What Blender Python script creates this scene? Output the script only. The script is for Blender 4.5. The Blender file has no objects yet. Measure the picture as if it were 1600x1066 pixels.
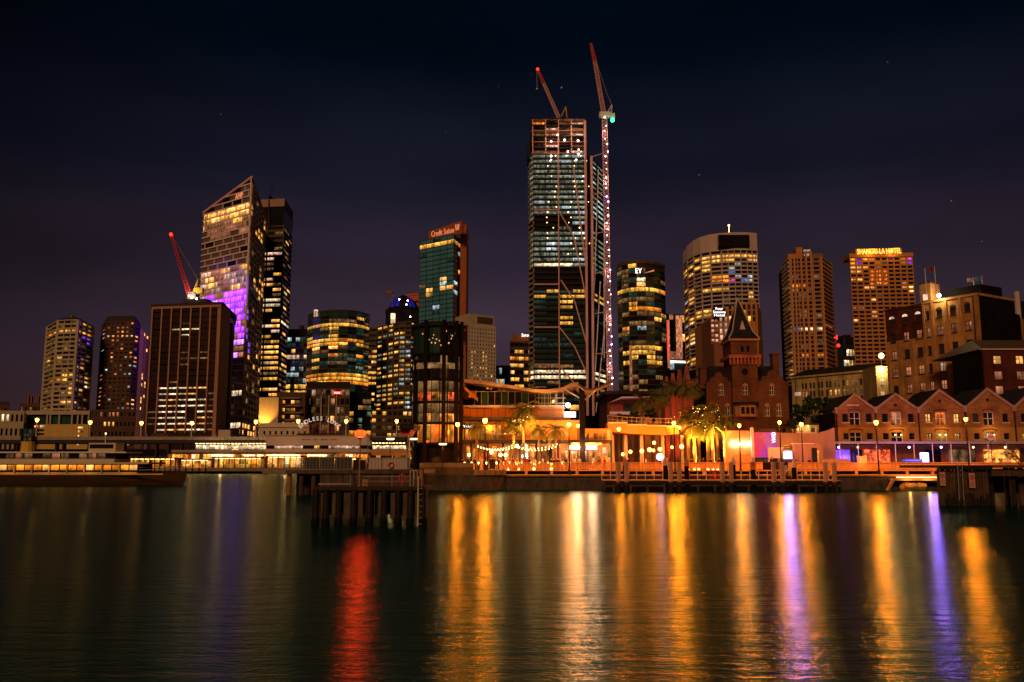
import bpy, bmesh, math, random
from mathutils import Matrix, Vector
from math import sin, cos, pi, radians, sqrt, atan2

S = bpy.context.scene
C = S.collection
rnd = random.Random(11)

# ------------------------------------------------------------------ camera
FPX = 1400.0                       # focal length in photo pixels (1600 wide)
PITCH = math.atan(197.0 / FPX)     # eye level sits at photo row 730
CAMZ = 3.0
cam_d = bpy.data.cameras.new('camera')
cam_d.sensor_width = 36.0
cam_d.lens = 36.0 * FPX / 1600.0
cam_d.clip_start = 0.5
cam_d.clip_end = 9000.0
cam = bpy.data.objects.new('camera', cam_d)
cam.location = (0, 0, CAMZ)
cam.rotation_euler = (pi / 2 + PITCH, 0, 0)
C.objects.link(cam)
S.camera = cam

# ------------------------------------------------------------------ night sky
W = bpy.data.worlds.new('World')
S.world = W
W.use_nodes = True
nt = W.node_tree
nt.nodes.clear()
wo = nt.nodes.new('ShaderNodeOutputWorld')
bg = nt.nodes.new('ShaderNodeBackground')
tc = nt.nodes.new('ShaderNodeTexCoord')
sp = nt.nodes.new('ShaderNodeSeparateXYZ')
rp = nt.nodes.new('ShaderNodeValToRGB')
nt.links.new(tc.outputs['Generated'], sp.inputs[0])
nt.links.new(sp.outputs['Z'], rp.inputs['Fac'])
# light pollution hangs over the city itself and fades sideways towards the open harbour
r2d = nt.nodes.new('ShaderNodeVectorMath'); r2d.operation = 'MULTIPLY'; r2d.inputs[1].default_value = (1, 1, 0)
nt.links.new(tc.outputs['Generated'], r2d.inputs[0])
rn = nt.nodes.new('ShaderNodeVectorMath'); rn.operation = 'NORMALIZE'; nt.links.new(r2d.outputs[0], rn.inputs[0])
dt = nt.nodes.new('ShaderNodeVectorMath'); dt.operation = 'DOT_PRODUCT'; dt.inputs[1].default_value = (.07, .9975, 0)
nt.links.new(rn.outputs[0], dt.inputs[0])
az = nt.nodes.new('ShaderNodeMapRange'); az.interpolation_type = 'SMOOTHSTEP'
az.inputs['From Min'].default_value = .72; az.inputs['From Max'].default_value = 1.0; az.inputs['To Min'].default_value = .30; az.inputs['To Max'].default_value = 1.25
nt.links.new(dt.outputs['Value'], az.inputs[0])
hz = nt.nodes.new('ShaderNodeTexNoise'); hz.inputs['Scale'].default_value = 3.2; hz.inputs['Detail'].default_value = 4
hm = nt.nodes.new('ShaderNodeMapping'); hm.inputs['Scale'].default_value = (1, 1, 2.6); nt.links.new(tc.outputs['Generated'], hm.inputs[0]); nt.links.new(hm.outputs[0], hz.inputs['Vector'])
hr = nt.nodes.new('ShaderNodeMapRange'); hr.inputs['From Min'].default_value = .3; hr.inputs['From Max'].default_value = .7; hr.inputs['To Min'].default_value = .78; hr.inputs['To Max'].default_value = 1.22
nt.links.new(hz.outputs['Fac'], hr.inputs[0])
azm = nt.nodes.new('ShaderNodeMath'); azm.operation = 'MULTIPLY'; nt.links.new(az.outputs[0], azm.inputs[0]); nt.links.new(hr.outputs[0], azm.inputs[1])
gm = nt.nodes.new('ShaderNodeMix'); gm.data_type = 'RGBA'; gm.blend_type = 'MULTIPLY'; gm.inputs['Factor'].default_value = 1
nt.links.new(rp.outputs['Color'], gm.inputs['A']); nt.links.new(azm.outputs[0], gm.inputs['B'])
cr = rp.color_ramp
cr.interpolation = 'EASE'
stops = [(0.0, (.046, .023, .024)), (.06, (.043, .022, .028)), (.14, (.034, .021, .033)),
         (.23, (.0175, .0118, .0205)), (.33, (.0055, .0062, .0135)), (.45, (.0004, .0022, .0055)), (1.0, (.0002, .0008, .0025))]
while len(cr.elements) < len(stops):
    cr.elements.new(.5)
for e, (p, c) in zip(cr.elements, stops):
    e.position = p
    e.color = (*c, 1)
# stars: tiny random points
vo = nt.nodes.new('ShaderNodeTexVoronoi')
vo.inputs['Scale'].default_value = 34.0
nt.links.new(tc.outputs['Generated'], vo.inputs['Vector'])
lt = nt.nodes.new('ShaderNodeMath'); lt.operation = 'LESS_THAN'; lt.inputs[1].default_value = .030
nt.links.new(vo.outputs['Distance'], lt.inputs[0])
sc_ = nt.nodes.new('ShaderNodeSeparateColor')
nt.links.new(vo.outputs['Color'], sc_.inputs[0])
pw = nt.nodes.new('ShaderNodeMath'); pw.operation = 'POWER'; pw.inputs[1].default_value = 5.0
nt.links.new(sc_.outputs[0], pw.inputs[0])
ml = nt.nodes.new('ShaderNodeMath'); ml.operation = 'MULTIPLY'
nt.links.new(lt.outputs[0], ml.inputs[0]); nt.links.new(pw.outputs[0], ml.inputs[1])
ad = nt.nodes.new('ShaderNodeMix'); ad.data_type = 'RGBA'; ad.blend_type = 'ADD'
ad.inputs['Factor'].default_value = 1.0
st = nt.nodes.new('ShaderNodeMix'); st.data_type = 'RGBA'
nt.links.new(ml.outputs[0], st.inputs['Factor'])
st.inputs['A'].default_value = (0, 0, 0, 1); st.inputs['B'].default_value = (.34, .33, .36, 1)
nt.links.new(gm.outputs['Result'], ad.inputs['A']); nt.links.new(st.outputs['Result'], ad.inputs['B'])
nt.links.new(ad.outputs['Result'], bg.inputs['Color'])
bg.inputs['Strength'].default_value = 1.0
nt.links.new(bg.outputs[0], wo.inputs[0])

# ------------------------------------------------------------------ added warm fill from behind the camera, for city glow on the facades
sun_d = bpy.data.lights.new('city_glow_fill', 'SUN')
sun_d.energy = 1.2
sun_d.angle = radians(12)
sun_d.color = (1.0, .54, .27)
sun = bpy.data.objects.new('city_glow_fill', sun_d)
sun.rotation_euler = Vector((.24, .90, -.46)).to_track_quat('-Z', 'Y').to_euler()
C.objects.link(sun)

S.view_settings.view_transform = 'Standard'
S.view_settings.look = 'None'
S.view_settings.exposure = 0.0
S.view_settings.gamma = 1.0
S.render.engine = 'CYCLES'
cy = S.cycles
cy.use_denoising = True
cy.max_bounces = 5
cy.diffuse_bounces = 2
cy.glossy_bounces = 3
cy.transmission_bounces = 4
cy.transparent_max_bounces = 6
cy.sample_clamp_indirect = 4.0
cy.sample_clamp_direct = 0.0
cy.caustics_reflective = False
cy.caustics_refractive = False
cy.use_light_tree = True

# ------------------------------------------------------------------ picture -> place
_c, _s = cos(PITCH), sin(PITCH)
def at(px, py, Y):
    u = (px - 800.0) / FPX; v = (533.0 - py) / FPX
    t = Y / (_c - v * _s)
    return Vector((u * t, Y, CAMZ + (_s + v * _c) * t))
def X(px, Y, py=690): return at(px, py, Y).x
def Z(py, Y): return at(800, py, Y).z

# ------------------------------------------------------------------ materials
MATS = {}
def _coords(nt):
    g = nt.nodes.new('ShaderNodeNewGeometry')
    return g.outputs['Position']
def mat(key, col, rough=.75, met=0.0, var=.3, scale=.6, bump=0.0, bscale=6.0, spec=.10):
    m = bpy.data.materials.new(key); m.use_nodes = True
    nt = m.node_tree; p = nt.nodes['Principled BSDF']
    p.inputs['Roughness'].default_value = rough
    p.inputs['Metallic'].default_value = met
    p.inputs['Specular IOR Level'].default_value = spec
    pos = _coords(nt)
    n = nt.nodes.new('ShaderNodeTexNoise'); n.inputs['Scale'].default_value = scale
    n.inputs['Detail'].default_value = 5; n.inputs['Roughness'].default_value = .65
    mp = nt.nodes.new('ShaderNodeMapping'); mp.inputs['Scale'].default_value = (1, 1, .45)
    nt.links.new(pos, mp.inputs[0]); nt.links.new(mp.outputs[0], n.inputs['Vector'])
    r = nt.nodes.new('ShaderNodeMapRange')
    r.inputs['From Min'].default_value = .25; r.inputs['From Max'].default_value = .75
    r.inputs['To Min'].default_value = 1 - var; r.inputs['To Max'].default_value = 1 + var
    nt.links.new(n.outputs['Fac'], r.inputs[0])
    mx = nt.nodes.new('ShaderNodeMix'); mx.data_type = 'RGBA'; mx.blend_type = 'MULTIPLY'
    mx.inputs['Factor'].default_value = 1
    mx.inputs['A'].default_value = (*col, 1)
    nt.links.new(r.outputs[0], mx.inputs['B'])
    nt.links.new(mx.outputs['Result'], p.inputs['Base Color'])
    if bump:
        b = nt.nodes.new('ShaderNodeTexNoise'); b.inputs['Scale'].default_value = bscale; b.inputs['Detail'].default_value = 4
        nt.links.new(pos, b.inputs['Vector'])
        bn = nt.nodes.new('ShaderNodeBump'); bn.inputs['Strength'].default_value = bump; bn.inputs['Distance'].default_value = .05
        nt.links.new(b.outputs['Fac'], bn.inputs['Height']); nt.links.new(bn.outputs[0], p.inputs['Normal'])
    MATS[key] = m
    return m
def brick(key, c1, c2, mortar, bw=.9, bh=.32, rough=.85, var=.35):
    m = mat(key, c1, rough, var=var + .15, scale=.42)
    nt = m.node_tree; p = nt.nodes['Principled BSDF']
    pos = _coords(nt)
    s = nt.nodes.new('ShaderNodeSeparateXYZ'); nt.links.new(pos, s.inputs[0])
    a = nt.nodes.new('ShaderNodeMath'); a.operation = 'ADD'
    nt.links.new(s.outputs['X'], a.inputs[0]); nt.links.new(s.outputs['Y'], a.inputs[1])
    cb = nt.nodes.new('ShaderNodeCombineXYZ'); nt.links.new(a.outputs[0], cb.inputs['X']); nt.links.new(s.outputs['Z'], cb.inputs['Y'])
    t = nt.nodes.new('ShaderNodeTexBrick'); nt.links.new(cb.outputs[0], t.inputs['Vector'])
    t.inputs['Color1'].default_value = (*c1, 1); t.inputs['Color2'].default_value = (*c2, 1); t.inputs['Mortar'].default_value = (*mortar, 1)
    t.inputs['Scale'].default_value = 1.0; t.inputs['Brick Width'].default_value = bw; t.inputs['Row Height'].default_value = bh
    t.inputs['Mortar Size'].default_value = .02
    mx = [n for n in nt.nodes if n.bl_idname == 'ShaderNodeMix'][0]
    nt.links.new(t.outputs['Color'], mx.inputs['A'])
    bn = nt.nodes.new('ShaderNodeBump'); bn.inputs['Strength'].default_value = .4; bn.inputs['Distance'].default_value = .02
    nt.links.new(t.outputs['Fac'], bn.inputs['Height']); bn.invert = True
    nt.links.new(bn.outputs[0], p.inputs['Normal'])
    return m
def lit(key, col, strength, scale=.7, lo=.3, hi=1.5, sample=False, rlo=.5, rhi=1.25, base=(.02, .02, .02), cell=1.5):
    """a lit window: light from the room behind, uneven with what stands inside; each window its own brightness"""
    m = bpy.data.materials.new(key); m.use_nodes = True
    nt = m.node_tree; p = nt.nodes['Principled BSDF']
    p.inputs['Base Color'].default_value = (*base, 1)
    p.inputs['Roughness'].default_value = .15
    p.inputs['Emission Color'].default_value = (*col, 1)
    pos = _coords(nt)
    n = nt.nodes.new('ShaderNodeTexNoise'); n.inputs['Scale'].default_value = scale; n.inputs['Detail'].default_value = 3
    n.inputs['Roughness'].default_value = .7
    nt.links.new(pos, n.inputs['Vector'])
    r = nt.nodes.new('ShaderNodeMapRange')
    r.inputs['From Min'].default_value = .33; r.inputs['From Max'].default_value = .68
    r.inputs['To Min'].default_value = lo; r.inputs['To Max'].default_value = hi
    nt.links.new(n.outputs['Fac'], r.inputs[0])
    oi = nt.nodes.new('ShaderNodeObjectInfo')
    r2 = nt.nodes.new('ShaderNodeMapRange'); r2.inputs['To Min'].default_value = rlo * strength; r2.inputs['To Max'].default_value = rhi * strength
    nt.links.new(oi.outputs['Random'], r2.inputs[0])
    mm = nt.nodes.new('ShaderNodeMath'); mm.operation = 'MULTIPLY'
    nt.links.new(r.outputs[0], mm.inputs[0]); nt.links.new(r2.outputs[0], mm.inputs[1])
    # rooms and blinds behind the glass: steps of brightness from one narrow bay to the next
    mp = nt.nodes.new('ShaderNodeMapping'); mp.inputs['Scale'].default_value = (1 / cell, .83 / cell, .34 / cell)
    nt.links.new(pos, mp.inputs[0])
    fl = nt.nodes.new('ShaderNodeVectorMath'); fl.operation = 'FLOOR'; nt.links.new(mp.outputs[0], fl.inputs[0])
    wn = nt.nodes.new('ShaderNodeTexWhiteNoise'); wn.noise_dimensions = '3D'; nt.links.new(fl.outputs[0], wn.inputs['Vector'])
    r3 = nt.nodes.new('ShaderNodeMapRange'); r3.inputs['To Min'].default_value = .28; r3.inputs['To Max'].default_value = 1.55
    nt.links.new(wn.outputs['Value'], r3.inputs[0])
    m3 = nt.nodes.new('ShaderNodeMath'); m3.operation = 'MULTIPLY'
    nt.links.new(mm.outputs[0], m3.inputs[0]); nt.links.new(r3.outputs[0], m3.inputs[1])
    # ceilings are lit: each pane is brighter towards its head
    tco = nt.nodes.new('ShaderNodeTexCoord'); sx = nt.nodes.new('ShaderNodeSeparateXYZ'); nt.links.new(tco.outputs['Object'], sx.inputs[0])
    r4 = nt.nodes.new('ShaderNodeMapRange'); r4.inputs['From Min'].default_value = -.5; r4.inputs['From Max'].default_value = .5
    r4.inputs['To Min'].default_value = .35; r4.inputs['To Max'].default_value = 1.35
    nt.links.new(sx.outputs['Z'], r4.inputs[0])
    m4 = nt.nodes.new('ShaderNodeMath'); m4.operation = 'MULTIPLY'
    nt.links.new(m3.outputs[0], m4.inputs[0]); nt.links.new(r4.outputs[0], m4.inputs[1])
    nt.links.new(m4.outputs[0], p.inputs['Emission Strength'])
    m.cycles.emission_sampling = 'AUTO' if sample else 'NONE'
    MATS[key] = m
    return m
def glow(key, col, strength, sample=False):
    m = bpy.data.materials.new(key); m.use_nodes = True
    p = m.node_tree.nodes['Principled BSDF']
    p.inputs['Base Color'].default_value = (.02, .02, .02, 1)
    p.inputs['Emission Color'].default_value = (*col, 1)
    p.inputs['Emission Strength'].default_value = strength
    if key.startswith('bulb'):
        # clear globe round the source: it glows and lets the lamp inside shine out
        nt = m.node_tree; nt.nodes.remove(p)
        e = nt.nodes.new('ShaderNodeEmission'); e.inputs['Color'].default_value = (*col, 1); e.inputs['Strength'].default_value = strength
        t = nt.nodes.new('ShaderNodeBsdfTransparent'); a = nt.nodes.new('ShaderNodeAddShader')
        nt.links.new(e.outputs[0], a.inputs[0]); nt.links.new(t.outputs[0], a.inputs[1]); nt.links.new(a.outputs[0], nt.nodes['Material Output'].inputs[0])
    m.cycles.emission_sampling = 'AUTO' if sample else 'NONE'
    MATS[key] = m
    return m
def glass(key, col, rough=.12, spec=.6, var=.5):
    m = mat(key, col, rough, 0, var, .08, spec=spec)
    return m

# stone, concrete, brick, metal
mat('concrete', (.30, .25, .21), .85, var=.35, scale=.8, bump=.3)
mat('wet_concrete', (.085, .058, .038), .6, var=.6, scale=1.4, bump=.5)
mat('dark_concrete', (.045, .033, .026), .8, var=.4)
mat('pale_stone', (.52, .44, .34), .8, var=.15, scale=.3)
mat('beige_render', (.42, .35, .22), .8, var=.15, scale=.3)
mat('yellow_render', (.56, .36, .10), .8, var=.12, scale=.2)
mat('pink_concrete', (.52, .40, .34), .75, var=.10, scale=.2)
mat('brown_panel', (.26, .10, .05), .6, var=.15, scale=.1)
mat('brown_frame', (.40, .20, .12), .6, var=.15, scale=.1)
mat('orange_stone', (.50, .22, .07), .75, var=.15, scale=.2)
mat('red_panel', (.55, .12, .06), .7, var=.15, scale=.2)
mat('rust_blade', (.36, .10, .03), .6, var=.15, scale=.1)
mat('white_frame', (.80, .64, .56), .6, var=.08, scale=.2)
mat('cream', (.55, .45, .32), .8, var=.12, scale=.3)
mat('dark_grid', (.09, .045, .03), .7, var=.2, scale=.2)
mat('black_metal', (.010, .008, .008), .8, var=.3, spec=.03)
mat('dark_metal', (.028, .022, .02), .75, var=.3, spec=.05)
mat('bronze', (.10, .062, .032), .6, var=.25)
mat('grey_metal', (.28, .26, .25), .6, var=.2)
mat('pink_steel', (.72, .40, .36), .6, var=.12)
mat('red_paint', (.55, .05, .04), .5, var=.15)
mat('white_paint', (.70, .66, .62), .55, var=.12)
mat('yellow_paint', (.60, .36, .05), .5, var=.15)
mat('slate', (.022, .018, .018), .75, var=.4, scale=1.5, bump=.4)
mat('timber', (.085, .05, .03), .85, var=.6, scale=2.2, bump=.6)
mat('wet_timber', (.022, .016, .012), .55, var=.6, scale=2.5, bump=.6)
mat('deck_timber', (.50, .26, .09), .8, var=.35, scale=2.0, bump=.3)
mat('pile_top', (.55, .29, .18), .7, var=.18, scale=1.5)
mat('paving', (.24, .18, .12), .8, var=.3, scale=.8)
mat('earth', (.05, .045, .035), .95, var=.4)
mat('asphalt', (.05, .05, .05), .9, var=.3)
mat('sandstone', (.38, .19, .065), .85, var=.35, scale=.6, bump=.4)
mat('orange_wall', (.55, .24, .07), .8, var=.2, scale=.3)
mat('warm_wall', (.60, .32, .12), .8, var=.3, scale=.8)
mat('dim_render', (.24, .15, .11), .8, var=.3, scale=.5)
mat('worn_trim', (.34, .22, .15), .8, var=.35, scale=1.2)
mat('cloth_dark', (.02, .02, .025), .9, var=.2)
mat('cloth_red', (.22, .03, .025), .9, var=.2)
mat('cloth_pale', (.45, .40, .36), .9, var=.2)
mat('skin', (.45, .26, .18), .6, var=.05)
mat('palm_leaf', (.12, .12, .03), .6, var=.5, scale=1.5)
mat('leaf', (.035, .07, .022), .6, var=.6, scale=1.2)
mat('bark', (.16, .105, .06), .9, var=.4, scale=2, bump=.5)
mat('ferry_cream', (.55, .46, .30), .45, var=.1)
mat('ferry_green', (.06, .034, .015), .4, var=.2)
brick('brick_dark', (.14, .050, .022), (.10, .036, .018), (.11, .06, .038))
brick('brick_red', (.36, .10, .05), (.28, .08, .045), (.26, .13, .09))
brick('brick_maroon', (.095, .022, .016), (.075, .018, .014), (.08, .03, .02))
brick('brick_ochre', (.44, .21, .065), (.38, .18, .055), (.34, .19, .08))
brick('brick_shed', (.30, .135, .042), (.20, .085, .03), (.24, .13, .055))
brick('stone_block', (.44, .30, .12), (.39, .27, .11), (.32, .22, .10), 1.6, .6)
# glass
glass('glass_dark', (.012, .012, .013))
glass('glass_brown', (.030, .013, .008), .25)
glass('glass_teal', (.06, .21, .28), .22, .7, .3)
glass('glass_green', (.016, .055, .042), .18)
glass('glass_plum', (.17, .11, .12), .3, .3, .2)
glass('glass_grey', (.05, .048, .045), .25, .4)
# lit windows
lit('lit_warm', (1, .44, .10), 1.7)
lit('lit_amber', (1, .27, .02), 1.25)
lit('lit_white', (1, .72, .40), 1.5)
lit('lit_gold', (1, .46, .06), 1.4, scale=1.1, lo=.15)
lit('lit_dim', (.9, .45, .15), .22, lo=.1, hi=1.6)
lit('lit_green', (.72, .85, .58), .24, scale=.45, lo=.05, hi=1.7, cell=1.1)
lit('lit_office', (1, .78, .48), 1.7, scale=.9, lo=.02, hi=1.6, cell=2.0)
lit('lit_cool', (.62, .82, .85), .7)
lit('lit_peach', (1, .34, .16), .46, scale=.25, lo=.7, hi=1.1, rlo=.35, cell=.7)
lit('lit_rose', (1, .56, .38), .9, scale=.35, lo=.5, hi=1.2)
lit('lit_orange', (1, .17, .015), 1.2, cell=.8)
lit('lit_purple', (.13, .014, .80), 13.0, scale=.22, lo=.4, hi=1.5, sample=True)
lit('lit_indigo', (.20, .05, .85), 1.2, scale=.22, lo=.4, hi=1.5)
lit('lit_violet', (.45, .16, 1.0), 3.2, scale=.3, lo=.5, hi=1.6)
lit('lit_magenta', (.9, .05, .6), .9)
lit('lit_blue', (.05, .28, .9), .8)
lit('lit_teal', (.04, .22, .17), .16, lo=.1, hi=1.6)
lit('lit_bar', (1, .33, .05), .8, scale=1.6, lo=.02, hi=2.0, cell=.5)
lit('lit_barred', (1, .12, .03), .8, scale=1.9, lo=.02, hi=2.0, cell=.45)
glow('bulb_sodium', (1, .40, .05), 7)
glow('bulb_warm', (1, .50, .12), 6)
glow('bulb_white', (1, .88, .74), 14)
glow('bulb_small', (1, .60, .22), 3.2)
glow('bulb_pink', (1, .74, .68), 5)
glow('bulb_red', (1, .018, .003), 3.2)
glow('bulb_green', (.015, 1, .32), 5)
glow('bulb_violet', (.60, .34, 1), 9)
glow('sign_white', (1, .90, .84), 2.6)
glow('sign_yellow', (1, .50, .06), 2.2)
glow('sign_orange', (1, .30, .14), .75)
glow('sign_pale', (.95, .62, .50), .9)
glow('sign_red', (1, .04, .03), 1.6)
glow('screen_violet', (.66, .42, 1), 7, True)
glow('screen_white', (1, .80, .82), 3)
glow('panel_magenta', (.80, .012, .10), .8)
glow('panel_purple', (.36, .02, .52), .8)
glow('strip_blue', (.03, .10, .9), 1.2)
glow('dome_blue', (.02, .03, .9), .22)

# ------------------------------------------------------------------ building blocks
T = Matrix.Identity(4)
def frame(A, B):
    """local frame of a wall: x along A->B (left to right seen from outside), y into the building, z up"""
    global T
    A = Vector((A[0], A[1], 0)); B = Vector((B[0], B[1], 0))
    u = (B - A).normalized(); n = Vector((-u.y, u.x, 0))
    T = Matrix(((u.x, n.x, 0, A.x), (u.y, n.y, 0, A.y), (0, 0, 1, 0), (0, 0, 0, 1)))
    return (B - A).length
def unframe():
    global T
    T = Matrix.Identity(4)

def link(o, parent=None):
    if parent is not None and parent.name not in WORLD:
        return link_sub(o, parent)
    C.objects.link(o)
    if parent is not None:
        o.parent = parent
        o.matrix_parent_inverse = Matrix.Translation(-WORLD[parent.name])
    return o
WORLD = {}
def thing(name, label, cat, loc, group=None, kind=None):
    o = bpy.data.objects.new(name, None); C.objects.link(o)
    o.location = loc; o.empty_display_size = .5
    WORLD[o.name] = Vector(loc)
    o['label'] = label; o['category'] = cat
    if group: o['group'] = group
    if kind: o['kind'] = kind
    return o
def tag(o, label=None, cat=None, group=None, kind=None):
    if label: o['label'] = label
    if cat: o['category'] = cat
    if group: o['group'] = group
    if kind: o['kind'] = kind
    return o

class MB:
    def __init__(s): s.v = []; s.f = []
    def poly(s, pts):
        b = len(s.v); s.v += [tuple(p) for p in pts]; s.f.append(tuple(range(b, b + len(pts))))
    def add(s, vs, fs):
        b = len(s.v); s.v += [tuple(p) for p in vs]; s.f += [tuple(b + i for i in f) for f in fs]
    def box(s, x0, x1, y0, y1, z0, z1):
        s.add([(x0, y0, z0), (x1, y0, z0), (x1, y1, z0), (x0, y1, z0), (x0, y0, z1), (x1, y0, z1), (x1, y1, z1), (x0, y1, z1)],
              [(0, 3, 2, 1), (4, 5, 6, 7), (0, 1, 5, 4), (1, 2, 6, 5), (2, 3, 7, 6), (3, 0, 4, 7)])
    def prism(s, poly, z0, z1):
        """poly: CCW plan; z1 number or one height per point"""
        n = len(poly); zt = z1 if isinstance(z1, (list, tuple)) else [z1] * n
        s.add([(p[0], p[1], z0) for p in poly] + [(p[0], p[1], z) for p, z in zip(poly, zt)],
              [tuple(range(n - 1, -1, -1)), tuple(range(n, 2 * n))] + [(i, (i + 1) % n, n + (i + 1) % n, n + i) for i in range(n)])
    def xprism(s, prof, y0, y1):
        """prof: (x, z) outline swept along y"""
        n = len(prof)
        s.add([(p[0], y0, p[1]) for p in prof] + [(p[0], y1, p[1]) for p in prof],
              [tuple(range(n)), tuple(range(2 * n - 1, n - 1, -1))] + [((i + 1) % n, i, n + i, n + (i + 1) % n) for i in range(n)])
    def tube(s, p, q, r, r2=None, n=6, caps=True):
        p = Vector(p); q = Vector(q); r2 = r if r2 is None else r2
        d = (q - p)
        if d.length < 1e-6: return
        d.normalize(); a = d.orthogonal().normalized(); b = d.cross(a)
        vs = [p + (a * cos(2 * pi * i / n) + b * sin(2 * pi * i / n)) * r for i in range(n)] + \
             [q + (a * cos(2 * pi * i / n) + b * sin(2 * pi * i / n)) * r2 for i in range(n)]
        fs = [(i, (i + 1) % n, n + (i + 1) % n, n + i) for i in range(n)]
        if caps: fs += [tuple(range(n - 1, -1, -1)), tuple(range(n, 2 * n))]
        s.add(vs, fs)
    def path(s, pts, r, n=5):
        for a, b in zip(pts, pts[1:]): s.tube(a, b, r, n=n)
    def lathe(s, prof, c=(0, 0, 0), n=12):
        """prof: (radius, z) from bottom to top"""
        b = len(s.v)
        for (r, z) in prof:
            for i in range(n):
                a = 2 * pi * i / n
                s.v.append((c[0] + r * cos(a), c[1] + r * sin(a), c[2] + z))
        for k in range(len(prof) - 1):
            for i in range(n):
                j = (i + 1) % n
                s.f.append((b + k * n + i, b + k * n + j, b + (k + 1) * n + j, b + (k + 1) * n + i))
        s.f.append(tuple(b + i for i in range(n - 1, -1, -1)))
        s.f.append(tuple(b + (len(prof) - 1) * n + i for i in range(n)))
    def ball(s, c, r, n=8, m=6):
        s.lathe([(max(r * sin(pi * k / m), r * .02), -r * cos(pi * k / m)) for k in range(m + 1)], c, n)
    def build(s, name, mkey, parent=None, smooth=False):
        me = bpy.data.meshes.new(name)
        vs = s.v
        if T != Matrix.Identity(4):
            vs = [tuple(T @ Vector(p)) for p in vs]
        me.from_pydata(vs, [], s.f)
        me.materials.append(MATS[mkey])
        if smooth: me.shade_smooth()
        me.update()
        o = bpy.data.objects.new(name, me)
        if parent is None:
            # put the origin at the base of the mesh
            xs = [p[0] for p in vs]; ys = [p[1] for p in vs]; zs = [p[2] for p in vs]
            c = Vector(((min(xs) + max(xs)) / 2, (min(ys) + max(ys)) / 2, min(zs)))
            me.transform(Matrix.Translation(-c)); o.location = c
            C.objects.link(o); WORLD[o.name] = c
        else:
            link(o, parent)
        return o
CUBES = {}
def cube(mkey):
    if mkey not in CUBES:
        m = MB(); m.box(-.5, .5, -.5, .5, -.5, .5)
        me = bpy.data.meshes.new('block_' + mkey); me.from_pydata(m.v, [], m.f); me.materials.append(MATS[mkey]); me.update()
        CUBES[mkey] = me
    return CUBES[mkey]
def block(name, mkey, parent, x0, x1, y0, y1, z0, z1):
    o = bpy.data.objects.new(name, cube(mkey))
    o.matrix_local = T @ Matrix.Translation(((x0 + x1) / 2, (y0 + y1) / 2, (z0 + z1) / 2)) @ Matrix.Diagonal((x1 - x0, y1 - y0, z1 - z0, 1))
    return link(o, parent)
BASIS = {}
def sub(parent_part):
    """let a part carry sub-parts: children keep their world place"""
    pp = parent_part.parent
    m = parent_part.matrix_basis.copy()
    w = (Matrix.Translation(WORLD[pp.name]) if pp.name in WORLD else Matrix.Identity(4)) @ parent_part.matrix_parent_inverse @ m
    BASIS[parent_part.name] = w.inverted()
    return parent_part
def link_sub(o, part):
    if part.name not in BASIS: sub(part)
    C.objects.link(o); o.parent = part; o.matrix_parent_inverse = BASIS[part.name]
    return o
def build_sub(mb, name, mkey, part):
    me = bpy.data.meshes.new(name)
    me.from_pydata([tuple(T @ Vector(p)) for p in mb.v], [], mb.f); me.materials.append(MATS[mkey]); me.update()
    return link_sub(bpy.data.objects.new(name, me), part)

def point(parent, loc, power, col, radius=.25, name='lamp_light'):
    if name in ('downlight', 'soffit_light'):      # these shine down only
        return spot(parent, loc, (loc[0], loc[1] + .001, loc[2] - 3), power, col, 150, radius, name)
    d = bpy.data.lights.new(name, 'POINT'); d.energy = power; d.color = col; d.shadow_soft_size = radius
    o = bpy.data.objects.new(name, d); o.location = loc
    link(o, parent)
    return o
def spot(parent, loc, to, power, col, size=60, radius=.3, name='floodlight_beam'):
    d = bpy.data.lights.new(name, 'SPOT'); d.energy = power; d.color = col; d.shadow_soft_size = radius
    d.spot_size = radians(size); d.spot_blend = .6
    o = bpy.data.objects.new(name, d); o.location = loc
    o.rotation_euler = (Vector(to) - Vector(loc)).to_track_quat('-Z', 'Y').to_euler()
    link(o, parent)
    return o

TEXTS = {}
def letters(s, size, mkey, depth=.05):
    """lettering as a solid mesh, baseline at z=0, centred on x, facing -y"""
    k = (s, round(size, 3), mkey)
    if k in TEXTS: return TEXTS[k]
    cu = bpy.data.curves.new('lettering', 'FONT'); cu.body = s; cu.size = size; cu.extrude = depth; cu.align_x = 'CENTER'
    cu.resolution_u = 2
    o = bpy.data.objects.new('lettering', cu); C.objects.link(o)
    dg = bpy.context.evaluated_depsgraph_get()
    me = bpy.data.meshes.new_from_object(o.evaluated_get(dg))
    bpy.data.objects.remove(o); bpy.data.curves.remove(cu)
    me.transform(Matrix.Rotation(pi / 2, 4, 'X'))
    me.materials.clear(); me.materials.append(MATS[mkey]); me.name = 'lettering'
    TEXTS[k] = me
    return me
def sign_text(parent, s, x, y, z, size, mkey, width=None, roty=0.0, name='lettering', depth=.05, sub_of=None):
    me = letters(s, size, mkey, depth)
    w = max(v.co.x for v in me.vertices) - min(v.co.x for v in me.vertices)
    sx = width / w if width else 1
    o = bpy.data.objects.new(name, me)
    o.matrix_local = T @ Matrix.Translation((x, y, z)) @ Matrix.Rotation(roty, 4, 'Y') @ Matrix.Diagonal((sx, 1, 1, 1))
    if sub_of is not None: return link_sub(o, sub_of)
    return link(o, parent)

def inset(poly, d):
    n = len(poly); out = []
    for i in range(n):
        p0, p1, p2 = Vector(poly[i - 1][:2]), Vector(poly[i][:2]), Vector(poly[(i + 1) % n][:2])
        a = (p1 - p0).normalized(); b = (p2 - p1).normalized()
        na = Vector((-a.y, a.x)); nb = Vector((-b.y, b.x))
        m = na + nb
        k = max(m.dot(na), .35)
        out.append(tuple(p1 + m * (d / k)))
    return out

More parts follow.
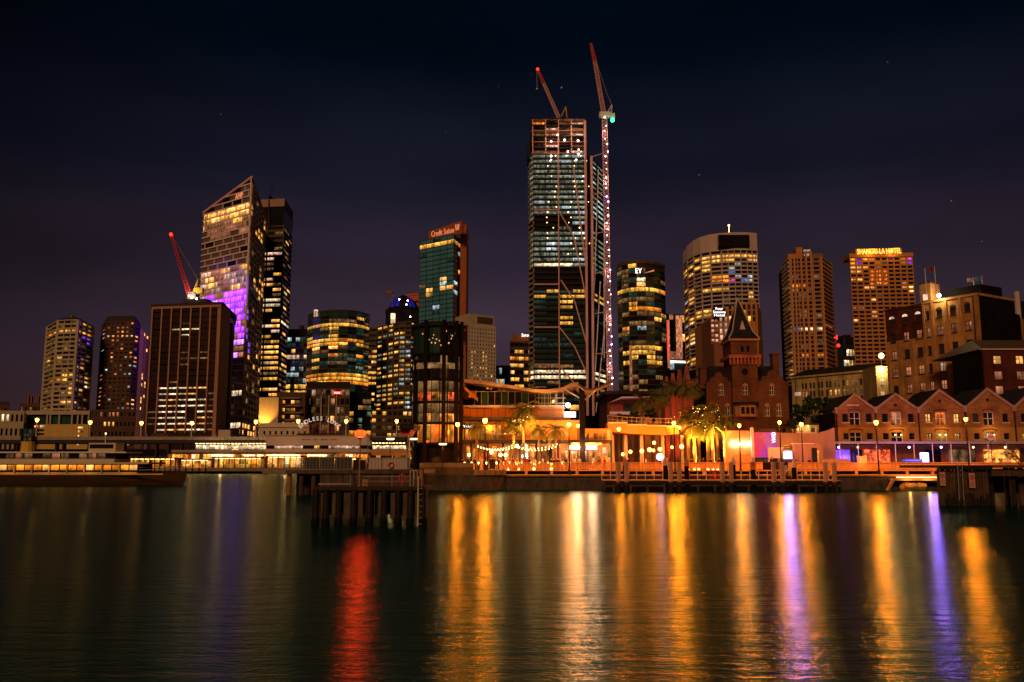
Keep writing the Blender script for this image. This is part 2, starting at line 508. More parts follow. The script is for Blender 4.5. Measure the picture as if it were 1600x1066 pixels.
def facade(root, A, B, z0, z1, rows, cols, fx, fz, dep, wall, pick, stuff=False, grid=True, ledge=0.0, zc=.5, slope=None, wname='window', gname='facade_grid'):
    """one storeyed wall: spandrels and piers stand proud, panes sit back between them. pick(row from top, col) -> material key or None"""
    L = frame(A, B); H = z1 - z0; dx = L / cols; dz = H / rows
    g = MB(); joined = {}
    bh = dz * (1 - fz)
    if grid:
        for r in range(rows + 1):
            zz = z0 + r * dz - bh * .5 + (zc - .5) * dz
            lo, hi = max(zz, z0), min(zz + bh, z1)
            if slope is not None:
                # run the band only where it stays under the sloping top
                n = 24; xs = [L * i / n for i in range(n + 1)]; ok = [x for x in xs if slope(x / L) >= hi]
                if len(ok) < 2: continue
                g.box(min(ok), max(ok), -ledge, dep, lo, hi)
            else:
                g.box(0, L, -ledge, dep, lo, hi)
        if fx < 1:
            w = dx * (1 - fx)
            for c in range(cols + 1):
                xx = c * dx
                x0, x1 = max(xx - w / 2, 0), min(xx + w / 2, L)
                zt = z1 if slope is None else min(z1, slope(min(max(xx / L, 0), 1)))
                g.box(x0, x1, .03 + dep * .02, dep - .02, z0, zt)
        go = g.build(gname, wall, root)
        if A[1] > 300: tag(go, kind='stuff')
    for r in range(rows):
        zb = z1 - (r + 1) * dz
        zmid = zb + dz * (.5 + (zc - .5))
        for c in range(cols):
            k = pick(r, c)
            if k is None: continue
            if slope is not None and slope((c + .5) / cols) < zmid + dz * fz / 2: continue
            w = dx * (fx if fx < 1 else .985); h = dz * fz
            b = (c * dx + (dx - w) / 2, c * dx + (dx + w) / 2, dep - .02, dep + .1, zmid - h / 2, zmid + h / 2)
            if stuff:
                joined.setdefault(k, MB()).box(*b)
            else:
                block(wname, k, root, *b)
    for k, m in joined.items():
        tag(m.build('glazing', k, root), kind='stuff')
    unframe()

def picker(dark, rules, p=0.0, keys=('lit_warm',), seed=1, off=0):
    """rules: (row0,row1,col0,col1,key,probability), later rules win; otherwise lit at random with probability p"""
    R = random.Random(seed); memo = {}
    darks = dark if isinstance(dark, (list, tuple)) else (dark,)
    def f(r, c, o=None):
        c = c + (off if o is None else o)
        if (r, c) not in memo:
            k = R.choice(darks)
            if R.random() < p: k = R.choice(keys)
            for (a, b, d, e, key, pr) in rules:
                if a <= r <= b and d <= c <= e and R.random() < pr:
                    k = R.choice(key) if isinstance(key, tuple) else key
            memo[(r, c)] = k
        return memo[(r, c)]
    return f

def tower(name, label, pts, ytop, rows, cols, fx, fz, wall, pick, py=None, dep=.6, depth=40, cat='building', group=None, z0=2.5, core='black_metal',
          ledge=0.0, stuff=False, roof=None, ztop=None, ybase=None, grid=True, zc=.5):
    """pts: front corners (photo column, distance) left to right; cols: number of bays on each wall"""
    Y0 = min(p[1] for p in pts)
    pyr = py if py is not None else (ytop + 600) / 2
    P = [(X(p[0], p[1], pyr), p[1]) for p in pts]
    z1 = Z(ytop, Y0) if ztop is None else ztop
    if ybase is not None: z0 = Z(ybase, Y0)
    k1 = 1.0 if P[-1][0] < 0 else .3; k0 = 1.0 if P[0][0] > 0 else .3
    poly = P + [(P[-1][0] + P[-1][0] / P[-1][1] * depth * k1, P[-1][1] + depth), (P[0][0] + P[0][0] / P[0][1] * depth * k0, P[0][1] + depth)]
    cx = sum(p[0] for p in poly) / len(poly); cy_ = sum(p[1] for p in poly) / len(poly)
    root = thing(name, label, cat, (cx, cy_, z0), group)
    m = MB(); m.prism(inset(poly, dep + .03), z0, z1 - .05); m.build('core', core, root)
    if ybase is not None:
        m = MB(); m.prism(inset(poly, dep + .06), 2.5, z0 - .01); m.build('base_storeys', core, root)
    o = 0
    for i, nc in enumerate(cols):
        if nc == 0: continue
        oo = o
        facade(root, P[i], P[i + 1], z0, z1, rows, nc, fx, fz, dep, wall, (lambda r, c, oo=oo: pick(r, c, oo)), stuff, grid, ledge, zc)
        o += nc
    if roof:
        m = MB(); m.prism(inset(poly, -.15), z1, z1 + roof[1]); m.build('parapet', roof[0], root)
    return root, P, poly, z0, z1
# ================================================================== the setting
def water_material():
    m = bpy.data.materials.new('harbour_water'); m.use_nodes = True
    nt = m.node_tree; nt.nodes.remove(nt.nodes['Principled BSDF'])
    df = nt.nodes.new('ShaderNodeBsdfDiffuse'); df.inputs['Color'].default_value = (.004, .050, .048, 1)
    gl = nt.nodes.new('ShaderNodeBsdfAnisotropic'); gl.distribution = 'BECKMANN'; gl.inputs['Roughness'].default_value = .18; gl.inputs['Anisotropy'].default_value = .40
    gl.inputs['Color'].default_value = (.29, .36, .32, 1)
    tg = nt.nodes.new('ShaderNodeCombineXYZ'); tg.inputs['X'].default_value = 1.0      # wavelets run across the cove
    nt.links.new(tg.outputs[0], gl.inputs['Tangent'])
    fr = nt.nodes.new('ShaderNodeFresnel'); fr.inputs['IOR'].default_value = 1.22
    mx = nt.nodes.new('ShaderNodeMixShader')
    nt.links.new(fr.outputs[0], mx.inputs[0]); nt.links.new(df.outputs[0], mx.inputs[1]); nt.links.new(gl.outputs[0], mx.inputs[2])
    nt.links.new(mx.outputs[0], nt.nodes['Material Output'].inputs[0])
    pos = _coords(nt)
    def wave(sx, sy, scale, detail, rot=0):
        mp = nt.nodes.new('ShaderNodeMapping'); mp.inputs['Scale'].default_value = (sx, sy, 1); mp.inputs['Rotation'].default_value = (0, 0, rot)
        n = nt.nodes.new('ShaderNodeTexNoise'); n.inputs['Scale'].default_value = scale; n.inputs['Detail'].default_value = detail
        n.inputs['Roughness'].default_value = .6
        nt.links.new(pos, mp.inputs[0]); nt.links.new(mp.outputs[0], n.inputs['Vector'])
        return n.outputs['Fac']
    a = wave(.35, 1.0, 1.7, 5, .06); b = wave(.5, 1.1, 11.0, 3, -.10)
    ma = nt.nodes.new('ShaderNodeMath'); ma.operation = 'MULTIPLY_ADD'; ma.inputs[1].default_value = .30
    nt.links.new(b, ma.inputs[0]); nt.links.new(a, ma.inputs[2])
    bn = nt.nodes.new('ShaderNodeBump'); bn.inputs['Strength'].default_value = 1.0; bn.inputs['Distance'].default_value = .060
    nt.links.new(ma.outputs[0], bn.inputs['Height']); nt.links.new(bn.outputs[0], gl.inputs['Normal']); nt.links.new(bn.outputs[0], fr.inputs['Normal'])
    MATS['water'] = m
water_material()
m = MB(); m.poly([(-3500, -300, 0), (3500, -300, 0), (3500, 4000, 0), (-3500, 4000, 0)])
tag(m.build('water', 'water'), kind='structure')

QY = 120.0       # front of the quay on the right
DECK = 2.6       # promenade level
FARY = 420.0     # ferry quay at the head of the cove
xc = X(664, QY, 740)
# land: one raised sheet with its sea walls
land = [(xc, QY + 4.3), (420, QY + 4.3), (900, 900), (900, 3200), (-900, 3200), (-900, FARY + 3), (X(600, FARY, 735), FARY + 3), (X(648, 190, 735), 190)]
m = MB(); m.prism(land, -3, DECK)
tag(m.build('ground', 'paving'), kind='structure')
# higher ground of the old quarter behind the promenade, stepping up
m = MB(); m.prism([(X(1130, 172), 172), (260, 172), (500, 420), (X(1040, 420), 420)], DECK - 1, DECK + 4.0)
tag(m.build('terrace_ground', 'earth'), kind='structure')
m = MB(); m.prism([(-850, 470), (600, 470), (800, 1500), (-850, 1500)], DECK - 1, DECK + 1.5)
tag(m.build('city_ground', 'asphalt'), kind='structure')
# ================================================================== the skyline, left to right
D4 = ['glass_dark', 'glass_dark', 'glass_grey']
# --- balconied apartment tower, far left
pk = picker(['glass_dark', 'glass_dark', 'glass_grey', 'lit_dim'], [(2, 2, 0, 7, ('lit_white', 'lit_warm', 'lit_amber'), 1), (1, 1, 5, 7, 'lit_magenta', .4), (3, 4, 6, 7, 'lit_indigo', .6),
     (10, 14, 4, 7, ('lit_warm', 'lit_white'), .38), (13, 13, 1, 2, 'lit_amber', 1), (18, 18, 0, 7, ('lit_rose', 'lit_warm'), .6)], .20, ('lit_dim', 'lit_dim', 'lit_warm', 'lit_gold'), 3)
root, P, poly, z0, z1 = tower('apartment_tower', 'beige balconied apartment tower with one bright row near its top, farthest left', [(70, 606), (86, 580), (117, 576), (141, 604)], 499, 21, (2, 3, 3), .86, .56, 'beige_render', pk, ybase=646, ledge=.5, dep=1.0, py=570)
m = MB(); m.prism(inset(poly, 3), z1, z1 + 2.2); m.build('roof', 'dark_concrete', root)
m = MB(); m.prism(inset(poly, 8), z1 + 2.2, z1 + 4.5); m.build('penthouse', 'brown_panel', root)
for i in range(4):
    m = MB(); m.box(P[i][0] - .8, P[i][0] + .8, P[i][1] - .5, P[i][1] + 1.2, z0, z1 - .2); m.build('corner_pier', 'beige_render', root)
# --- pale civic block below it
Yb = 560
pk = picker('glass_dark', [], .0)
root = thing('civic_building', 'pale yellow block with a loggia of wide windows below the balconied tower', 'building', (X(88, Yb), Yb + 10, 2.5))
m = MB(); m.box(X(38, Yb), X(137, Yb), Yb, Yb + 30, 2.5, Z(663, Yb)); m.build('lower_wall', 'yellow_render', root)
m = MB(); m.box(X(39, Yb), X(136, Yb), Yb + 2, Yb + 30, Z(663, Yb) + .05, Z(647, Yb)); m.build('recess', 'black_metal', root)
m = MB(); m.box(X(37, Yb), X(138, Yb), Yb - .5, Yb + 30, Z(648, Yb), Z(642, Yb)); m.build('parapet', 'beige_render', root)
for px in (39.5, 71, 76, 90, 110, 119, 126, 136):
    m = MB(); m.box(X(px - 1.2, Yb), X(px + 1.2, Yb), Yb - .1, Yb + 2.2, Z(663, Yb), Z(648, Yb)); m.build('pier', 'beige_render', root)
for i, (a, b) in enumerate(((41, 70), (77, 89), (91.5, 109), (112, 118), (120, 125), (128, 135))):
    block('window', 'glass_green' if i < 3 else 'glass_dark', root, X(a, Yb), X(b, Yb), Yb + 1.6, Yb + 2.05, Z(662, Yb), Z(649, Yb))
for a, b, y0, y1, k in ((52, 58, 665, 668, 'lit_warm'), (61, 67, 665, 668, 'lit_white'), (53, 68, 671, 674, 'glass_dark'), (53, 68, 677, 680, 'glass_dark'), (53, 68, 683.5, 686, 'glass_dark'), (53, 68, 691, 694, 'glass_dark'),
                        (120, 123, 667, 670, 'lit_white'), (124, 128, 667, 670, 'lit_white'), (121, 123, 673, 676, 'lit_warm'), (126, 128, 673, 676, 'glass_dark'), (121, 123, 680, 683, 'lit_white'), (126, 128, 680, 683, 'lit_dim'), (121, 123, 693, 696, 'lit_warm')):
    block('window', k, root, X(a, Yb), X(b, Yb), Yb - .08, Yb + .1, Z(y1, Yb), Z(y0, Yb))
# --- buildings at the far left edge
pk = picker(['glass_dark'], [(0, 0, 2, 6, 'lit_white', .75), (3, 3, 3, 6, 'lit_white', .5), (0, 0, 0, 1, 'lit_amber', .8)], .0, ('lit_dim',), 5)
root, P, poly, z0, z1 = tower('stone_building', 'low stone building with a row of white windows at the left edge', [(-30, 540), (37, 548)], 641, 4, (9,), .5, .5, 'beige_render', pk, dep=.5, py=660)
pk = picker(['glass_dark'], [(0, 0, 0, 9, 'lit_dim', .5)], .0, ('lit_dim',), 6)
root, P, poly, z0, z1 = tower('chimney_building', 'dark low building with chimney stacks left of the balconied tower', [(30, 640), (72, 640)], 630, 4, (6,), .4, .5, 'dark_grid', pk, dep=.5, py=640)
for px in (39, 44, 52, 55):
    m = MB(); m.box(X(px - .9, 645), X(px + .9, 645), 645, 647, z1 - .5, Z(619, 645)); m.build('chimney', 'brown_panel', root)
root, P, poly, z0, z1 = tower('parapet_building', 'small dark building with a stepped roof at the left edge', [(-30, 650), (14, 650)], 632, 4, (4,), .4, .5, 'dark_grid', pk, dep=.5, py=640, roof=('dark_concrete', 2))
# --- dark brown hotel tower with a yellow flank
pk = picker(['glass_grey', 'glass_dark'], [(3, 3, 0, 7, ('lit_warm', 'lit_rose'), .95), (8, 8, 0, 7, ('lit_warm', 'lit_amber'), .6), (0, 7, 3, 5, 'lit_peach', .25), (15, 20, 0, 0, 'lit_amber', .8), (18, 21, 6, 7, 'lit_warm', .7), (20, 21, 0, 7, 'lit_peach', .5), (10, 12, 6, 7, 'lit_cool', .4)], .28, ('lit_peach', 'lit_cool', 'lit_dim', 'lit_amber'), 8)
root, P, poly, z0, z1 = tower('brown_hotel_tower', 'dark brown hotel tower of small square windows with a lit yellow flank', [(155, 622), (163, 604), (207, 602), (217, 612)], 502, 22, (1, 6, 1), .55, .42, 'dark_grid', pk, ybase=648, dep=.7, py=560)
# lit flank
frame(P[3], (X(233, 660, 560), 660)); L = frame(P[3], (X(233, 660, 560), 660))
m = MB(); m.box(0, L, .1, 3, 2.5, z1 - 3); m.build('flank_wall', 'yellow_render', root)
fl = MB(); fl2 = MB()
for r in range(26):
    zz = z0 + (z1 - z0) * (r + .4) / 26.5 - 3
    (fl2 if rnd.random() < .22 else fl).box(L * .38, L * .46, 0, .2, zz, zz + 1.8)
    (fl2 if rnd.random() < .22 else fl).box(L * .66, L * .76, 0, .2, zz, zz + 1.8)
tag(fl.build('glazing', 'glass_dark', root), kind='stuff'); tag(fl2.build('glazing', 'lit_warm', root), kind='stuff')
unframe()
m = MB(); m.prism(inset(poly, 1), z1, [z1 + 1.5, z1 + 4, z1 + 4, z1 + 1.5, z1 + 1.5, z1 + 1.5]); m.build('crown', 'dark_concrete', root)
pk = picker(['glass_dark', 'glass_grey'], [(1, 1, 2, 5, 'lit_warm', .5), (3, 3, 0, 9, 'lit_rose', .85), (0, 0, 1, 6, 'lit_peach', .6)], 0, ('lit_dim',), 9)
root, P, poly, z0, z1 = tower('dark_podium', 'dark podium block with a row of rosy windows under the brown hotel tower', [(142, 560), (212, 560)], 640, 6, (11,), .55, .42, 'dark_grid', pk, dep=.5, py=650)
m = MB(); m.ball((X(190, 540), 540, Z(690, 540) + 2), 2.5, 8, 6)
# --- the brown glazed office slab
pk = picker(['glass_brown', 'glass_brown', 'glass_dark'], [(3, 3, 2, 5, ('lit_office',), .6), (4, 4, 3, 4, 'lit_office', .7), (7, 8, 3, 5, 'lit_dim', .4),
     (13, 20, 1, 6, ('lit_office', 'lit_office', 'lit_office', 'lit_warm'), .92), (13, 20, 6, 6, 'lit_dim', .6), (13, 20, 0, 0, 'lit_dim', .3)], .03, ('lit_dim',), 10)
root, P, poly, z0, z1 = tower('brown_office_slab', 'wide brown glass office slab with pale vertical ribs and lit lower floors', [(234, 540), (341, 532), (363, 580)], 481, 21, (7, 0), 1.0, .26, 'glass_brown', pk, ybase=676, dep=.5, py=580, core='glass_brown', depth=30)
L = frame(P[0], P[1])
for c in range(8):
    m = MB(); x = c * L / 7; m.box(x - .45, x + .45, -.9, .3, z0, z1 + .4); m.build('rib', 'brown_frame', root)
m = MB(); m.box(-.4, L + .4, -.9, .5, z1 + .4, z1 + 2.0); m.build('top_rail', 'brown_frame', root)
unframe()
L = frame(P[1], P[2])
m = MB(); m.box(.2, L * .62, -.6, 2, 14, z1 + 2); m.build('flank_wall', 'brown_frame', root)
m = MB(); m.box(L * .62, L * .80, .4, 3, 4, z1 - 4); m.build('flank_recess', 'black_metal', root)
m = MB(); m.box(L * .80, L, -.3, 3, 4, z1 - 3); m.build('flank_pier', 'bronze', root)
unframe()
m = MB(); m.prism(inset(poly, -1.2), z1 + 2.0, z1 + 3.4); m.build('roof', 'dark_concrete', root)
m = MB(); m.box(X(236, 538), X(340, 538), 538, 556, 2.5, z0 - .1); m.build('base', 'dark_grid', root)
m = MB(); m.box(X(342, 532), X(361, 532), 530, 534, 2.5, Z(672, 532)); m.build('porch_wall', 'pink_concrete', root)
roofz = z1 + 3.4
# rooftop plant and its luffing crane
root = thing('red_rooftop_crane', 'red luffing crane on the roof of the brown office slab', 'crane', (X(298, 545, 470), 545, roofz))
Yc = 545
m = MB(); m.box(X(288, Yc, 470), X(326, Yc, 470), Yc - 2, Yc + 8, roofz, Z(468, Yc)); m.build('platform', 'dark_metal', root)
m = MB(); m.box(X(293, Yc, 470), X(306, Yc, 470), Yc - 1, Yc + 4, Z(468, Yc), Z(457, Yc)); m.build('cab', 'grey_metal', root)
def lattice(mb, a, b, w, n, r=.12, r2=None, taper=1.0):
    a = Vector(a); b = Vector(b); d = (b - a); L = d.length; d.normalize()
    s_ = d.cross(Vector((0, 1, 0))); s_ = s_.normalized() if s_.length > .1 else Vector((1, 0, 0)); t_ = d.cross(s_).normalized()
    def corner(i, k):
        f = 1 - (1 - taper) * k / n
        sx, sy = ((-1, -1), (1, -1), (1, 1), (-1, 1))[i]
        return a + d * (L * k / n) + (s_ * sx + t_ * sy) * (w * .5 * f)
    for i in range(4):
        for k in range(n): mb.tube(corner(i, k), corner(i, k + 1), r, n=4, caps=False)
        j = (i + 1) % 4
        for k in range(n):
            mb.tube(corner(i, k), corner(j, k), r * .7, n=4, caps=False)
            mb.tube(corner(i, k), corner(j, k + 1), r * .7, n=4, caps=False)
m = MB(); lattice(m, (X(296, Yc, 460), Yc, Z(460, Yc)), (X(268, Yc, 367), Yc, Z(367, Yc)), 2.4, 18, .19, taper=.6); m.build('jib', 'red_paint', root)
m = MB(); m.path([(X(306, Yc, 455), Yc, Z(455, Yc)), (X(309, Yc, 437), Yc, Z(437, Yc)), (X(300, Yc, 460), Yc, Z(460, Yc))], .3); m.path([(X(309, Yc, 437), Yc, Z(437, Yc)), (X(268, Yc, 367), Yc, Z(367, Yc))], .07); m.build('back_mast', 'yellow_paint', root)
m = MB(); m.box(X(304, Yc, 455), X(317, Yc, 455), Yc - 1, Yc + 2, Z(459, Yc), Z(450, Yc)); m.build('counterweight', 'yellow_paint', root)
m = MB(); m.tube((X(286, Yc, 420), Yc, Z(428, Yc)), (X(286, Yc, 420), Yc, Z(466, Yc)), .08); m.build('hoist_rope', 'dark_metal', root)
m = MB(); m.ball((X(268, Yc, 367), Yc - 1, Z(367, Yc)), 1.0); m.build('beacon', 'bulb_red', root)
for px, py, k in ((297, 463, 'bulb_small'), (301, 466, 'bulb_white'), (309, 468, 'bulb_white')):
    m = MB(); m.ball((X(px, Yc, py), Yc - 2, Z(py, Yc)), .5); m.build('work_lamp', k, root)
point(root, (X(302, Yc, 455), Yc - 6, Z(455, Yc)), 2500, (1, .8, .6), .6)

# --- white gridded tower with a sloping roof
Yq = 620
ptsq = [(313, 655), (387, 620), (413, 690)]
Pq = [(X(a, b, 430), b) for a, b in ptsq]
zt_ap = Z(277, 620); zt_l = Z(333, 655); zt_r = Z(345, 690)
root = thing('sloped_roof_tower', 'white gridded tower with a sloping roof edge and a purple lit band', 'building', (Pq[1][0], 650, 2.5))
poly = Pq + [(Pq[2][0] - 10, 720), (Pq[0][0] - 2, 700)]
ip = inset(poly, .9)
m = MB(); m.prism(ip, 2.5, [zt_l - .5, zt_ap - .5, zt_r - .5, zt_r - 2, zt_l - 2]); m.build('core', 'black_metal', root)
QR = random.Random(4)
ROWS = 46
dzq = (zt_ap - 2.5) / ROWS
def qpick(face):
    def f(r, c):
        t = r / (ROWS - 1)            # 0 top .. 1 foot
        q = QR.random()
        if face == 0:
            if t < .075: return 'glass_plum' if q < .8 else 'glass_dark'
            if .075 <= t < .115: return ('lit_warm' if q < .9 else 'lit_gold')
            if .115 <= t < .155: return ('lit_gold' if q < .7 else 'lit_peach') if c < 5 else 'lit_peach'
            if .155 <= t < .19: return 'lit_peach' if q < .6 else 'glass_plum'
            if t < .30: return 'glass_plum' if q < .82 else 'glass_dark'
            if t < .385: return 'lit_warm' if q < .25 else ('lit_peach' if q < .72 else 'lit_rose')
            if t < .64:
                if c >= 1 and q < .80: return 'lit_purple' if q < .62 else 'lit_violet'
                return 'lit_rose' if q < .5 else 'lit_peach'
            if .745 < t < .765 or .86 < t < .885: return 'lit_white'
            if t > .885: return 'lit_warm' if q < .55 else 'glass_dark'
            return 'glass_green' if q < .8 else 'glass_dark'
        if .08 < t < .16: return 'lit_gold' if (c + r) % 6 > 2 and q < .8 else 'glass_dark'
        if .29 < t < .42 and q < .55: return 'lit_gold'
        if .45 < t < .62 and c < 2 and q < .6: return 'lit_indigo'
        if .58 < t < .66 and q < .6: return 'lit_warm'
        if t > .85: return 'lit_warm' if q < .5 else 'glass_dark'
        return 'lit_dim' if q < .12 else 'glass_dark'
    return f
slL = lambda u: zt_l + (zt_ap - zt_l) * u
slR = lambda u: zt_ap + (zt_r - zt_ap) * u
# left face: panels laid like bricks, each course shifted
L = frame(Pq[0], Pq[1]); g = MB(); pick0 = qpick(0)
for r in range(ROWS + 1):
    z = zt_ap - r * dzq
    u0 = 0 if z <= zt_l else (z - zt_l) / (zt_ap - zt_l)
    g.box(L * u0, L, -.35, .9, z - .42, z + .42)
tops = []
for r in range(ROWS):
    zb = zt_ap - (r + 1) * dzq
    n = 5; off = (r * .37) % 1
    xs = [0] + [L * (i + off) / n for i in range(n) if .1 < (i + off)] + [L]
    for c in range(len(xs) - 1):
        a, b = xs[c], xs[c + 1]
        if b - a < .8: continue
        if slL(a / L) < zb + dzq + .3:
            if slL(b / L) < zb + dzq + .3 or b - a < 2: continue
            a = a + (b - a) * .5
            if slL(a / L) < zb + dzq + .3: continue
        k = pick0(r, c)
        block('window', k, root, a + .35, b - (.35 if rnd.random() < .6 else 1.4), .45, .8, zb + .42, zb + dzq - .42)
        g.box(b - .2, b + .2, -.2, .85, zb, zb + dzq)
g.build('facade_grid', 'white_frame', root)
m = MB(); m.xprism([(-.3, zt_l - .6), (L + .3, zt_ap - .6), (L + .3, zt_ap + .9), (-.3, zt_l + .9)], -.5, .9); m.build('roof_edge', 'pink_steel', root)
sign_text(root, 'AMP', L * .76, -.25, zt_ap - dzq * 3.0, 6.2, 'sign_orange', 9.0, depth=.2)
unframe()
L = frame(Pq[1], Pq[2]); unframe()
facade(root, Pq[1], Pq[2], 2.5, zt_ap, ROWS, 6, .74, .70, .8, 'white_frame', qpick(1), slope=slR, stuff=True)
L = frame(Pq[1], Pq[2])
m = MB(); m.xprism([(-.3, zt_ap - .5), (L + .3, zt_r - .5), (L + .3, zt_r + .8), (-.3, zt_ap + .8)], -.5, .9); m.build('roof_edge', 'pink_steel', root)
m = MB(); m.xprism([(.6, Z(424, 620)), (L * .75, Z(456, 620)), (.6, Z(450, 620))], -.9, .4); m.build('wedge_terrace', 'glass_green', root)
unframe()
# projector on the roof of the brown slab throws violet light on this face
pj = bpy.data.objects['red_rooftop_crane']
fl_root = thing('violet_projector', 'small violet projector on the roof beside the red crane', 'projector', (X(330, 548, 475), 548, roofz))
m = MB(); m.box(X(328, 548, 475), X(332, 548, 475), 547, 549, roofz, roofz + 1.6); m.build('housing', 'dark_metal', fl_root)
spot(fl_root, (X(331, 548, 475), 549.5, roofz + 2.2), (X(362, 632, 450), 632, Z(448, 632)), 200000, (.22, .05, 1), 26, .8)
# --- dark tower behind it
pk = picker(['glass_dark', 'glass_dark', 'glass_dark', 'lit_dim'], [(5, 5, 0, 2, 'lit_rose', .7), (6, 34, 0, 2, ('lit_warm', 'lit_rose', 'lit_gold'), .38), (14, 15, 1, 2, 'lit_white', .9), (20, 44, 0, 2, ('lit_warm', 'lit_gold'), .45), (6, 6, 3, 5, 'lit_white', .5), (12, 12, 3, 5, 'lit_white', .6), (17, 18, 3, 5, 'lit_white', .5), (24, 44, 3, 5, 'lit_gold', .3)], .06, ('lit_dim', 'lit_warm'), 14)
root, P, poly, z0, z1 = tower('dark_tower', 'dark tower with bronze ribs behind the sloped-roof tower', [(396, 720), (439, 716), (453, 755)], 352, 46, (3, 3), 1.0, .55, 'bronze', pk, dep=.5, py=480)
L = frame(P[0], P[1])
for c in (0, .42, 1.0):
    m = MB(); m.box(L * c - .5, L * c + .5, -.6, .3, z0, z1); m.build('rib', 'bronze', root)
unframe()
m = MB(); m.prism(inset(poly, .8), z1, Z(322, 716)); m.build('plant_storey', 'glass_dark', root)
m = MB(); m.prism(inset(poly, .2), Z(322, 716) + .01, Z(310, 716)); m.build('crown', 'worn_trim', root)
L = frame(P[0], P[1])
m = MB(); m.xprism([(L * .40, z1), (L * .52, z1), (L * .42, Z(304, 716))], -1, 20); m.build('fin', 'dark_metal', root)
m = MB(); m.tube((L * .41, 5, Z(306, 716)), (L * .41, 5, Z(282, 716)), .3); m.build('mast', 'dark_metal', root)
unframe()
# --- small tower, curved glass tower
pk = picker(['glass_teal', 'glass_dark', 'lit_teal', 'glass_dark'], [(8, 10, 0, 5, ('lit_warm', 'lit_gold'), .85), (3, 3, 0, 5, 'lit_rose', .8), (4, 7, 0, 5, ('lit_cool', 'lit_teal'), .5), (13, 16, 0, 5, 'lit_cool', .4)], .12, ('lit_cool', 'lit_warm'), 15)
root, P, poly, z0, z1 = tower('narrow_glass_tower', 'narrow glass tower squeezed between the dark tower and the curved glass tower', [(448, 700), (481, 700)], 526, 22, (5,), .95, .7, 'bronze', pk, dep=.4, py=560)
m = MB(); m.box(X(450, 702, 515), X(480, 702, 515), 703, 720, z1, Z(514, 702)); m.build('plant_storey', 'dark_metal', root)
m = MB(); m.box(X(466, 702, 505), X(471, 702, 505), 706, 712, Z(514, 702), Z(507, 702)); m.build('lift_motor_room', 'brown_panel', root)
pts = []
for i in range(9):
    a = radians(205 + i * 130 / 8)
    pts.append((527.5 + 55 * cos(a) * .985, 640 + 38 * sin(a) + 0))
R_ = [(1, 1, 2, 7, 'lit_dim', .7), (2, 2, 0, 9, 'lit_gold', 1), (3, 3, 3, 4, 'lit_gold', .6), (6, 6, 0, 3, 'lit_gold', .9), (6, 6, 4, 6, 'lit_amber', .9), (7, 7, 0, 4, ('lit_gold', 'lit_amber'), .9), (8, 8, 1, 3, 'lit_warm', .6), (10, 10, 3, 3, 'lit_amber', 1), (10, 10, 6, 6, 'lit_amber', 1), (11, 14, 5, 7, ('lit_green', 'lit_teal'), .4), (15, 16, 0, 7, ('lit_amber', 'lit_gold'), 1), (17, 17, 0, 7, 'lit_amber', .8), (18, 28, 5, 7, ('lit_green', 'lit_teal', 'lit_dim'), .35)]
pk = picker(['glass_green', 'glass_dark', 'glass_green', 'lit_teal'], R_, .22, ('lit_dim', 'lit_gold', 'lit_teal', 'lit_dim'), 16)
root, P, poly, z0, z1 = tower('curved_glass_tower', 'curved dark green glass tower with golden lit floors', pts, 492, 27, (1,) * 8, 1.0, .80, 'bronze', pk, dep=.3, py=560, ybase=655, depth=25)
m = MB(); m.prism(inset(poly, .5), z1, z1 + 3.2); m.build('crown', 'glass_green', root)
m = MB(); m.prism(inset(poly, .1), z1 + 3.2, z1 + 3.8); m.build('parapet', 'bronze', root)
m = MB(); m.box(X(491, 612, 487), X(496, 612, 487), 611, 614, z1 + .5, z1 + 5.2); m.build('lit_panel', 'lit_rose', root)
# --- slim slab between, and the domed tower
pk = picker(['glass_dark'], [(4, 30, 0, 3, ('lit_gold', 'lit_warm'), .6)], .1, ('lit_gold',), 17)
tower('slim_tower', 'slim dark tower with yellow windows wedged beside the domed tower', [(574, 720), (592, 720)], 512, 26, (3,), .9, .45, 'bronze', pk, dep=.4, py=580)
R_ = [(0, 0, 0, 7, 'lit_gold', .6), (1, 25, 0, 3, ('lit_gold', 'lit_warm', 'lit_green'), .62), (1, 25, 4, 6, ('lit_gold', 'lit_cool', 'lit_green'), .6)]
pk = picker(['glass_dark', 'glass_grey'], R_, .1, ('lit_gold',), 18)
root, P, poly, z0, z1 = tower('domed_tower', 'stepped office tower with a blue lit dome on top', [(588, 668), (623, 642), (642, 640), (657, 660)], 502, 26, (4, 2, 2), .78, .5, 'bronze', pk, dep=.6, py=560, ybase=692)
cxp = X(630, 665, 480)
m = MB(); m.box(X(604, 655, 490), X(656, 655, 490), 650, 685, z1, Z(485, 655)); m.build('attic', 'black_metal', root)
m = MB(); m.box(X(611, 648, 490), X(617, 648, 490), 647, 650, z1, Z(490, 648)); m.build('lit_pavilion', 'lit_white', root)
m = MB(); m.lathe([(12.5, 0), (11.8, 4), (9.5, 8.5), (6, 12), (2.4, 14), (.4, 14.8)], (cxp, 667, Z(487, 655)), 16); m.build('dome', 'black_metal', root, True)
for a in range(-4, 5):
    if a in (0, -4, 4, 1): continue
    th = -pi / 2 + a * .28; m = MB()
    for (r0, h0), (r1, h1) in zip([(11.9, 4), (9.6, 8.5)], [(9.6, 8.5), (6.1, 12)]):
        q = [(cxp + r * cos(th + s_ * .10) * 1.015, 667 + r * sin(th + s_ * .10) * 1.015, Z(487, 655) + h + .1) for r, h, s_ in ((r0, h0, -1), (r0, h0, 1), (r1, h1, 1), (r1, h1, -1))]
        m.poly(q)
    m.build('dome_pane', 'dome_blue', root)
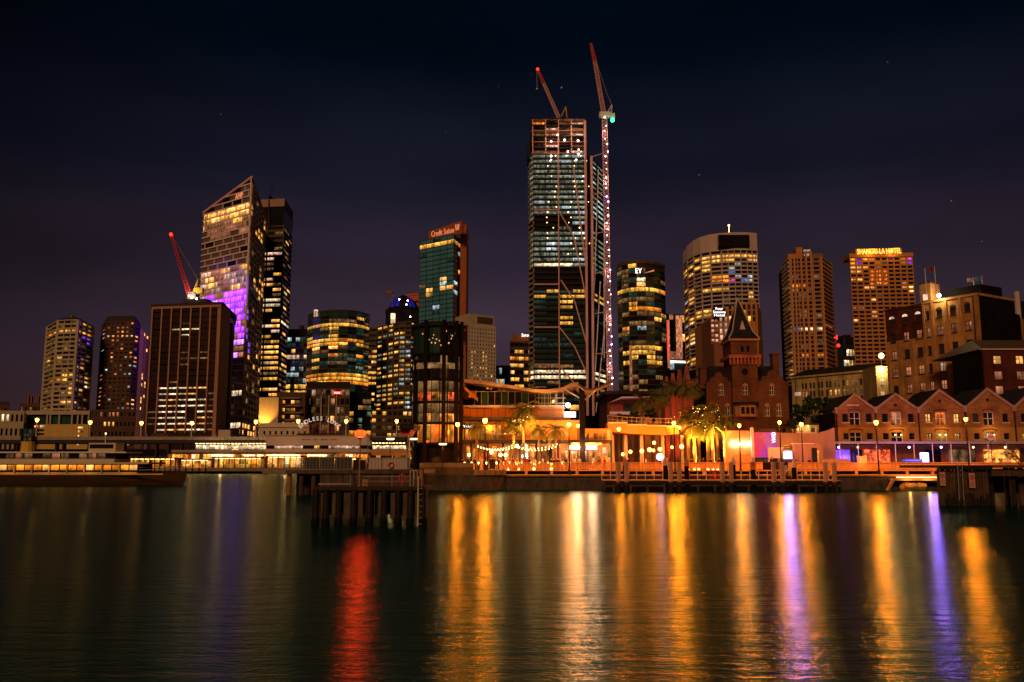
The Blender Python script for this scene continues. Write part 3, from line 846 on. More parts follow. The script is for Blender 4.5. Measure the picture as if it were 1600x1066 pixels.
for px, py in ((624, 468), (637, 470), (635, 476), (641, 495)):
    m = MB(); m.ball((X(px, 646, py), 646, Z(py, 646)), .42); m.build('lamp', 'bulb_white', root)
m = MB(); m.tube((X(613, 655, 480), 655, Z(481, 655)), (X(613, 655, 480), 655, Z(455, 655)), .35); m.tube((X(613, 655, 480), 655, Z(457, 655)), (X(603, 655, 457), 655, Z(457, 655)), 1.2); m.build('davit', 'brown_panel', root)
pk = picker(['glass_dark', 'red_panel'], [(0, 0, 0, 5, 'red_panel', 1)], .1, ('lit_warm',), 19)
tower('orange_tower', 'orange red tower top showing behind the domed tower', [(631, 810), (662, 800)], 457, 30, (4,), .9, .35, 'red_panel', pk, dep=.5, py=480, stuff=True)
# --- teal glass tower with the rust-red blade
R_ = [(1, 1, 0, 6, 'lit_gold', .9), (7, 7, 4, 6, 'lit_gold', .7), (9, 9, 3, 3, 'lit_warm', 1), (10, 10, 0, 0, 'lit_dim', 1), (11, 11, 1, 6, 'lit_warm', .55), (12, 12, 0, 1, 'lit_gold', .8), (21, 21, 0, 0, 'lit_gold', 1), (21, 21, 4, 6, 'lit_gold', .8), (22, 22, 1, 6, ('lit_gold', 'lit_dim'), .8), (23, 24, 0, 6, 'lit_dim', .5)]
pk = picker(['glass_teal'], R_, .035, ('lit_cool', 'lit_teal'), 20)
root, P, poly, z0, z1 = tower('teal_glass_tower', 'teal glass tower with a rust red blade wall down its side', [(655, 640), (709, 620), (722, 640)], 366, 27, (5, 2), .97, .90, 'black_metal', pk, dep=.3, py=430, depth=30, ybase=560)
m = MB(); m.box(X(719.5, 640, 430), X(729.5, 640, 430), 632, 662, 2.5, Z(351, 632)); m.build('blade_wall', 'rust_blade', root)
L = frame(P[0], P[1])
m = MB(); m.xprism([(L * .20, z1), (L * 1.16, z1), (L * 1.16, z1 + 9.5), (L * .20, z1 + 6.5)], 2, 4); m.build('sign_wall', 'rust_blade', root)
sign_text(root, 'Credit Suisse', L * .62, 1.8, z1 + 2.0, 6.0, 'sign_orange', L * .66, depth=.15)
for a in (-.5, 0, .5):
    m = MB(); m.xprism([(L * 1.03 + a * 2, z1 + 3.2), (L * 1.03 + a * 2 + .6, z1 + 3.2), (L * 1.03 + a * 3.4 + .6, z1 + 7.4), (L * 1.03 + a * 3.4, z1 + 7.4)], 1.6, 1.95); m.build('emblem_sail', 'sign_orange', root)
unframe()
# --- white hotel with small square windows
pk = picker(['glass_dark'], [(6, 14, 1, 6, 'lit_gold', .35), (0, 3, 0, 9, 'glass_dark', 1)], .06, ('lit_gold', 'lit_warm'), 21)
root, P, poly, z0, z1 = tower('white_hotel', 'white slab hotel with a grid of small square windows', [(731, 600), (775, 612)], 510, 36, (10,), .40, .50, 'pale_stone', pk, dep=.5, py=560, stuff=True, roof=('pale_stone', 1.5))
L = frame(P[0], P[1]); m = MB(); m.box(1, L - 1, 1, 20, z1 + 1.5, z1 + 9); m.build('plant_storey', 'beige_render', root)
m = MB(); m.box(L * .35, L * .9, .7, 1.1, z1 + 3, z1 + 7.5); m.build('sign_board', 'dark_grid', root); unframe()
# --- dark tower with a white roof sign; low blocks beside it
pk = picker(['glass_dark'], [(2, 2, 0, 9, 'lit_amber', .8), (1, 14, 0, 9, ('lit_gold', 'lit_warm'), .42)], .1, ('lit_gold',), 22)
root, P, poly, z0, z1 = tower('banded_office', 'brown office block with banded yellow windows and a white roof sign', [(797, 800), (840, 806)], 533, 18, (6,), .96, .5, 'bronze', pk, dep=.5, py=570)
m = MB(); m.box(X(799, 803, 525), X(838, 803, 525), 803, 825, z1, Z(523, 803)); m.build('plant_storey', 'brown_panel', root)
sign_text(root, 'Suncorp', X(824, 802, 522), 802, Z(526, 802), 4.2, 'sign_white', X(833, 802, 522) - X(815, 802, 522), depth=.2)
pk = picker(['glass_dark'], [(1, 4, 0, 8, ('lit_cool', 'lit_white', 'lit_gold'), .5)], .1, ('lit_cool',), 23)
tower('low_office', 'low dark office between the white hotel and the banded office', [(775, 780), (798, 780)], 571, 9, (5,), .9, .55, 'dark_metal', pk, dep=.4, py=585)

# --- the tallest tower, still under construction
Yt = 680
ptsT = [(826.5, 690), (833, 680), (915.5, 680), (924, 686), (946, 720)]
PT = [(X(a, b, 420), b) for a, b in ptsT]
ztop = Z(240, Yt); FL = 47
root = thing('unfinished_skyscraper', 'tallest tower, unfinished, with pink diagonal braces and lit bare upper floors', 'building', (PT[1][0] + 20, 700, 2.5))
polyT = PT + [(PT[4][0] + 2, 750), (PT[0][0], 750)]
zT0 = Z(628, Yt)
m = MB(); m.prism(inset(polyT, 1.0), 2.5, ztop); m.build('core', 'black_metal', root)
TR = random.Random(9)
def tp(r, c, side=False):
    t = r / FL; q = TR.random()
    if .465 < t < .55: return 'glass_dark'
    if t < .44:
        if .25 < t < .30 and q < .5: return 'glass_dark'
        return 'lit_green' if q < .85 else 'lit_cool'
    if .55 < t < .585: return 'lit_gold' if q < .7 else 'glass_teal'
    if .585 < t < .70 and c in (2,) and not side: return 'lit_gold' if q < .7 else 'glass_green'
    if .44 <= t <= .465: return 'lit_white' if q < .6 else 'lit_green'
    if .86 < t < .90: return 'lit_white'
    if .84 < t < .97: return 'lit_dim' if q < .5 else 'glass_green'
    return 'glass_green' if q < .7 else ('lit_teal' if q < .92 else 'glass_dark')
facade(root, PT[1], PT[2], zT0, ztop, FL, 4, .96, .62, .9, 'dark_metal', tp, ledge=.3)
facade(root, PT[0], PT[1], zT0, ztop, FL, 1, .96, .60, .9, 'concrete', tp, stuff=True, ledge=.8)
facade(root, PT[3], PT[4], zT0, ztop, FL, 2, .94, .62, .9, 'dark_metal', lambda r, c: tp(r, c, True), ledge=.2)
lamps = MB()
L = frame(PT[1], PT[2])
dzT = (ztop - zT0) / FL
for r in range(20):
    for c in (.36, .72, .98):
        if TR.random() < .8: lamps.ball((L * c + TR.uniform(-4, 4), -.2, ztop - (r + .45) * dzT), .32 + .22 * TR.random(), 6, 4)
tag(lamps.build('site_lamp', 'bulb_small', root), kind='stuff')
def pxz(px, py): return ((X(px, Yt, py) - PT[1][0]), -1.2, Z(py, Yt))
for ch in ([(851, 250), (851, 605)],):
    pass
for a, b in (((872, 200), (874, 606)), ((914, 190), (918, 650)), ((924, 245), (927, 650))):
    p = pxz(*a); q = pxz(*b); m = MB(); w = 1.0 if a[0] > 900 else .5
    m.tube(p, q, w, n=6); m.build('column', 'pink_steel', root)
for seg in ([(896, 262), (917, 430)], [(874, 332), (897, 372), (917, 475)], [(876, 438), (898, 472), (917, 540)], [(874, 512), (898, 543), (917, 585)], [(874, 572), (898, 600)]):
    m = MB(); m.path([pxz(*p) for p in seg], .52, 6); m.build('brace', 'pink_steel', root)
for y in (329, 445, 512, 570):
    m = MB(); m.tube(pxz(834, y), pxz(874, y), .6, n=5); m.build('transfer_beam', 'pink_steel', root)
# bare floors on top
zt2 = Z(187, Yt)
m = MB(); m.box(4, L - 4, 4, 40, ztop, zt2 - 4); m.build('lift_core', 'concrete', root)
nf = 6
for k in range(nf + 1):
    z = ztop + (zt2 - ztop) * k / nf
    m = MB(); m.box(-1.2, L + .6, -1, 45, z - .35, z + .35); m.build('bare_slab', 'dark_concrete' if k % 2 else 'brown_frame', root)
for k in range(nf):
    z = ztop + (zt2 - ztop) * k / nf
    for c in range(4):
        key = ('lit_dim', 'lit_peach', 'glass_grey', 'lit_rose', 'glass_dark', 'lit_peach')[(k * 2 + c) % 6] if k != 2 else 'glass_dark'
        if k == 5: key = ('lit_amber', 'glass_dark', 'lit_dim', 'lit_rose')[c]
        block('floor_bay', key, root, L * c / 4 + .6, L * (c + 1) / 4 - .6, 3.0, 3.4, z + .8, z + (zt2 - ztop) / nf - 1.4)
for c in range(5):
    m = MB(); m.tube((L * c / 4, -.6, ztop), (L * c / 4, -.6, zt2), .5, n=5); m.build('bare_column', 'pink_steel', root)
m = MB()
for z in (zt2 + .3, zt2 - 5): m.path([(-2, -1.5, z), (L + 1, -1.5, z), (L + 1, 20, z)], .25)
for c in range(6): m.tube((-2 + (L + 3) * c / 5, -1.5, zt2 - 8), (-2 + (L + 3) * c / 5, -1.5, zt2 + 1), .25)
m.build('safety_screen_frame', 'dark_metal', root)
m = MB(); m.box(-4.2, -2.2, -1.4, 20, Z(248, Yt), Z(222, Yt)); m.build('climbing_screen', 'dark_metal', root)
m = MB(); m.box(L + .8, L + 2.4, -1.4, 20, Z(236, Yt), Z(192, Yt)); m.build('climbing_screen', 'glass_dark', root)
for px, py in ((871, 212), (882, 220), (903, 221), (861, 222), (904, 235), (887, 238), (904, 242), (861, 245), (900, 251), (861, 251)):
    q = pxz(px, py); m = MB(); m.ball((q[0], -1.6, q[2]), .55 + .3 * rnd.random(), 7, 5); m.build('floodlamp', 'bulb_pink', root)
unframe()
point(root, (PT[1][0] + 16, 672, ztop + 8), 2600, (1, .6, .4), 1); point(root, (PT[1][0] + 30, 672, ztop + 18), 2600, (1, .6, .4), 1)
# thin stays down the right-hand corner
L = frame(PT[3], PT[4])
m = MB(); pts2 = [(938, 262), (930, 470), (941, 440), (931, 600), (944, 520), (934, 640)]
unframe()
for a, b in (((935, 265), (928, 470)), ((938, 440), (929, 600)), ((944, 520), (931, 645)), ((944, 300), (944, 560))):
    m = MB(); m.tube(at(a[0], a[1], 684), at(b[0], b[1], 684), .45, n=5); m.build('stay', 'white_paint', root)
# crane riding on top
root = thing('luffing_crane', 'small luffing crane standing on top of the unfinished skyscraper', 'crane', (X(878, 690, 187), 690, zt2))
Yc = 690
m = MB(); m.box(X(871, Yc, 187), X(887, Yc, 187), Yc - 2, Yc + 2, zt2 + .4, zt2 + 3); m.build('slew_deck', 'yellow_paint', root)
m = MB(); lattice(m, (X(873, Yc, 184), Yc, Z(184, Yc)), (X(849, Yc, 130), Yc, Z(130, Yc)), 2.4, 16, .28, taper=.8); m.build('jib', 'pink_steel', root)
m = MB(); lattice(m, (X(849, Yc, 130), Yc, Z(130, Yc)), (X(840, Yc, 109), Yc, Z(109, Yc)), 2.2, 6, .34, taper=.4); m.build('jib_tip', 'red_paint', root)
m = MB(); m.path([(X(886, Yc, 184), Yc, Z(184, Yc)), (X(884, Yc, 167), Yc, Z(167, Yc)), (X(877, Yc, 182), Yc, Z(182, Yc))], .45); m.build('back_mast', 'yellow_paint', root)
m = MB(); m.path([(X(884, Yc, 167), Yc, Z(167, Yc)), (X(872, Yc, 153), Yc, Z(153, Yc)), (X(846, Yc, 122), Yc, Z(122, Yc))], .14); m.build('pendant_rope', 'dark_metal', root)
m = MB(); m.tube((X(839, Yc, 112), Yc, Z(112, Yc)), (X(839, Yc, 112), Yc, Z(140, Yc)), .10); m.ball((X(839, Yc, 139), Yc, Z(139, Yc)), .8); m.build('hook', 'white_paint', root)
m = MB(); m.ball((X(840, Yc, 109), Yc - 1, Z(109, Yc)), 1.1); m.build('beacon', 'bulb_red', root)
# tower crane on its own mast beside it
Yc = 676
root = thing('tower_crane', 'tall tower crane with a lamp-lit mast beside the unfinished skyscraper', 'crane', (X(953, Yc, 610), Yc, 2.5))
top = at(944.5, 182, Yc); base = at(953.5, 640, Yc)
m = MB(); lattice(m, base, top, 3.6, 90, .20); m.build('mast', 'pink_steel', root)
m = MB(); lattice(m, (top.x - .5, Yc, top.z + 2), tuple(at(929, 95, Yc)), 3.0, 26, .24, taper=.75); m.build('jib', 'pink_steel', root)
m = MB(); lattice(m, tuple(at(929, 95, Yc)), tuple(at(923, 68, Yc)), 2.4, 8, .40, taper=.45); m.build('jib_tip', 'red_paint', root)
m = MB(); m.box(top.x - 4, top.x + 5, Yc - 2, Yc + 3, top.z - .5, top.z + 3.2); m.build('machinery_deck', 'white_paint', root)
m = MB(); m.path([tuple(at(955, 182, Yc)), tuple(at(956, 164, Yc)), tuple(at(947, 180, Yc))], .5); m.box(top.x + 5, top.x + 8, Yc - 2, Yc + 2, top.z - 2, top.z + 2); m.build('back_mast', 'white_paint', root)
m = MB(); m.path([tuple(at(956, 164, Yc)), tuple(at(949, 148, Yc)), tuple(at(930, 92, Yc))], .22); m.build('pendant_rope', 'grey_metal', root)
m = MB(); m.ball(tuple(at(957, 188, Yc - 3)), 1.5); m.build('deck_lamp', 'bulb_green', root)
for i in range(44):
    f = (i + .5) / 44; p = base.lerp(top, f)
    m = MB(); m.ball((p.x + rnd.uniform(-.6, 2.0), Yc - 2.6, p.z + rnd.uniform(-1.2, 1.2)), .30 + .30 * rnd.random(), 6, 4); m.build('mast_lamp', 'bulb_violet' if i in (9, 10, 24, 30, 31) else 'bulb_pink', root)
for i in (6, 13, 20, 27, 34, 41):
    p = base.lerp(top, i / 44); point(root, (p.x, Yc - 5, p.z), 1500, (1, .62, .55), .5)
for i in (2, 8, 14, 20, 26, 32, 38):
    p = base.lerp(top, (i + .2) / 44); m = MB(); m.tube((p.x - 2, Yc, p.z), (p.x - 10, Yc + 8, p.z), .4, n=4); m.build('mast_tie', 'pink_steel', root)

# --- rounded tower with the white sign
pts = []
for i in range(8):
    a = radians(200 + i * 140 / 7)
    pts.append((1003 + 40.5 * cos(a), 655 + 26 * sin(a)))
R_ = [(3, 3, 3, 3, 'lit_white', 1), (4, 4, 3, 3, 'lit_warm', 1), (5, 5, 0, 6, ('lit_gold', 'lit_gold', 'lit_amber'), 1), (7, 7, 1, 4, 'lit_dim', 1), (9, 9, 2, 5, 'lit_amber', 1), (10, 10, 3, 5, 'lit_dim', 1), (12, 12, 2, 4, 'lit_dim', 1), (13, 13, 1, 1, 'lit_amber', 1), (13, 13, 3, 3, 'lit_cool', 1), (17, 18, 2, 4, 'lit_gold', .9), (19, 20, 4, 4, 'lit_gold', 1), (22, 22, 3, 4, 'lit_teal', .5)]
pk = picker(['glass_dark', 'glass_green', 'glass_brown'], R_, .34, ('lit_teal', 'lit_dim', 'lit_dim', 'lit_gold'), 24)
root, P, poly, z0, z1 = tower('rounded_tower', 'rounded dark glass tower with thin floor bands and a white sign near its top', pts, 411, 27, (1,) * 7, 1.0, .84, 'bronze', pk, dep=.3, py=500, depth=25, ybase=616, roof=('bronze', 2.0))
sign_text(root, 'EY', X(997, 626, 424), 624, Z(428, 626), 5.2, 'sign_white', 4.6, depth=.2)
m = MB(); m.xprism([(X(1006, 624, 424), Z(428, 626)), (X(1022, 624, 424), Z(422.5, 626)), (X(1022, 624, 424), Z(425, 626))], 623.5, 624); m.build('sign_beam', 'sign_orange', root)
m = MB(); m.box(X(983, 633, 570), X(986.5, 633, 570), 629, 632, 2.5, Z(540, 630)); m.build('lit_column', 'lit_peach', root)
# --- narrow red-lit office
pk = picker(['glass_dark', 'glass_green'], [], .12, ('lit_cool', 'lit_warm'), 25)
root, P, poly, z0, z1 = tower('red_frame_office', 'dark office with glowing red frame left of the curved white tower', [(1039, 700), (1073, 705)], 490, 16, (5,), .95, .8, 'dark_metal', pk, dep=.4, py=530)
L = frame(P[0], P[1])
for a, b, y0, y1 in ((.1, .2, 500, 575), (.52, .78, 492, 560), (.1, .75, 549, 561), (.22, .38, 491, 499)):
    m = MB(); m.box(L * a, L * b, -.8, .2, Z(y1, 700), Z(y0, 700)); m.build('frame', 'lit_peach', root)
m = MB(); m.box(L * .08, L * .13, -1, -.8, Z(560, 700), Z(501, 700)); m.build('neon_strip', 'sign_red', root)
m = MB(); m.box(L * .2, L * .95, -1, -.3, Z(566.5, 700), Z(563.5, 700)); m.build('light_strip', 'sign_white', root)
unframe()

# --- curved pale tower
pts = [(1068.5, 640), (1075, 622), (1085, 610), (1097, 602), (1112, 597), (1130, 594), (1150, 592), (1170, 592), (1186.5, 594)]
R_ = [(0, 0, 2, 9, 'glass_dark', .9), (1, 1, 2, 9, ('lit_gold', 'lit_warm'), .9), (2, 2, 0, 6, 'lit_gold', .4), (2, 2, 9, 10, 'lit_warm', .8), (3, 4, 0, 4, 'lit_gold', .4), (3, 7, 5, 9, ('lit_cool', 'lit_blue', 'lit_rose'), .22), (6, 7, 4, 5, 'lit_amber', .9), (7, 7, 6, 6, 'lit_magenta', 1), (9, 9, 3, 5, 'lit_gold', .8), (14, 15, 0, 4, 'lit_gold', .8), (19, 21, 0, 5, ('lit_gold', 'lit_white'), .6), (25, 26, 0, 6, 'lit_gold', .7)]
pk = picker(['glass_dark', 'glass_dark', 'glass_grey'], R_, .17, ('lit_gold', 'lit_warm', 'lit_cool', 'lit_dim'), 26)
root, P, poly, z0, z1 = tower('curved_pale_tower', 'pale curved tower with a tall blank crown and a dark louvred panel', pts, 390, 28, (1, 1, 1, 1, 1, 2, 2, 2), .86, .64, 'pink_concrete', pk, dep=.8, py=470, depth=30, ledge=.15, ybase=572)
zc_ = Z(363, 592)
hp = [z1 + 8, z1 + 9.5, z1 + 10.6, z1 + 11.3, z1 + 11.8, zc_, zc_, zc_, zc_, zc_, zc_ - 6]
m = MB(); m.prism(poly, z1 + .01, hp); m.build('crown', 'pink_concrete', root)
m = MB(); m.box(X(1122, 592, 377), X(1170, 592, 377), 590.2, 594, Z(386, 592), Z(368, 592)); m.build('louvre_panel', 'glass_dark', root)
for k in range(7):
    m = MB(); z = Z(386, 592) + (Z(368, 592) - Z(386, 592)) * (k + .5) / 7; m.box(X(1122.5, 592, 377), X(1169.5, 592, 377), 589.9, 590.15, z - .12, z + .12); m.build('louvre', 'dark_metal', root)
m = MB()
for a in range(6): m.tube((X(1172 + a * 2, 600, 362), 600, zc_), (X(1172 + a * 2, 600, 362), 600, zc_ + 1 + (a % 3)), .25)
m.build('aerial', 'dark_metal', root)
m = MB(); m.ball((X(1141, 592, 350), 596, Z(350, 592)), .7); m.tube((X(1141, 592, 350), 596, zc_), (X(1141, 592, 350), 596, Z(350, 592)), .15); m.build('beacon', 'bulb_small', root)
# --- brown hotel in front of it
Yb = 450
root = thing('brown_brick_hotel', 'orange brown hotel block with vertical fins and a white stacked sign', 'hotel', (X(1152, Yb), Yb + 10, 2.5))
zt = Z(469, Yb)
m = MB(); m.prism([(X(1118, 440, 520), 452), (X(1120, Yb, 520), Yb), (X(1183, Yb, 520), Yb), (X(1191, 465, 520), 465), (X(1191, 465, 520) + 4, 490), (X(1118, 440, 520), 490)], 2.5, [zt - 9, zt - 6, zt, zt - 4, zt - 4, zt - 9]); m.build('wall', 'orange_stone', root)
for i in range(9):
    px = 1122 + i * 7.4; m = MB(); m.box(X(px, Yb, 520), X(px + 2.6, Yb, 520), Yb - 1.0, Yb + .2, 2.5, zt - (8 - i * .8)); m.build('fin', 'orange_stone', root)
for i in range(8):
    for r in range(3 if i > 1 else 6):
        px = 1125 + i * 7.4; y = 476 + r * 9.5 + (10 if i < 2 else 0)
        k = 'glass_brown' if (i * 3 + r) % 4 else 'lit_warm'
        if i < 2 and r > 0: k = 'lit_rose'
        block('window', k, root, X(px, Yb, 520), X(px + 3.8, Yb, 520), Yb - .35, Yb + .1, Z(y + 7, Yb), Z(y, Yb))
m = MB(); m.box(X(1114, 446, 490), X(1134, 446, 490), 446.2, 447, Z(496, 446), Z(481, 446)); m.build('sign_board', 'dark_metal', root)
frame((X(1114, 446, 490), 446), (X(1134, 446, 490), 446))
w = X(1134, 446, 490) - X(1114, 446, 490)
for i, (s_, ww) in enumerate((('Four', .6), ('Seasons', 1.0), ('Hotel', .85))):
    sign_text(root, s_, w * .5, -.05, Z(484.5 + i * 5.0, 446), 1.9, 'sign_white', w * ww * .97, depth=.08)
unframe()
m = MB(); m.box(X(1116, 430, 550), X(1136, 430, 550), 430, 444, 2.5, Z(536, 430)); m.build('side_wing', 'brown_panel', root)
for i in range(2):
    for r in range(9):
        y = 500 + r * 7.6; block('window', 'lit_rose' if (r + i) % 3 else 'lit_peach', root, X(1112 + i * 6, 448, 520), X(1115.5 + i * 6, 448, 520), 447.6, 448, Z(y + 4, 448), Z(y, 448))
m = MB(); m.box(X(1110, 450, 540), X(1121, 450, 540), 448.1, 470, 2.5, Z(497, 448)); m.build('stair_tower', 'brown_panel', root)

# --- orange-ribbed apartment tower
Yw = 420
root = thing('ribbed_apartment_tower', 'tall apartment tower with orange vertical ribs and stacked balconies', 'building', (X(1262, Yw, 500), Yw + 10, 2.5))
zt = Z(402, Yw); z0 = Z(600, Yw)
ptsw = [(1226, 436), (1237, 422), (1286, 420), (1301, 436)]
PW = [(X(a, b, 480), b) for a, b in ptsw]
polyW = PW + [(PW[3][0] + 6, 460), (PW[0][0] + 4, 460)]
m = MB(); m.prism(inset(polyW, .9), 5, zt); m.build('core', 'black_metal', root)
NR = 29
WR = random.Random(5)
def wp(r, c):
    q = WR.random()
    if r == 16: return 'lit_blue' if c == 0 else ('lit_white' if q < .8 else 'lit_warm')
    if r == 6 and c < 2: return 'lit_amber'
    if r in (22, 30, 33) and q < .4: return 'lit_amber'
    return 'lit_dim' if q < .12 else ('glass_brown' if q < .6 else 'glass_dark')
facade(root, PW[0], PW[1], z0, zt, NR, 1, .7, .5, .9, 'pale_stone', lambda r, c: 'lit_warm' if WR.random() < .18 else 'glass_dark', ledge=.9, stuff=True, gname='balcony_stack')
facade(root, PW[1], PW[2], z0, zt, NR, 4, .86, .66, .8, 'brown_frame', wp)
facade(root, PW[2], PW[3], z0, zt, NR, 1, .7, .5, .9, 'brown_frame', lambda r, c: 'lit_warm' if WR.random() < .12 else 'glass_dark', ledge=.9, stuff=True, gname='balcony_stack')
L = frame(PW[1], PW[2])
for c, k in ((0, 'orange_stone'), (.14, 'orange_stone'), (.36, 'orange_stone'), (.52, 'orange_stone'), (.68, 'orange_stone'), (1.0, 'orange_stone')):
    m = MB(); m.box(L * c - .45, L * c + .45, -.9, .5, z0, zt + (3 if .3 < c < .7 else 0)); m.build('rib', k, root)
m = MB(); m.box(-.6, L * .34, .5, 12, zt, zt + 2.2); m.build('attic', 'orange_stone', root)
m = MB(); m.box(L * .22, L * .42, 0, 14, zt, zt + 5.2); m.build('plant_storey', 'orange_stone', root)
m = MB(); m.box(L * .42, L * .72, -.2, 14, zt, zt + 5.0); m.build('sign_wall', 'dark_grid', root)
sign_text(root, 'QUAY', L * .57, -.25, zt + 2.8, 1.7, 'sign_pale', L * .22, depth=.05); sign_text(root, 'WEST', L * .57, -.25, zt + .7, 1.7, 'sign_pale', L * .22, depth=.05)
m = MB(); m.box(L * .72, L * 1.1, 1, 14, zt, zt + 2.0); m.build('attic', 'brown_panel', root)
unframe()
# --- far office with red lamps between them
pk = picker(['glass_green', 'glass_dark'], [(1, 12, 1, 6, ('lit_gold', 'lit_green', 'lit_white'), .42)], .1, ('lit_gold',), 27)
root, P, poly, z0, z1 = tower('green_office', 'low green office with yellow windows just left of the signed hotel tower', [(1308, 620), (1337, 625)], 525, 12, (6,), .95, .6, 'dark_metal', pk, dep=.4, py=545)
m = MB(); m.box(X(1317, 625, 520), X(1327, 625, 520), 622, 640, z1, Z(523, 622)); m.build('plant_storey', 'dark_metal', root)
root = thing('red_beacon_chimney', 'slim chimney with two red lamps behind the ribbed apartment tower', 'chimney', (X(1304, 600), 600, 2.5))
m = MB(); m.box(X(1301.5, 600, 530), X(1307, 600, 530), 600, 606, 2.5, Z(514, 600)); m.build('shaft', 'brown_panel', root)
m = MB(); m.box(X(1301.5, 600, 530), X(1308, 600, 530), 599, 600, Z(531, 600), Z(524, 600)); m.build('neon_panel', 'sign_red', root)
m = MB(); m.ball((X(1310, 599, 540), 599, Z(540, 599)), 1.3); m.build('neon_lamp', 'sign_red', root)
# --- hotel with the glowing roof sign
R_ = [(0, 1, 0, 9, ('lit_dim', 'lit_amber', 'lit_magenta', 'lit_indigo'), .55), (0, 1, 8, 8, 'lit_amber', 1), (2, 2, 0, 2, 'lit_warm', 1), (2, 2, 4, 4, 'lit_peach', 1), (3, 3, 0, 1, 'lit_warm', .7), (5, 5, 0, 1, 'lit_warm', 1), (7, 8, 8, 9, 'lit_warm', .6), (7, 7, 2, 2, 'lit_warm', 1), (10, 10, 3, 3, 'lit_warm', 1), (12, 12, 0, 1, 'lit_peach', 1), (13, 14, 3, 3, 'lit_warm', 1), (15, 15, 0, 1, 'lit_warm', .7)]
def slp(base):
    def f(r, c, o=0):
        if 3 <= r <= 6 and 3 <= c <= 5: return None
        return base(r, c, 0)
    return f
pk = slp(picker(['glass_dark', 'glass_dark', 'glass_brown'], R_, .05, ('lit_warm', 'lit_peach'), 28))
root, P, poly, z0, z1 = tower('signed_hotel_tower', 'tall orange hotel tower with a glowing yellow roof sign and a big square window', [(1330, 452), (1429, 450)], 401, 30, (10,), .78, .56, 'orange_stone', pk, dep=.8, py=450, ybase=594)
L = frame(P[0], P[1]); dz = (z1 - z0) / 30
m = MB(); m.box(L * .3 + .4, L * .6 - .4, .7, .85, z1 - 7 * dz + .2, z1 - 3 * dz - .2); m.build('great_window', 'lit_orange', root)
m = MB()
for k in range(5): m.box(L * .3 + L * .3 * k / 4 - .15, L * .3 + L * .3 * k / 4 + .15, .1, .65, z1 - 7 * dz, z1 - 3 * dz)
for k in range(5): m.box(L * .3, L * .6, .15, .6, z1 - (3 + k) * dz - .15, z1 - (3 + k) * dz + .15)
m.build('window_frame', 'orange_stone', root)
block('chandelier', 'lit_white', root, L * .40, L * .52, .3, .5, z1 - 6.3 * dz, z1 - 5.9 * dz); block('chandelier', 'lit_white', root, L * .40, L * .50, .3, .5, z1 - 4.2 * dz, z1 - 3.8 * dz)
m = MB(); m.box(-.3, L + .3, -.3, 12, z1, z1 + 2.0); m.build('parapet', 'orange_stone', root)
sign_text(root, 'SHANGRI-LA HOTEL', L * .47, -.6, z1 + 1.6, 4.0, 'sign_yellow', L * .70, depth=.25, roty=-.012)
m = MB(); m.box(L * .1, L * .84, 0, 10, z1 + 2, z1 + 4.4); m.build('sign_wall', 'orange_stone', root)
point(root, (P[0][0] + L * .3, P[0][1] - 3.0, z1 + 3), 1500, (1, .42, .06), .5); point(root, (P[0][0] + L * .65, P[0][1] - 3.0, z1 + 3), 1500, (1, .42, .06), .5)
unframe()
# ================================================================== head of the cove: viaduct, station, ferry wharves
SOD = (1, .23, .010)
def street_lamp(name, label, px, Y, py, basez, power, col=SOD, key='bulb_sodium', r=.30, post='dark_metal', group=None, head='lantern', pr=.09, floor=None):
    p = at(px, py, Y)
    root = thing(name, label, 'street lamp', (p.x, Y, basez), group)
    h = p.z - basez
    m = MB(); m.lathe([(pr * 2.2, 0), (pr * 2.2, .5), (pr * 1.3, .7), (pr, h * .5), (pr * .75, h - r * 1.1)], (p.x, Y, basez), 8); m.build('post', post, root)
    m = MB(); m.lathe([(r * .45, -r * 1.15), (r * .85, -r * .4), (r, .1 * r), (r * .6, r * .7)], tuple(p), 10); m.build('lantern', key, root, True)
    m = MB(); m.lathe([(r * 1.25, r * .72), (r * .9, r * 1.05), (r * .15, r * 1.3)], tuple(p), 10); m.build('hood', post, root)
    point(root, tuple(p), power * 2.6, col, r * 1.05)
    return root

Yv = 455.0
def vz(px): return Z(686, Yv)
root = thing('viaduct', 'long dark elevated roadway on piers across the head of the cove', 'bridge', (X(250, Yv), Yv + 8, DECK))
zt = Z(685.5, Yv)
xl, xr = X(-60, Yv), X(640, Yv)
m = MB(); m.box(xl, xr, Yv, Yv + 16, zt - 2.4, zt); m.build('deck', 'dark_concrete', root)
m = MB(); m.box(xl, xr, Yv - .5, Yv - .1, zt - .7, zt + 1.0); m.build('parapet', 'concrete', root)
for px in (-20, 25, 86, 97, 139, 192, 243, 262, 282, 600, 615):
    m = MB(); m.box(X(px - 1.3, Yv), X(px + 1.3, Yv), Yv + 1, Yv + 4, DECK, zt - 2.4); m.build('pier', 'dark_concrete', root)
m = MB(); m.box(xl, X(270, Yv), Yv + 15, Yv + 15.5, DECK, zt - 5); m.build('back_wall', 'concrete', root)
for i, px in enumerate((58, 141, 221, 300, 400, 466, 541, 620)):
    street_lamp('roadway_lamp', ('%s pale lamp post from the left on the elevated roadway' % ('first', 'second', 'third', 'fourth', 'fifth', 'sixth', 'seventh', 'eighth')[i]), px, Yv + (14 if px != 400 else -3), (656, 660, 661, 661, 659, 658, 658, 658)[i], zt, 150, (1, .40, .08), 'bulb_sodium', .95, 'pale_stone', 'lamps on the elevated roadway', pr=.35)
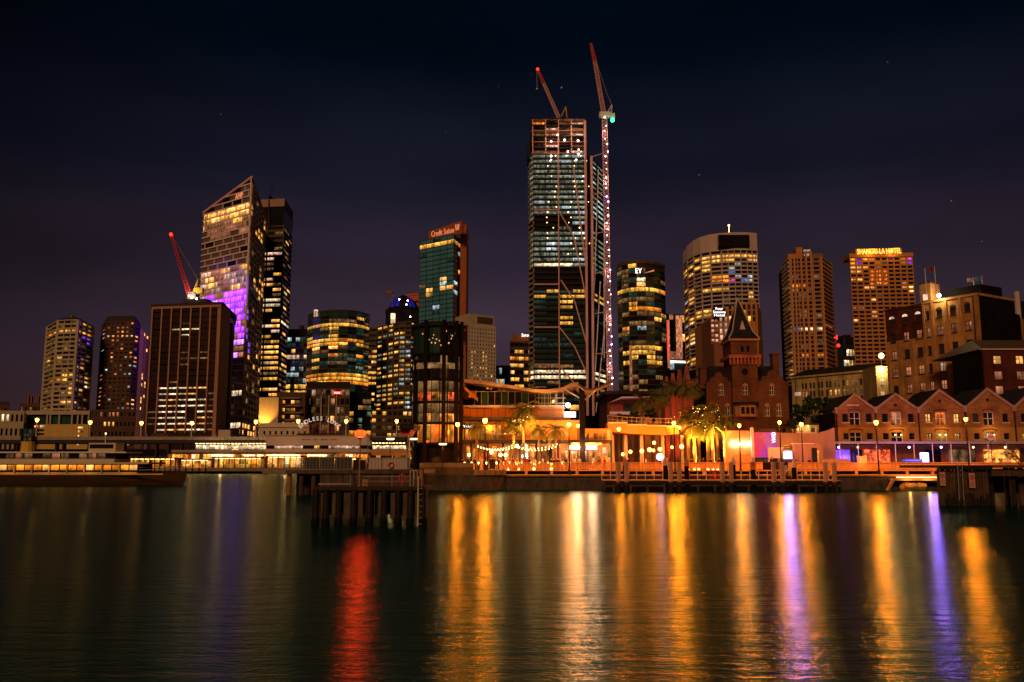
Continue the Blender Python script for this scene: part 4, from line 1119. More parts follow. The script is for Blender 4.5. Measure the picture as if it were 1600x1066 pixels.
# railway platforms below the roadway, all lit
root = thing('railway_station', 'long pale railway station with a strip of white lit windows above the ferry wharves', 'station', (X(440, 448), 450, DECK))
Ys = 448.0
m = MB(); m.box(X(265, Ys), X(415, Ys), Ys + 3, Ys + 8, Z(712, Ys), Z(703, Ys)); m.build('platform', 'concrete', root)
for i in range(20):
    a = 303 + i * 5.6
    block('platform_window', 'lit_white', root, X(a, Ys), X(a + 4.9, Ys), Ys + 3.2, Ys + 3.6, Z(702, Ys), Z(695.5, Ys))
    block('platform_lamp', 'bulb_small', root, X(a + .4, Ys), X(a + 3.6, Ys), Ys + 2.0, Ys + 2.6, Z(693.6, Ys), Z(692.6, Ys))
m = MB(); m.box(X(415, Ys), X(577, Ys), Ys, Ys + 14, Z(696, Ys), Z(681, Ys)); m.build('upper_wall', 'pink_concrete', root)
m = MB(); m.box(X(415, Ys), X(577, Ys), Ys - .02, Ys + 13.9, Z(709, Ys), Z(701.5, Ys)); m.build('lower_wall', 'pink_concrete', root)
m = MB(); m.box(X(415.5, Ys), X(576.5, Ys), Ys + .6, Ys + 13, Z(701.4, Ys), Z(696.1, Ys)); m.build('window_recess', 'black_metal', root)
for i in range(30):
    a = 429 + i * 4.45
    k = 'lit_rose' if (i < 10 or 19 <= i) else ('lit_warm' if i in (14, 15) else 'glass_dark')
    block('window', k, root, X(a, Ys), X(a + 3.9, Ys), Ys + .2, Ys + .5, Z(701, Ys), Z(696.5, Ys))
m = MB(); m.box(X(413, Ys), X(579, Ys), Ys - .6, Ys + 14.5, Z(681, Ys), Z(680, Ys)); m.build('cornice', 'concrete', root)
frame((X(415, Ys), Ys), (X(577, Ys), Ys)); w = X(577, Ys) - X(415, Ys)
for s_, px, ww in (('CIRCULAR', 478, 14), ('QUAY', 493, 7), ('RAILWAY', 507, 11), ('STATION', 521, 11)):
    sign_text(root, s_, X(px, Ys) - X(415, Ys), -.06, Z(688, Ys), 1.0, 'dark_metal', ww * Ys / FPX * .95, depth=.05)
unframe()
m = MB(); m.box(X(578, Ys), X(634, Ys), Ys + 2, Ys + 10, Z(703.5, Ys), Z(702, Ys)); m.build('east_platform', 'concrete', root)
m = MB(); m.box(X(578, Ys), X(634, Ys), Ys - 1, Ys + 10, Z(687, Ys), Z(683, Ys)); m.build('east_roof', 'dark_concrete', root)
for i in range(10):
    a = 581 + i * 5.3
    block('platform_window', 'lit_white', root, X(a, Ys), X(a + 4.6, Ys), Ys + 2.2, Ys + 2.6, Z(701.5, Ys), Z(696, Ys))
    block('platform_lamp', 'bulb_small', root, X(a + .4, Ys), X(a + 3.6, Ys), Ys + .5, Ys + 1.0, Z(693, Ys), Z(692, Ys))
m = MB(); m.box(X(578, Ys), X(634, Ys), Ys - .3, Ys, Z(712, Ys), Z(703.6, Ys)); m.build('east_wall', 'orange_wall', root)
# arched sign on its roof
root = thing('arched_sign', 'arched white letter sign on a trellis above the station roof', 'sign', (X(499, 452), 452, Z(680, 452)))
Ya = 452.0; s = 'ENDLESS LOVE'; R0 = 44
for i, ch in enumerate(s):
    if ch == ' ': continue
    a = radians(-42 + 84 * i / (len(s) - 1))
    px = 499 + R0 * sin(a) * .95; py = 701 - R0 * cos(a)
    p = at(px, py, Ya - 1)
    frame((p.x, Ya - 1), (p.x + 1, Ya - 1)); sign_text(root, ch, 0, 0, p.z, 2.9, 'sign_pale', None, roty=a, name='letter', depth=.15); unframe()
m = MB()
for i in range(13):
    a = radians(-45 + 90 * i / 12); p = at(499 + (R0 - 2) * sin(a) * .95, 703 - (R0 - 2) * cos(a), Ya); m.tube((p.x, Ya, Z(681, Ya)), tuple(p), .12, n=4)
m.build('trellis', 'red_paint', root)
m = MB(); m.box(X(464, Ya), X(534, Ya), Ya - .6, Ya + 3, Z(682, Ya), Z(677.5, Ya)); m.build('plinth', 'dark_metal', root)
# ferry wharves: lit pavilions on pontoons
def pavilion(label, a, b, y0, y1, key, Yp, seed, cols):
    root = thing('ferry_wharf', label, 'wharf', (X((a + b) / 2, Yp), Yp, .2), 'ferry wharves')
    R = random.Random(seed)
    m = MB(); m.box(X(a - 2, Yp), X(b + 2, Yp), Yp - 3, Yp + 8, -.5, 1.1); m.build('pontoon', 'black_metal', root)
    m = MB(); m.box(X(a - 1, Yp), X(b + 1, Yp), Yp - 2.6, Yp + 8, Z(y0, Yp), Z(y0, Yp) + .5); m.build('roof', 'dark_metal', root)
    m = MB(); m.box(X(a, Yp), X(b, Yp), Yp + 1.0, Yp + 7, 1.1, Z(y0, Yp)); m.build('hall', 'warm_wall', root)
    for c in range(cols):
        x0 = a + (b - a) * c / cols
        if R.random() < .12: continue
        block('window', R.choice(key), root, X(x0 + .25, Yp), X(x0 + (b - a) / cols - .25, Yp), Yp + .7, Yp + .95, Z(y1, Yp), Z(y0 + 1.2, Yp))
    for c in range(0, cols + 1, 2):
        x0 = a + (b - a) * c / cols; m = MB(); m.tube((X(x0, Yp), Yp - 1.6, 1.1), (X(x0, Yp), Yp - 1.6, Z(y0, Yp)), .22, n=5); m.build('post', 'black_metal', root)
    m = MB(); m.box(X(a + 3, Yp), X(b - 3, Yp), Yp - 1.4, Yp - .9, Z(y0 + .9, Yp), Z(y0 + .2, Yp)); m.build('light_strip', 'bulb_small', root)
    point(root, (X((a + b) / 2, Yp), Yp - 1.2, Z(y0 + 1.5, Yp)), 500, (1, .42, .07), .5, 'downlight')
pavilion('small timber ferry wharf with gold windows at the ferry bow', 284, 330, 719, 729, ('lit_gold', 'lit_warm', 'lit_amber'), 424, 1, 9)
pavilion('wide glass ferry wharf with amber bays under the white station windows', 336, 412, 716, 731, ('lit_gold', 'lit_amber', 'lit_gold'), 426, 2, 18)
pavilion('bright glass ferry wharf left of the dark doorway', 419, 474, 714, 730, ('lit_white', 'lit_gold', 'lit_warm'), 428, 3, 12)
pavilion('low glass ferry wharf behind the pier railing', 503, 560, 717, 731, ('lit_gold', 'lit_amber', 'lit_dim'), 428, 4, 14)
pavilion('dim ferry wharf at the left edge behind the ferry', -40, 70, 717, 729, ('lit_gold', 'lit_white', 'lit_dim', 'glass_dark'), 424, 5, 24)
pavilion('ferry wharf with paired white and gold bays behind the ferry', 74, 200, 717, 729, ('lit_gold', 'lit_white', 'lit_amber', 'glass_dark'), 424, 6, 28)
pavilion('gold lit ferry wharf behind the ferry funnel', 205, 278, 717, 729, ('lit_gold', 'lit_amber', 'lit_dim', 'glass_dark'), 424, 7, 18)
# quay arcade behind the wharves
root = thing('quay_arcade', 'row of lit shopfronts under the railway station', 'arcade', (X(430, 440), 440, DECK))
Yp = 440.0
m = MB(); m.box(X(262, Yp), X(577, Yp), Yp + 1, Yp + 6, DECK, Z(709, Yp)); m.build('back_wall', 'warm_wall', root)
m = MB(); m.box(X(262, Yp), X(577, Yp), Yp - 1.5, Yp + 6, Z(709, Yp), Z(707.2, Yp)); m.build('awning', 'dark_metal', root)
for i in range(52):
    a = 264 + i * 6.0
    k = rnd.choice(('lit_gold', 'lit_amber', 'lit_warm', 'lit_white', 'lit_bar', 'lit_barred', 'lit_dim'))
    block('shop_window', k, root, X(a, Yp), X(a + 4.9, Yp), Yp + .6, Yp + .95, Z(722, Yp), Z(710, Yp))
for a, b in ((333, 365), (383, 400), (404, 413), (419, 470), (482, 512)):
    m = MB(); m.box(X(a, Yp), X(b, Yp), Yp - 1.4, Yp - 1.0, Z(712.6, Yp), Z(711, Yp)); m.build('light_strip', 'bulb_small', root)
point(root, (X(350, Yp), Yp - 4, 10), 1200, (1, .5, .15), .6); point(root, (X(450, Yp), Yp - 4, 10), 1200, (1, .5, .15), .6); point(root, (X(540, Yp), Yp - 4, 9), 1200, (1, .5, .15), .6)
# glass lift tower at the left
root = thing('lift_tower', 'green glazed lift tower beside the elevated roadway, far left', 'lift tower', (X(40, 450), 450, DECK))
m = MB(); m.box(X(33, 452), X(48, 452), 452, 456, DECK, Z(670, 450)); m.build('shaft', 'glass_green', root)
for r in range(5):
    for c in range(2):
        block('pane', ('lit_dim', 'lit_teal', 'glass_teal')[(r + c) % 3], root, X(35 + c * 6.4, 450), X(40.4 + c * 6.4, 450), 451.5, 452 - .02, Z(702 - r * 6.4, 450), Z(697 - r * 6.4, 450))
m = MB()
for px in (32, 40.6, 48.6): m.box(X(px - .7, 451), X(px + .7, 451), 451, 451.45, DECK, Z(669, 450))
m.build('frame', 'ferry_green', root)

# ------------------------------------------------------------------ low city blocks behind the station
Yb = 520
root = thing('blank_wall_block', 'olive blank wall block lit orange from below beside the sloped-roof tower', 'building', (X(420, Yb), Yb + 8, DECK))
m = MB(); m.box(X(403, Yb), X(433, Yb), Yb, Yb + 20, DECK, Z(621, Yb)); m.build('wall', 'beige_render', root)
m = MB(); m.box(X(403, Yb), X(433, Yb), Yb - .4, Yb, Z(664, Yb), Z(662, Yb)); m.build('light_ledge', 'lit_amber', root)
spot(root, (X(408, Yb), Yb - 5, Z(668, Yb)), (X(414, Yb), Yb + 1, Z(645, Yb)), 26000, (1, .42, .06), 75)
Yb = 500
root = thing('cornice_building', 'low cream building with a heavy cornice and small dark windows behind the station', 'building', (X(442, Yb), Yb + 8, DECK))
m = MB(); m.box(X(403, Yb), X(482, Yb), Yb, Yb + 14, DECK, Z(668, Yb)); m.build('wall', 'cream', root)
m = MB(); m.box(X(402, Yb), X(483, Yb), Yb - .8, Yb + 14, Z(668, Yb), Z(666, Yb)); m.build('cornice', 'cream', root)
m = MB(); m.box(X(404, Yb), X(481, Yb), Yb, Yb + 14, Z(666, Yb), Z(661, Yb)); m.build('attic', 'cream', root)
for i in range(8): block('window', 'glass_dark', root, X(411 + i * 9, Yb), X(414 + i * 9, Yb), Yb - .1, Yb + .1, Z(679, Yb), Z(673.5, Yb))
Yb = 530
root = thing('terraced_block', 'dark block with lit overhanging balconies above the station', 'building', (X(452, Yb), Yb + 8, DECK))
m = MB(); m.box(X(431, Yb), X(475, Yb), Yb, Yb + 20, DECK, Z(613, Yb)); m.build('wall', 'dark_grid', root)
for r, y in enumerate((622, 634, 645, 656)):
    m = MB(); m.box(X(434 - r, Yb), X(468 + r * 2, Yb), Yb - 3, Yb, Z(y + 1.2, Yb), Z(y, Yb)); m.build('balcony', 'concrete', root)
    for c in range(4):
        k = ('lit_amber', 'glass_dark', 'lit_warm', 'lit_dim')[(r * 2 + c) % 4]
        block('window', k, root, X(437 + c * 8, Yb), X(443 + c * 8, Yb), Yb - .3, Yb - .02, Z(y + 9, Yb), Z(y + 4, Yb))
m = MB(); m.prism([(X(428, Yb), Yb - 4), (X(486, Yb), Yb - 4), (X(480, Yb), Yb + 10), (X(434, Yb), Yb + 10)], Z(659, Yb), Z(657, Yb)); m.build('curved_roof', 'bronze', root)
Yb = 540
pk = picker(['glass_brown', 'glass_dark', 'lit_dim'], [(1, 8, 4, 5, 'lit_peach', .3)], .08, ('lit_warm', 'lit_rose'), 40)
root, P, poly, z0, z1 = tower('olive_office', 'olive brown office with tall window bays and a small red sign', [(478, 540), (546, 540)], 607, 9, (9,), .8, .7, 'bronze', pk, dep=.6, py=640, roof=('dark_metal', 4))
for c in (500, 512, 524):
    m = MB(); m.box(X(c, 540), X(c + 1.6, 540), 538.6, 540, 2.5, Z(618, 540)); m.build('pier', 'beige_render', root)
m = MB(); m.box(X(518, 538), X(531, 538), 538, 539, Z(616, 538), Z(611.5, 538)); m.build('sign_board', 'sign_red', root)
frame((X(518, 538), 538), (X(531, 538), 538)); sign_text(root, 'YOUI', (X(531, 538) - X(518, 538)) / 2, -.1, Z(615.2, 538), 1.3, 'sign_white', 3.4, depth=.05); unframe()
pk = picker(['glass_green', 'glass_dark'], [(6, 8, 0, 4, 'lit_amber', .8)], .3, ('lit_green', 'lit_gold', 'lit_dim'), 41)
tower('green_glass_block', 'green glass block with speckled lights below the curved glass tower', [(546, 560), (580, 566)], 612, 12, (5,), .95, .7, 'dark_metal', pk, dep=.4, py=640)
pk = picker(['glass_dark', 'glass_brown'], [(0, 9, 0, 8, ('lit_gold', 'lit_warm', 'lit_dim'), .42)], .1, ('lit_gold',), 42)
tower('columned_block', 'brown framed block with yellow windows under the domed tower', [(580, 550), (645, 556)], 640, 8, (8,), .7, .5, 'bronze', pk, dep=.5, py=660)

# ------------------------------------------------------------------ ferry lying in the cove, at the left edge
Yf = 152.0
xb, xs = X(292, Yf, 735), X(-120, Yf, 735)
root = thing('ferry', 'long two-deck cream ferry with glowing amber deck windows at the left edge', 'ferry', ((xb + xs) / 2, Yf, 0))
n = 30; hull = MB(); Lf = xb - xs
def hw(t): return 3.9 * (1 - max(0, (t - .62) / .38) ** 2.2) * min(1, .72 + t * 2)
rows_ = [(-.6, .72), (.5, .88), (1.35, .97), (1.75, 1.0)]
ring = []
for z, k in rows_:
    pts = [(xs + Lf * (1 if i == n else i / n) * (1 if z > 0 else .985), -hw(i / n) * k) for i in range(n + 1)]
    ring.append([(x, Yf + y, z + max(0, (x - xs) / Lf - .7) * 1.6) for x, y in pts] + [(x, Yf - y, z + max(0, (x - xs) / Lf - .7) * 1.6) for x, y in reversed(pts)])
k = len(ring[0]); vs = [p for r in ring for p in r]; fs = []
for a in range(len(ring) - 1):
    for i in range(k): fs.append((a * k + i, a * k + (i + 1) % k, (a + 1) * k + (i + 1) % k, (a + 1) * k + i))
fs.append(tuple(range((len(ring) - 1) * k, len(ring) * k))); hull.add(vs, fs); hull.build('hull', 'ferry_green', root)
m = MB(); m.box(xs, xb - 2.5, Yf - 3.95, Yf - 3.8, 1.74, 1.95); m.build('rubbing_strake', 'yellow_paint', root)
m = MB(); m.box(xs, xb - 7, Yf - 3.3, Yf + 3.3, 1.76, 2.15); m.build('lower_cabin_sill', 'ferry_cream', root)
m = MB(); m.box(xs, xb - 7, Yf - 3.0, Yf + 3.0, 2.15, 3.5); m.build('lower_cabin', 'dark_metal', root)
m = MB(); m.box(xs - .5, xb - 5, Yf - 3.7, Yf + 3.7, 3.5, 3.78); m.build('upper_deck', 'ferry_cream', root)
for i in range(26):
    x0 = xs + (Lf - 7) * i / 26
    block('window', 'lit_amber' if i % 5 else 'lit_warm', root, x0 + .12, x0 + (Lf - 7) / 26 - .12, Yf - 3.12, Yf - 3.02, 2.5, 3.36)
    if i % 2 == 0:
        m = MB(); m.box(x0 - .07, x0 + .07, Yf - 3.6, Yf - 3.46, 1.9, 3.5); m.build('post', 'ferry_cream', root)
m = MB(); m.box(xs, xb - 11, Yf - 2.9, Yf + 2.9, 3.79, 4.35); m.build('upper_cabin_sill', 'ferry_cream', root)
m = MB(); m.box(xs, xb - 11, Yf - 2.6, Yf + 2.6, 4.35, 5.3); m.build('upper_cabin', 'dark_metal', root)
for i in range(22):
    x0 = xs + (Lf - 11) * i / 22
    block('window', ('lit_dim', 'glass_dark', 'lit_dim', 'lit_peach')[i % 4], root, x0 + .15, x0 + (Lf - 11) / 22 - .15, Yf - 2.72, Yf - 2.62, 4.4, 5.22)
m = MB(); m.box(xs - .5, xb - 9, Yf - 3.3, Yf + 3.3, 5.3, 5.52); m.build('roof', 'white_paint', root)
m = MB(); m.prism([(xb - 16, Yf - 1.6), (xb - 11.5, Yf - 1.6), (xb - 11, Yf), (xb - 11.5, Yf + 1.6), (xb - 16, Yf + 1.6)], 5.52, 7.0); m.build('wheelhouse', 'ferry_cream', root)
m = MB(); m.box(xb - 15.8, xb - 11.9, Yf - 1.68, Yf - 1.62, 6.1, 6.75); m.build('wheelhouse_window', 'glass_dark', root)
m = MB(); m.tube((xb - 14, Yf, 7.0), (xb - 14, Yf, 8.6), .08); m.build('mast', 'white_paint', root)
m = MB(); m.ball((xb - 14, Yf, 8.6), .14); m.build('masthead_light', 'bulb_small', root)
m = MB(); m.lathe([(1.1, 0), (1.0, 1.6), (1.05, 1.75)], (xb - 27, Yf, 5.52), 12); m.build('funnel', 'yellow_paint', root)
m = MB()
for z in (2.3, 2.75): m.path([(xb - 7, Yf - 2.7, z + .2), (xb - 3, Yf - 1.6, z + .35), (xb - .6, Yf - .1, z + .5)], .035)
m.build('bow_rail', 'white_paint', root)
for i in range(7): point(root, (xs + 4 + i * Lf / 7, Yf - 4.6, 3.4), 70, (1, .34, .03), .15, 'downlight')  # lamps added in mid-air outboard, without fittings, to wash the hull

# ------------------------------------------------------------------ the old quarter on the right
# long stone hotel with paired sash windows
Ya, Yb2 = 268.0, 246.0
A = (X(1237, Ya, 600), Ya); B = (X(1371, Yb2, 600), Yb2)
root = thing('stone_hotel', 'long ochre stone building with paired sash windows behind dark trees', 'building', ((A[0] + B[0]) / 2, 262, 6))
L = frame(A, B)
zr = Z(592, Ya); zl = 6.0
hol = []
wins = []
for r, y in enumerate((600, 613, 626, 639)):
    for c in range(9):
        x = L * (.155 + c * .098); z1_ = Z(y - 4, 258); z0_ = Z(y + 5.4, 258)
        if c == 8:
            wins.append((x - 1.1, x + .9, z0_, z1_, 'glass_dark')); continue
        q = rnd.random()
        for s_ in (-1, 1):
            k = 'lit_warm' if (r, c) in ((1, 0), (0, 5), (1, 4)) else ('lit_dim' if q < .25 else 'glass_grey')
            if (r, c, s_) in ((1, 3, 1), (2, 1, 1), (0, 5, -1)): k = 'lit_warm' if s_ == 1 else 'glass_grey'
            wins.append((x + s_ * .55 - .42, x + s_ * .55 + .42, z0_, z1_, k))
def holed_wall(mb, x0, x1, z0, z1, y0, y1, holes):
    xs_ = sorted({x0, x1, *[max(min(h[0], x1), x0) for h in holes], *[max(min(h[1], x1), x0) for h in holes]})
    zs_ = sorted({z0, z1, *[max(min(h[2], z1), z0) for h in holes], *[max(min(h[3], z1), z0) for h in holes]})
    for a, b in zip(zs_, zs_[1:]):
        run = None
        for c, d in zip(xs_, xs_[1:]):
            mx_, mz_ = (c + d) / 2, (a + b) / 2
            solid = not any(h[0] < mx_ < h[1] and h[2] < mz_ < h[3] for h in holes)
            if solid and run is None: run = c
            if not solid and run is not None: mb.box(run, c, y0, y1, a, b); run = None
        if run is not None: mb.box(run, x1, y0, y1, a, b)
def sash_window(root, x0, x1, z0, z1, key, y=.35, fm='white_paint', bars=1, sill=True, fw=.07):
    o = block('window', key, root, x0, x1, y, y + .05, z0, z1)
    f = MB(); f.box(x0, x0 + fw, y - .1, y - .01, z0, z1); f.box(x1 - fw, x1, y - .1, y - .01, z0, z1); f.box(x0 + fw, x1 - fw, y - .1, y - .01, z1 - fw, z1); f.box(x0 + fw, x1 - fw, y - .1, y - .01, z0, z0 + fw)
    zm = (z0 + z1) / 2; f.box(x0 + fw, x1 - fw, y - .1, y - .012, zm - fw / 2, zm + fw / 2)
    for b in range(1, bars + 1):
        xx = x0 + (x1 - x0) * b / (bars + 1); f.box(xx - fw * .45, xx + fw * .45, y - .09, y - .013, z0 + fw, z1 - fw)
    build_sub(f, 'sash', fm, o)
    return o
m = MB(); holed_wall(m, 0, L, zl, zr, 0, .5, [(w[0], w[1], w[2], w[3]) for w in wins]); m.build('wall', 'stone_block', root)
for w in wins: sash_window(root, *w, fm='dark_metal', bars=0)
m = MB(); m.box(0, L, .6, 14, zl, zr); m.build('rooms', 'black_metal', root)
m = MB(); m.xprism([(-.3, zr), (L + .3, zr), (L + .3, zr + .5), (-.3, zr + .5)], -.5, 14); m.build('cornice', 'stone_block', root)
m = MB(); m.add([(-.3, -.3, zr + .5), (L + .3, -.3, zr + .5), (L + .3, 14, zr + .5), (-.3, 14, zr + .5), (1, 5, zr + 2.8), (L - 1, 5, zr + 2.8)], [(0, 1, 5, 4), (1, 2, 5), (2, 3, 4, 5), (3, 0, 4)]); m.build('roof', 'slate', root)
for c in (.05, .33, .62, .9): m = MB(); m.tube((L * c, -.1, zl), (L * c, -.1, zr), .1, n=5); m.build('drainpipe', 'dark_metal', root)
sign_text(root, 'ROCKS', L * .075, -.08, Z(619, Ya), 1.5, 'sign_pale', L * .075, depth=.03)
unframe()
# stair tower with a column of lit windows
root = thing('stair_tower', 'pale stair tower with a column of brightly lit windows beside the ochre warehouse', 'building', (X(1378, 240, 600), 240, 6))
m = MB(); m.box(X(1370, 240, 600), X(1388, 240, 600), 240, 252, 6, Z(572, 240)); m.build('wall', 'stone_block', root)
for y in (578, 597, 617, 634):
    block('window', 'bulb_warm' if y < 580 else 'lit_white', root, X(1376, 240, 600), X(1380.5, 240, 600), 239.8, 240 - .01, Z(y + 4.5, 240), Z(y - 4.5, 240))
m = MB(); m.tube((X(1377, 239, 560), 239.2, Z(572, 239)), (X(1377, 239, 560), 239.2, Z(560, 239)), .12); m.build('bracket', 'dark_metal', root)
m = MB(); m.ball((X(1377, 239, 556), 239.0, Z(556, 239)), .75); m.build('lamp', 'bulb_warm', root)
point(root, (X(1377, 239, 556), 238.6, Z(556, 239)), 2600, (1, .62, .26), .6); point(root, (X(1378, 239, 578), 238.5, Z(578, 239)), 1200, (1, .75, .4), .5)
# ochre brick warehouse, four floors of paired windows, arches on top
Ya, Yb2 = 236.0, 214.0
A = (X(1386, Ya, 540), Ya); B = (X(1533, Yb2, 540), Yb2)
root = thing('ochre_warehouse', 'tall ochre brick warehouse with paired windows and an arched top floor', 'warehouse', ((A[0] + B[0]) / 2, 228, 6))
L = frame(A, B); zt = Z(474, 225); ztl = Z(483, 232); zl = 6.0
cols_ = [(.075, 1), (.225, 1), (.37, 1), (.475, .62), (.60, 1), (.745, 1), (.89, 1)]
rows_ = [(493, 1), (519, 0), (547, 0), (575, 0), (603, 0), (631, 0)]
wins = []
for r, (y, arch) in enumerate(rows_):
    for c, (f, wk) in enumerate(cols_):
        yy = y - (f - .5) * 5
        w = .062 * wk * .5 * L; x = L * f; zc2 = Z(yy, 225); h = 1.15 if not arch else .95
        lit_ = r >= 3 or (r == 1 and c in (1, 3, 4, 5, 6, 2)) or r == 2 and c in (0,)
        q = rnd.random()
        k = ('lit_peach' if lit_ and q < .9 else 'glass_grey')
        if (r, c) == (3, 4): k = 'lit_rose'
        wins.append((x - w, x + w, zc2 - h, zc2 + h, k, arch, c, r))
lo_ = [w for w in wins if True]
m = MB(); holed_wall(m, 0, L * .42, zl, Z(530, 230), 0, .5, [w[:4] for w in wins]); holed_wall(m, L * .42, L, zl, zt, 0, .5, [w[:4] for w in wins]); m.build('wall', 'brick_ochre', root)
m = MB(); holed_wall(m, 0, L * .42, Z(530, 230), ztl, .02, .5, [w[:4] for w in wins]); m.build('dark_wall', 'brick_maroon', root)
for (x0, x1, z0_, z1_, k, arch, c, r) in wins:
    o = sash_window(root, x0, x1, z0_, z1_, k, .34, 'dark_metal', 1, fw=.11)
    if arch:
        f = MB(); n = 10; rr = (x1 - x0) / 2
        arc = [(x0 + rr - rr * cos(pi * i / n), z1_ + rr * .85 * sin(pi * i / n)) for i in range(n + 1)]
        f.xprism(arc, -.04, .04); build_sub(f, 'fanlight', 'lit_rose' if c < 3 else 'glass_grey', o)
    m = MB(); m.box(x0 - .12, x1 + .12, -.14, .0, z0_ - .2, z0_); m.build('sill', 'brick_maroon', root)
for f in (.012, .15, .30, .435, .53, .675, .82, .985):
    m = MB(); m.box(L * f - .28, L * f + .28, -.22, -.005, zl, (zt if f > .42 else Z(530, 230))); m.build('pilaster', 'brick_ochre', root)
m = MB(); m.box(-.2, L * .42, -.2, 14, ztl, ztl + .5); m.build('parapet', 'brick_maroon', root)
m = MB(); m.box(L * .42, L + .2, -.25, 16, zt, zt + .6); m.build('parapet', 'brick_ochre', root)
m = MB(); m.box(.2, L - .2, .6, 15.9, zl, ztl - .1); m.build('rooms', 'black_metal', root)
m = MB(); m.box(L * .415, L * .535, -.35, 3.5, zt + .6, Z(447, 228)); m.build('lift_turret', 'brick_ochre', root)
m = MB(); m.box(L * .45, L * .50, -.45, -.36, Z(472, 228), Z(463, 228)); m.build('turret_arch', 'lit_rose', root)
for f in (.41, .52): m = MB(); m.box(L * f, L * f + .7, -.5, .3, Z(447, 228), Z(444, 228)); m.build('merlon', 'brick_maroon', root)
m = MB(); m.box(L * .62, L * .97, 3, 12, zt + .6, zt + 3.2); m.build('plant_room', 'black_metal', root)
m = MB(); m.tube((L * .985 - .6, -.35, zl), (L * .985 - .6, -.35, zt), .13, n=5); m.build('drainpipe', 'dark_metal', root)
lp = T @ Vector((L * .635, -1.0, zt + 1.3))
unframe()
m = MB(); m.ball(tuple(lp), .5); m.build('floodlamp', 'bulb_white', root)
point(root, (lp.x, lp.y - .4, lp.z), 1500, (1, .8, .45), .4)
# flags on the warehouse roof
for nm, px, y0, y1, k, lab, fl in (('flagpole', 1445, 452, 419, 'white_paint', 'bare flagpole on the warehouse turret, first from the left', None), ('flagpole', 1460, 448, 416, 'white_paint', 'flagpole flying a red flag on the warehouse turret', ('cloth_red', -1)),
                          ('flagpole', 1521, 452, 433, 'white_paint', 'short flagpole with a pale blue flag on the warehouse roof', ('cloth_pale', -1)), ('flagpole', 1534, 468, 431, 'white_paint', 'tall flagpole with a teal flag at the warehouse corner', ('glass_teal', -1))):
    Yx = 218.0; b = at(px, y0, Yx); t = at(px, y1, Yx)
    root = thing(nm, lab, 'flagpole', (b.x, Yx, b.z), 'flagpoles on the warehouse')
    m = MB(); m.tube((t.x, Yx, b.z - 1.5), (t.x, Yx, t.z), .11, .07); m.build('pole', k, root)
    if fl:
        f = MB(); n = 8
        for i in range(n):
            x0 = t.x - .1 - 1.5 * i / n; x1 = t.x - .1 - 1.5 * (i + 1) / n
            y0_, y1_ = Yx + .18 * sin(i * .9), Yx + .18 * sin((i + 1) * .9)
            f.add([(x0, y0_, t.z - 1.2), (x1, y1_, t.z - 1.3), (x1, y1_, t.z - .3), (x0, y0_, t.z - .2), (x0, y0_ + .03, t.z - 1.2), (x1, y1_ + .03, t.z - 1.3), (x1, y1_ + .03, t.z - .3), (x0, y0_ + .03, t.z - .2)], [(0, 1, 2, 3), (7, 6, 5, 4)])
        f.build('flag', fl[0], root)
# return wing and dark red block at the right edge
Ya, Yb2 = 217.0, 262.0
A = (X(1536, 218, 520), 218.0); B = (X(1640, 255, 520), 255.0)
root = thing('arched_side_wing', 'dark olive side wing with arched windows at the right edge', 'building', (A[0] + 10, 240, 6))
L = frame(A, B); zt = Z(476, 218)
m = MB(); m.box(0, L, 0, 12, 6, zt); m.build('wall', 'brick_ochre', root)
for i, f in enumerate((.14, .30, .62, .80)):
    for y, h in ((492, 2.0), (512, 1.8)):
        z = Z(y, 225); block('window', 'glass_dark' if (i + y) % 3 else 'lit_dim', root, L * f, L * f + 1.7, -.12, .05, z - h, z + h * .6)
m = MB(); m.box(L * .42, L * .52, -.3, .05, Z(540, 225), zt + .6); m.build('pipe_duct', 'black_metal', root)
unframe()
Yb = 196.0
root = thing('maroon_building', 'dark red brick building with a pale roof edge at the right edge', 'building', (X(1580, Yb, 560), Yb + 8, 6))
x0, x1 = X(1537, Yb, 570), X(1680, Yb, 570)
wins = []
for r, y in enumerate((562, 586, 609)):
    for c, px in enumerate((1560, 1595, 1630)):
        wins.append((X(px - 6, Yb, 580), X(px + 6, Yb, 580), Z(y + 6.5, Yb), Z(y - 6, Yb), 'lit_warm' if r == 0 else 'lit_peach'))
m = MB(); T = Matrix.Translation((0, Yb, 0)); holed_wall(m, x0, x1, 6, Z(547, Yb), 0, .5, [w[:4] for w in wins]); m.build('wall', 'brick_maroon', root)
for w in wins: sash_window(root, *w, fm='white_paint', bars=1, fw=.08)
m = MB(); m.box(x0, x1, .6, 14, 6, Z(547, Yb) - .1); m.build('rooms', 'black_metal', root)
m = MB(); m.box(x0 - .3, x1, -.4, .6, Z(547, Yb), Z(545, Yb)); m.build('gutter', 'pink_concrete', root)
m = MB(); m.add([(x0 - .3, -.3, Z(545, Yb)), (x1, -.3, Z(545, Yb)), (x1, 12, Z(520, Yb)), (x0 + 4, 12, Z(520, Yb)), (x0 - .3, 24, Z(545, Yb)), (x1, 24, Z(545, Yb))], [(0, 1, 2, 3), (3, 2, 5, 4), (0, 3, 4), (1, 5, 2)]); m.build('roof', 'bronze', root)
unframe()
root = thing('roof_chimney', 'slim pinkish chimney on the skyline at the right edge', 'chimney', (X(1590, 300, 480), 300, 6))
m = MB(); m.lathe([(1.1, 0), (.9, Z(456, 300) - 6)], (X(1590, 300, 480), 300, 6), 10); m.build('shaft', 'pink_concrete', root)
m = MB(); m.box(X(1584, 300, 480), X(1640, 300, 480), 301, 310, 6, Z(470, 300)); m.build('base_block', 'glass_dark', root)
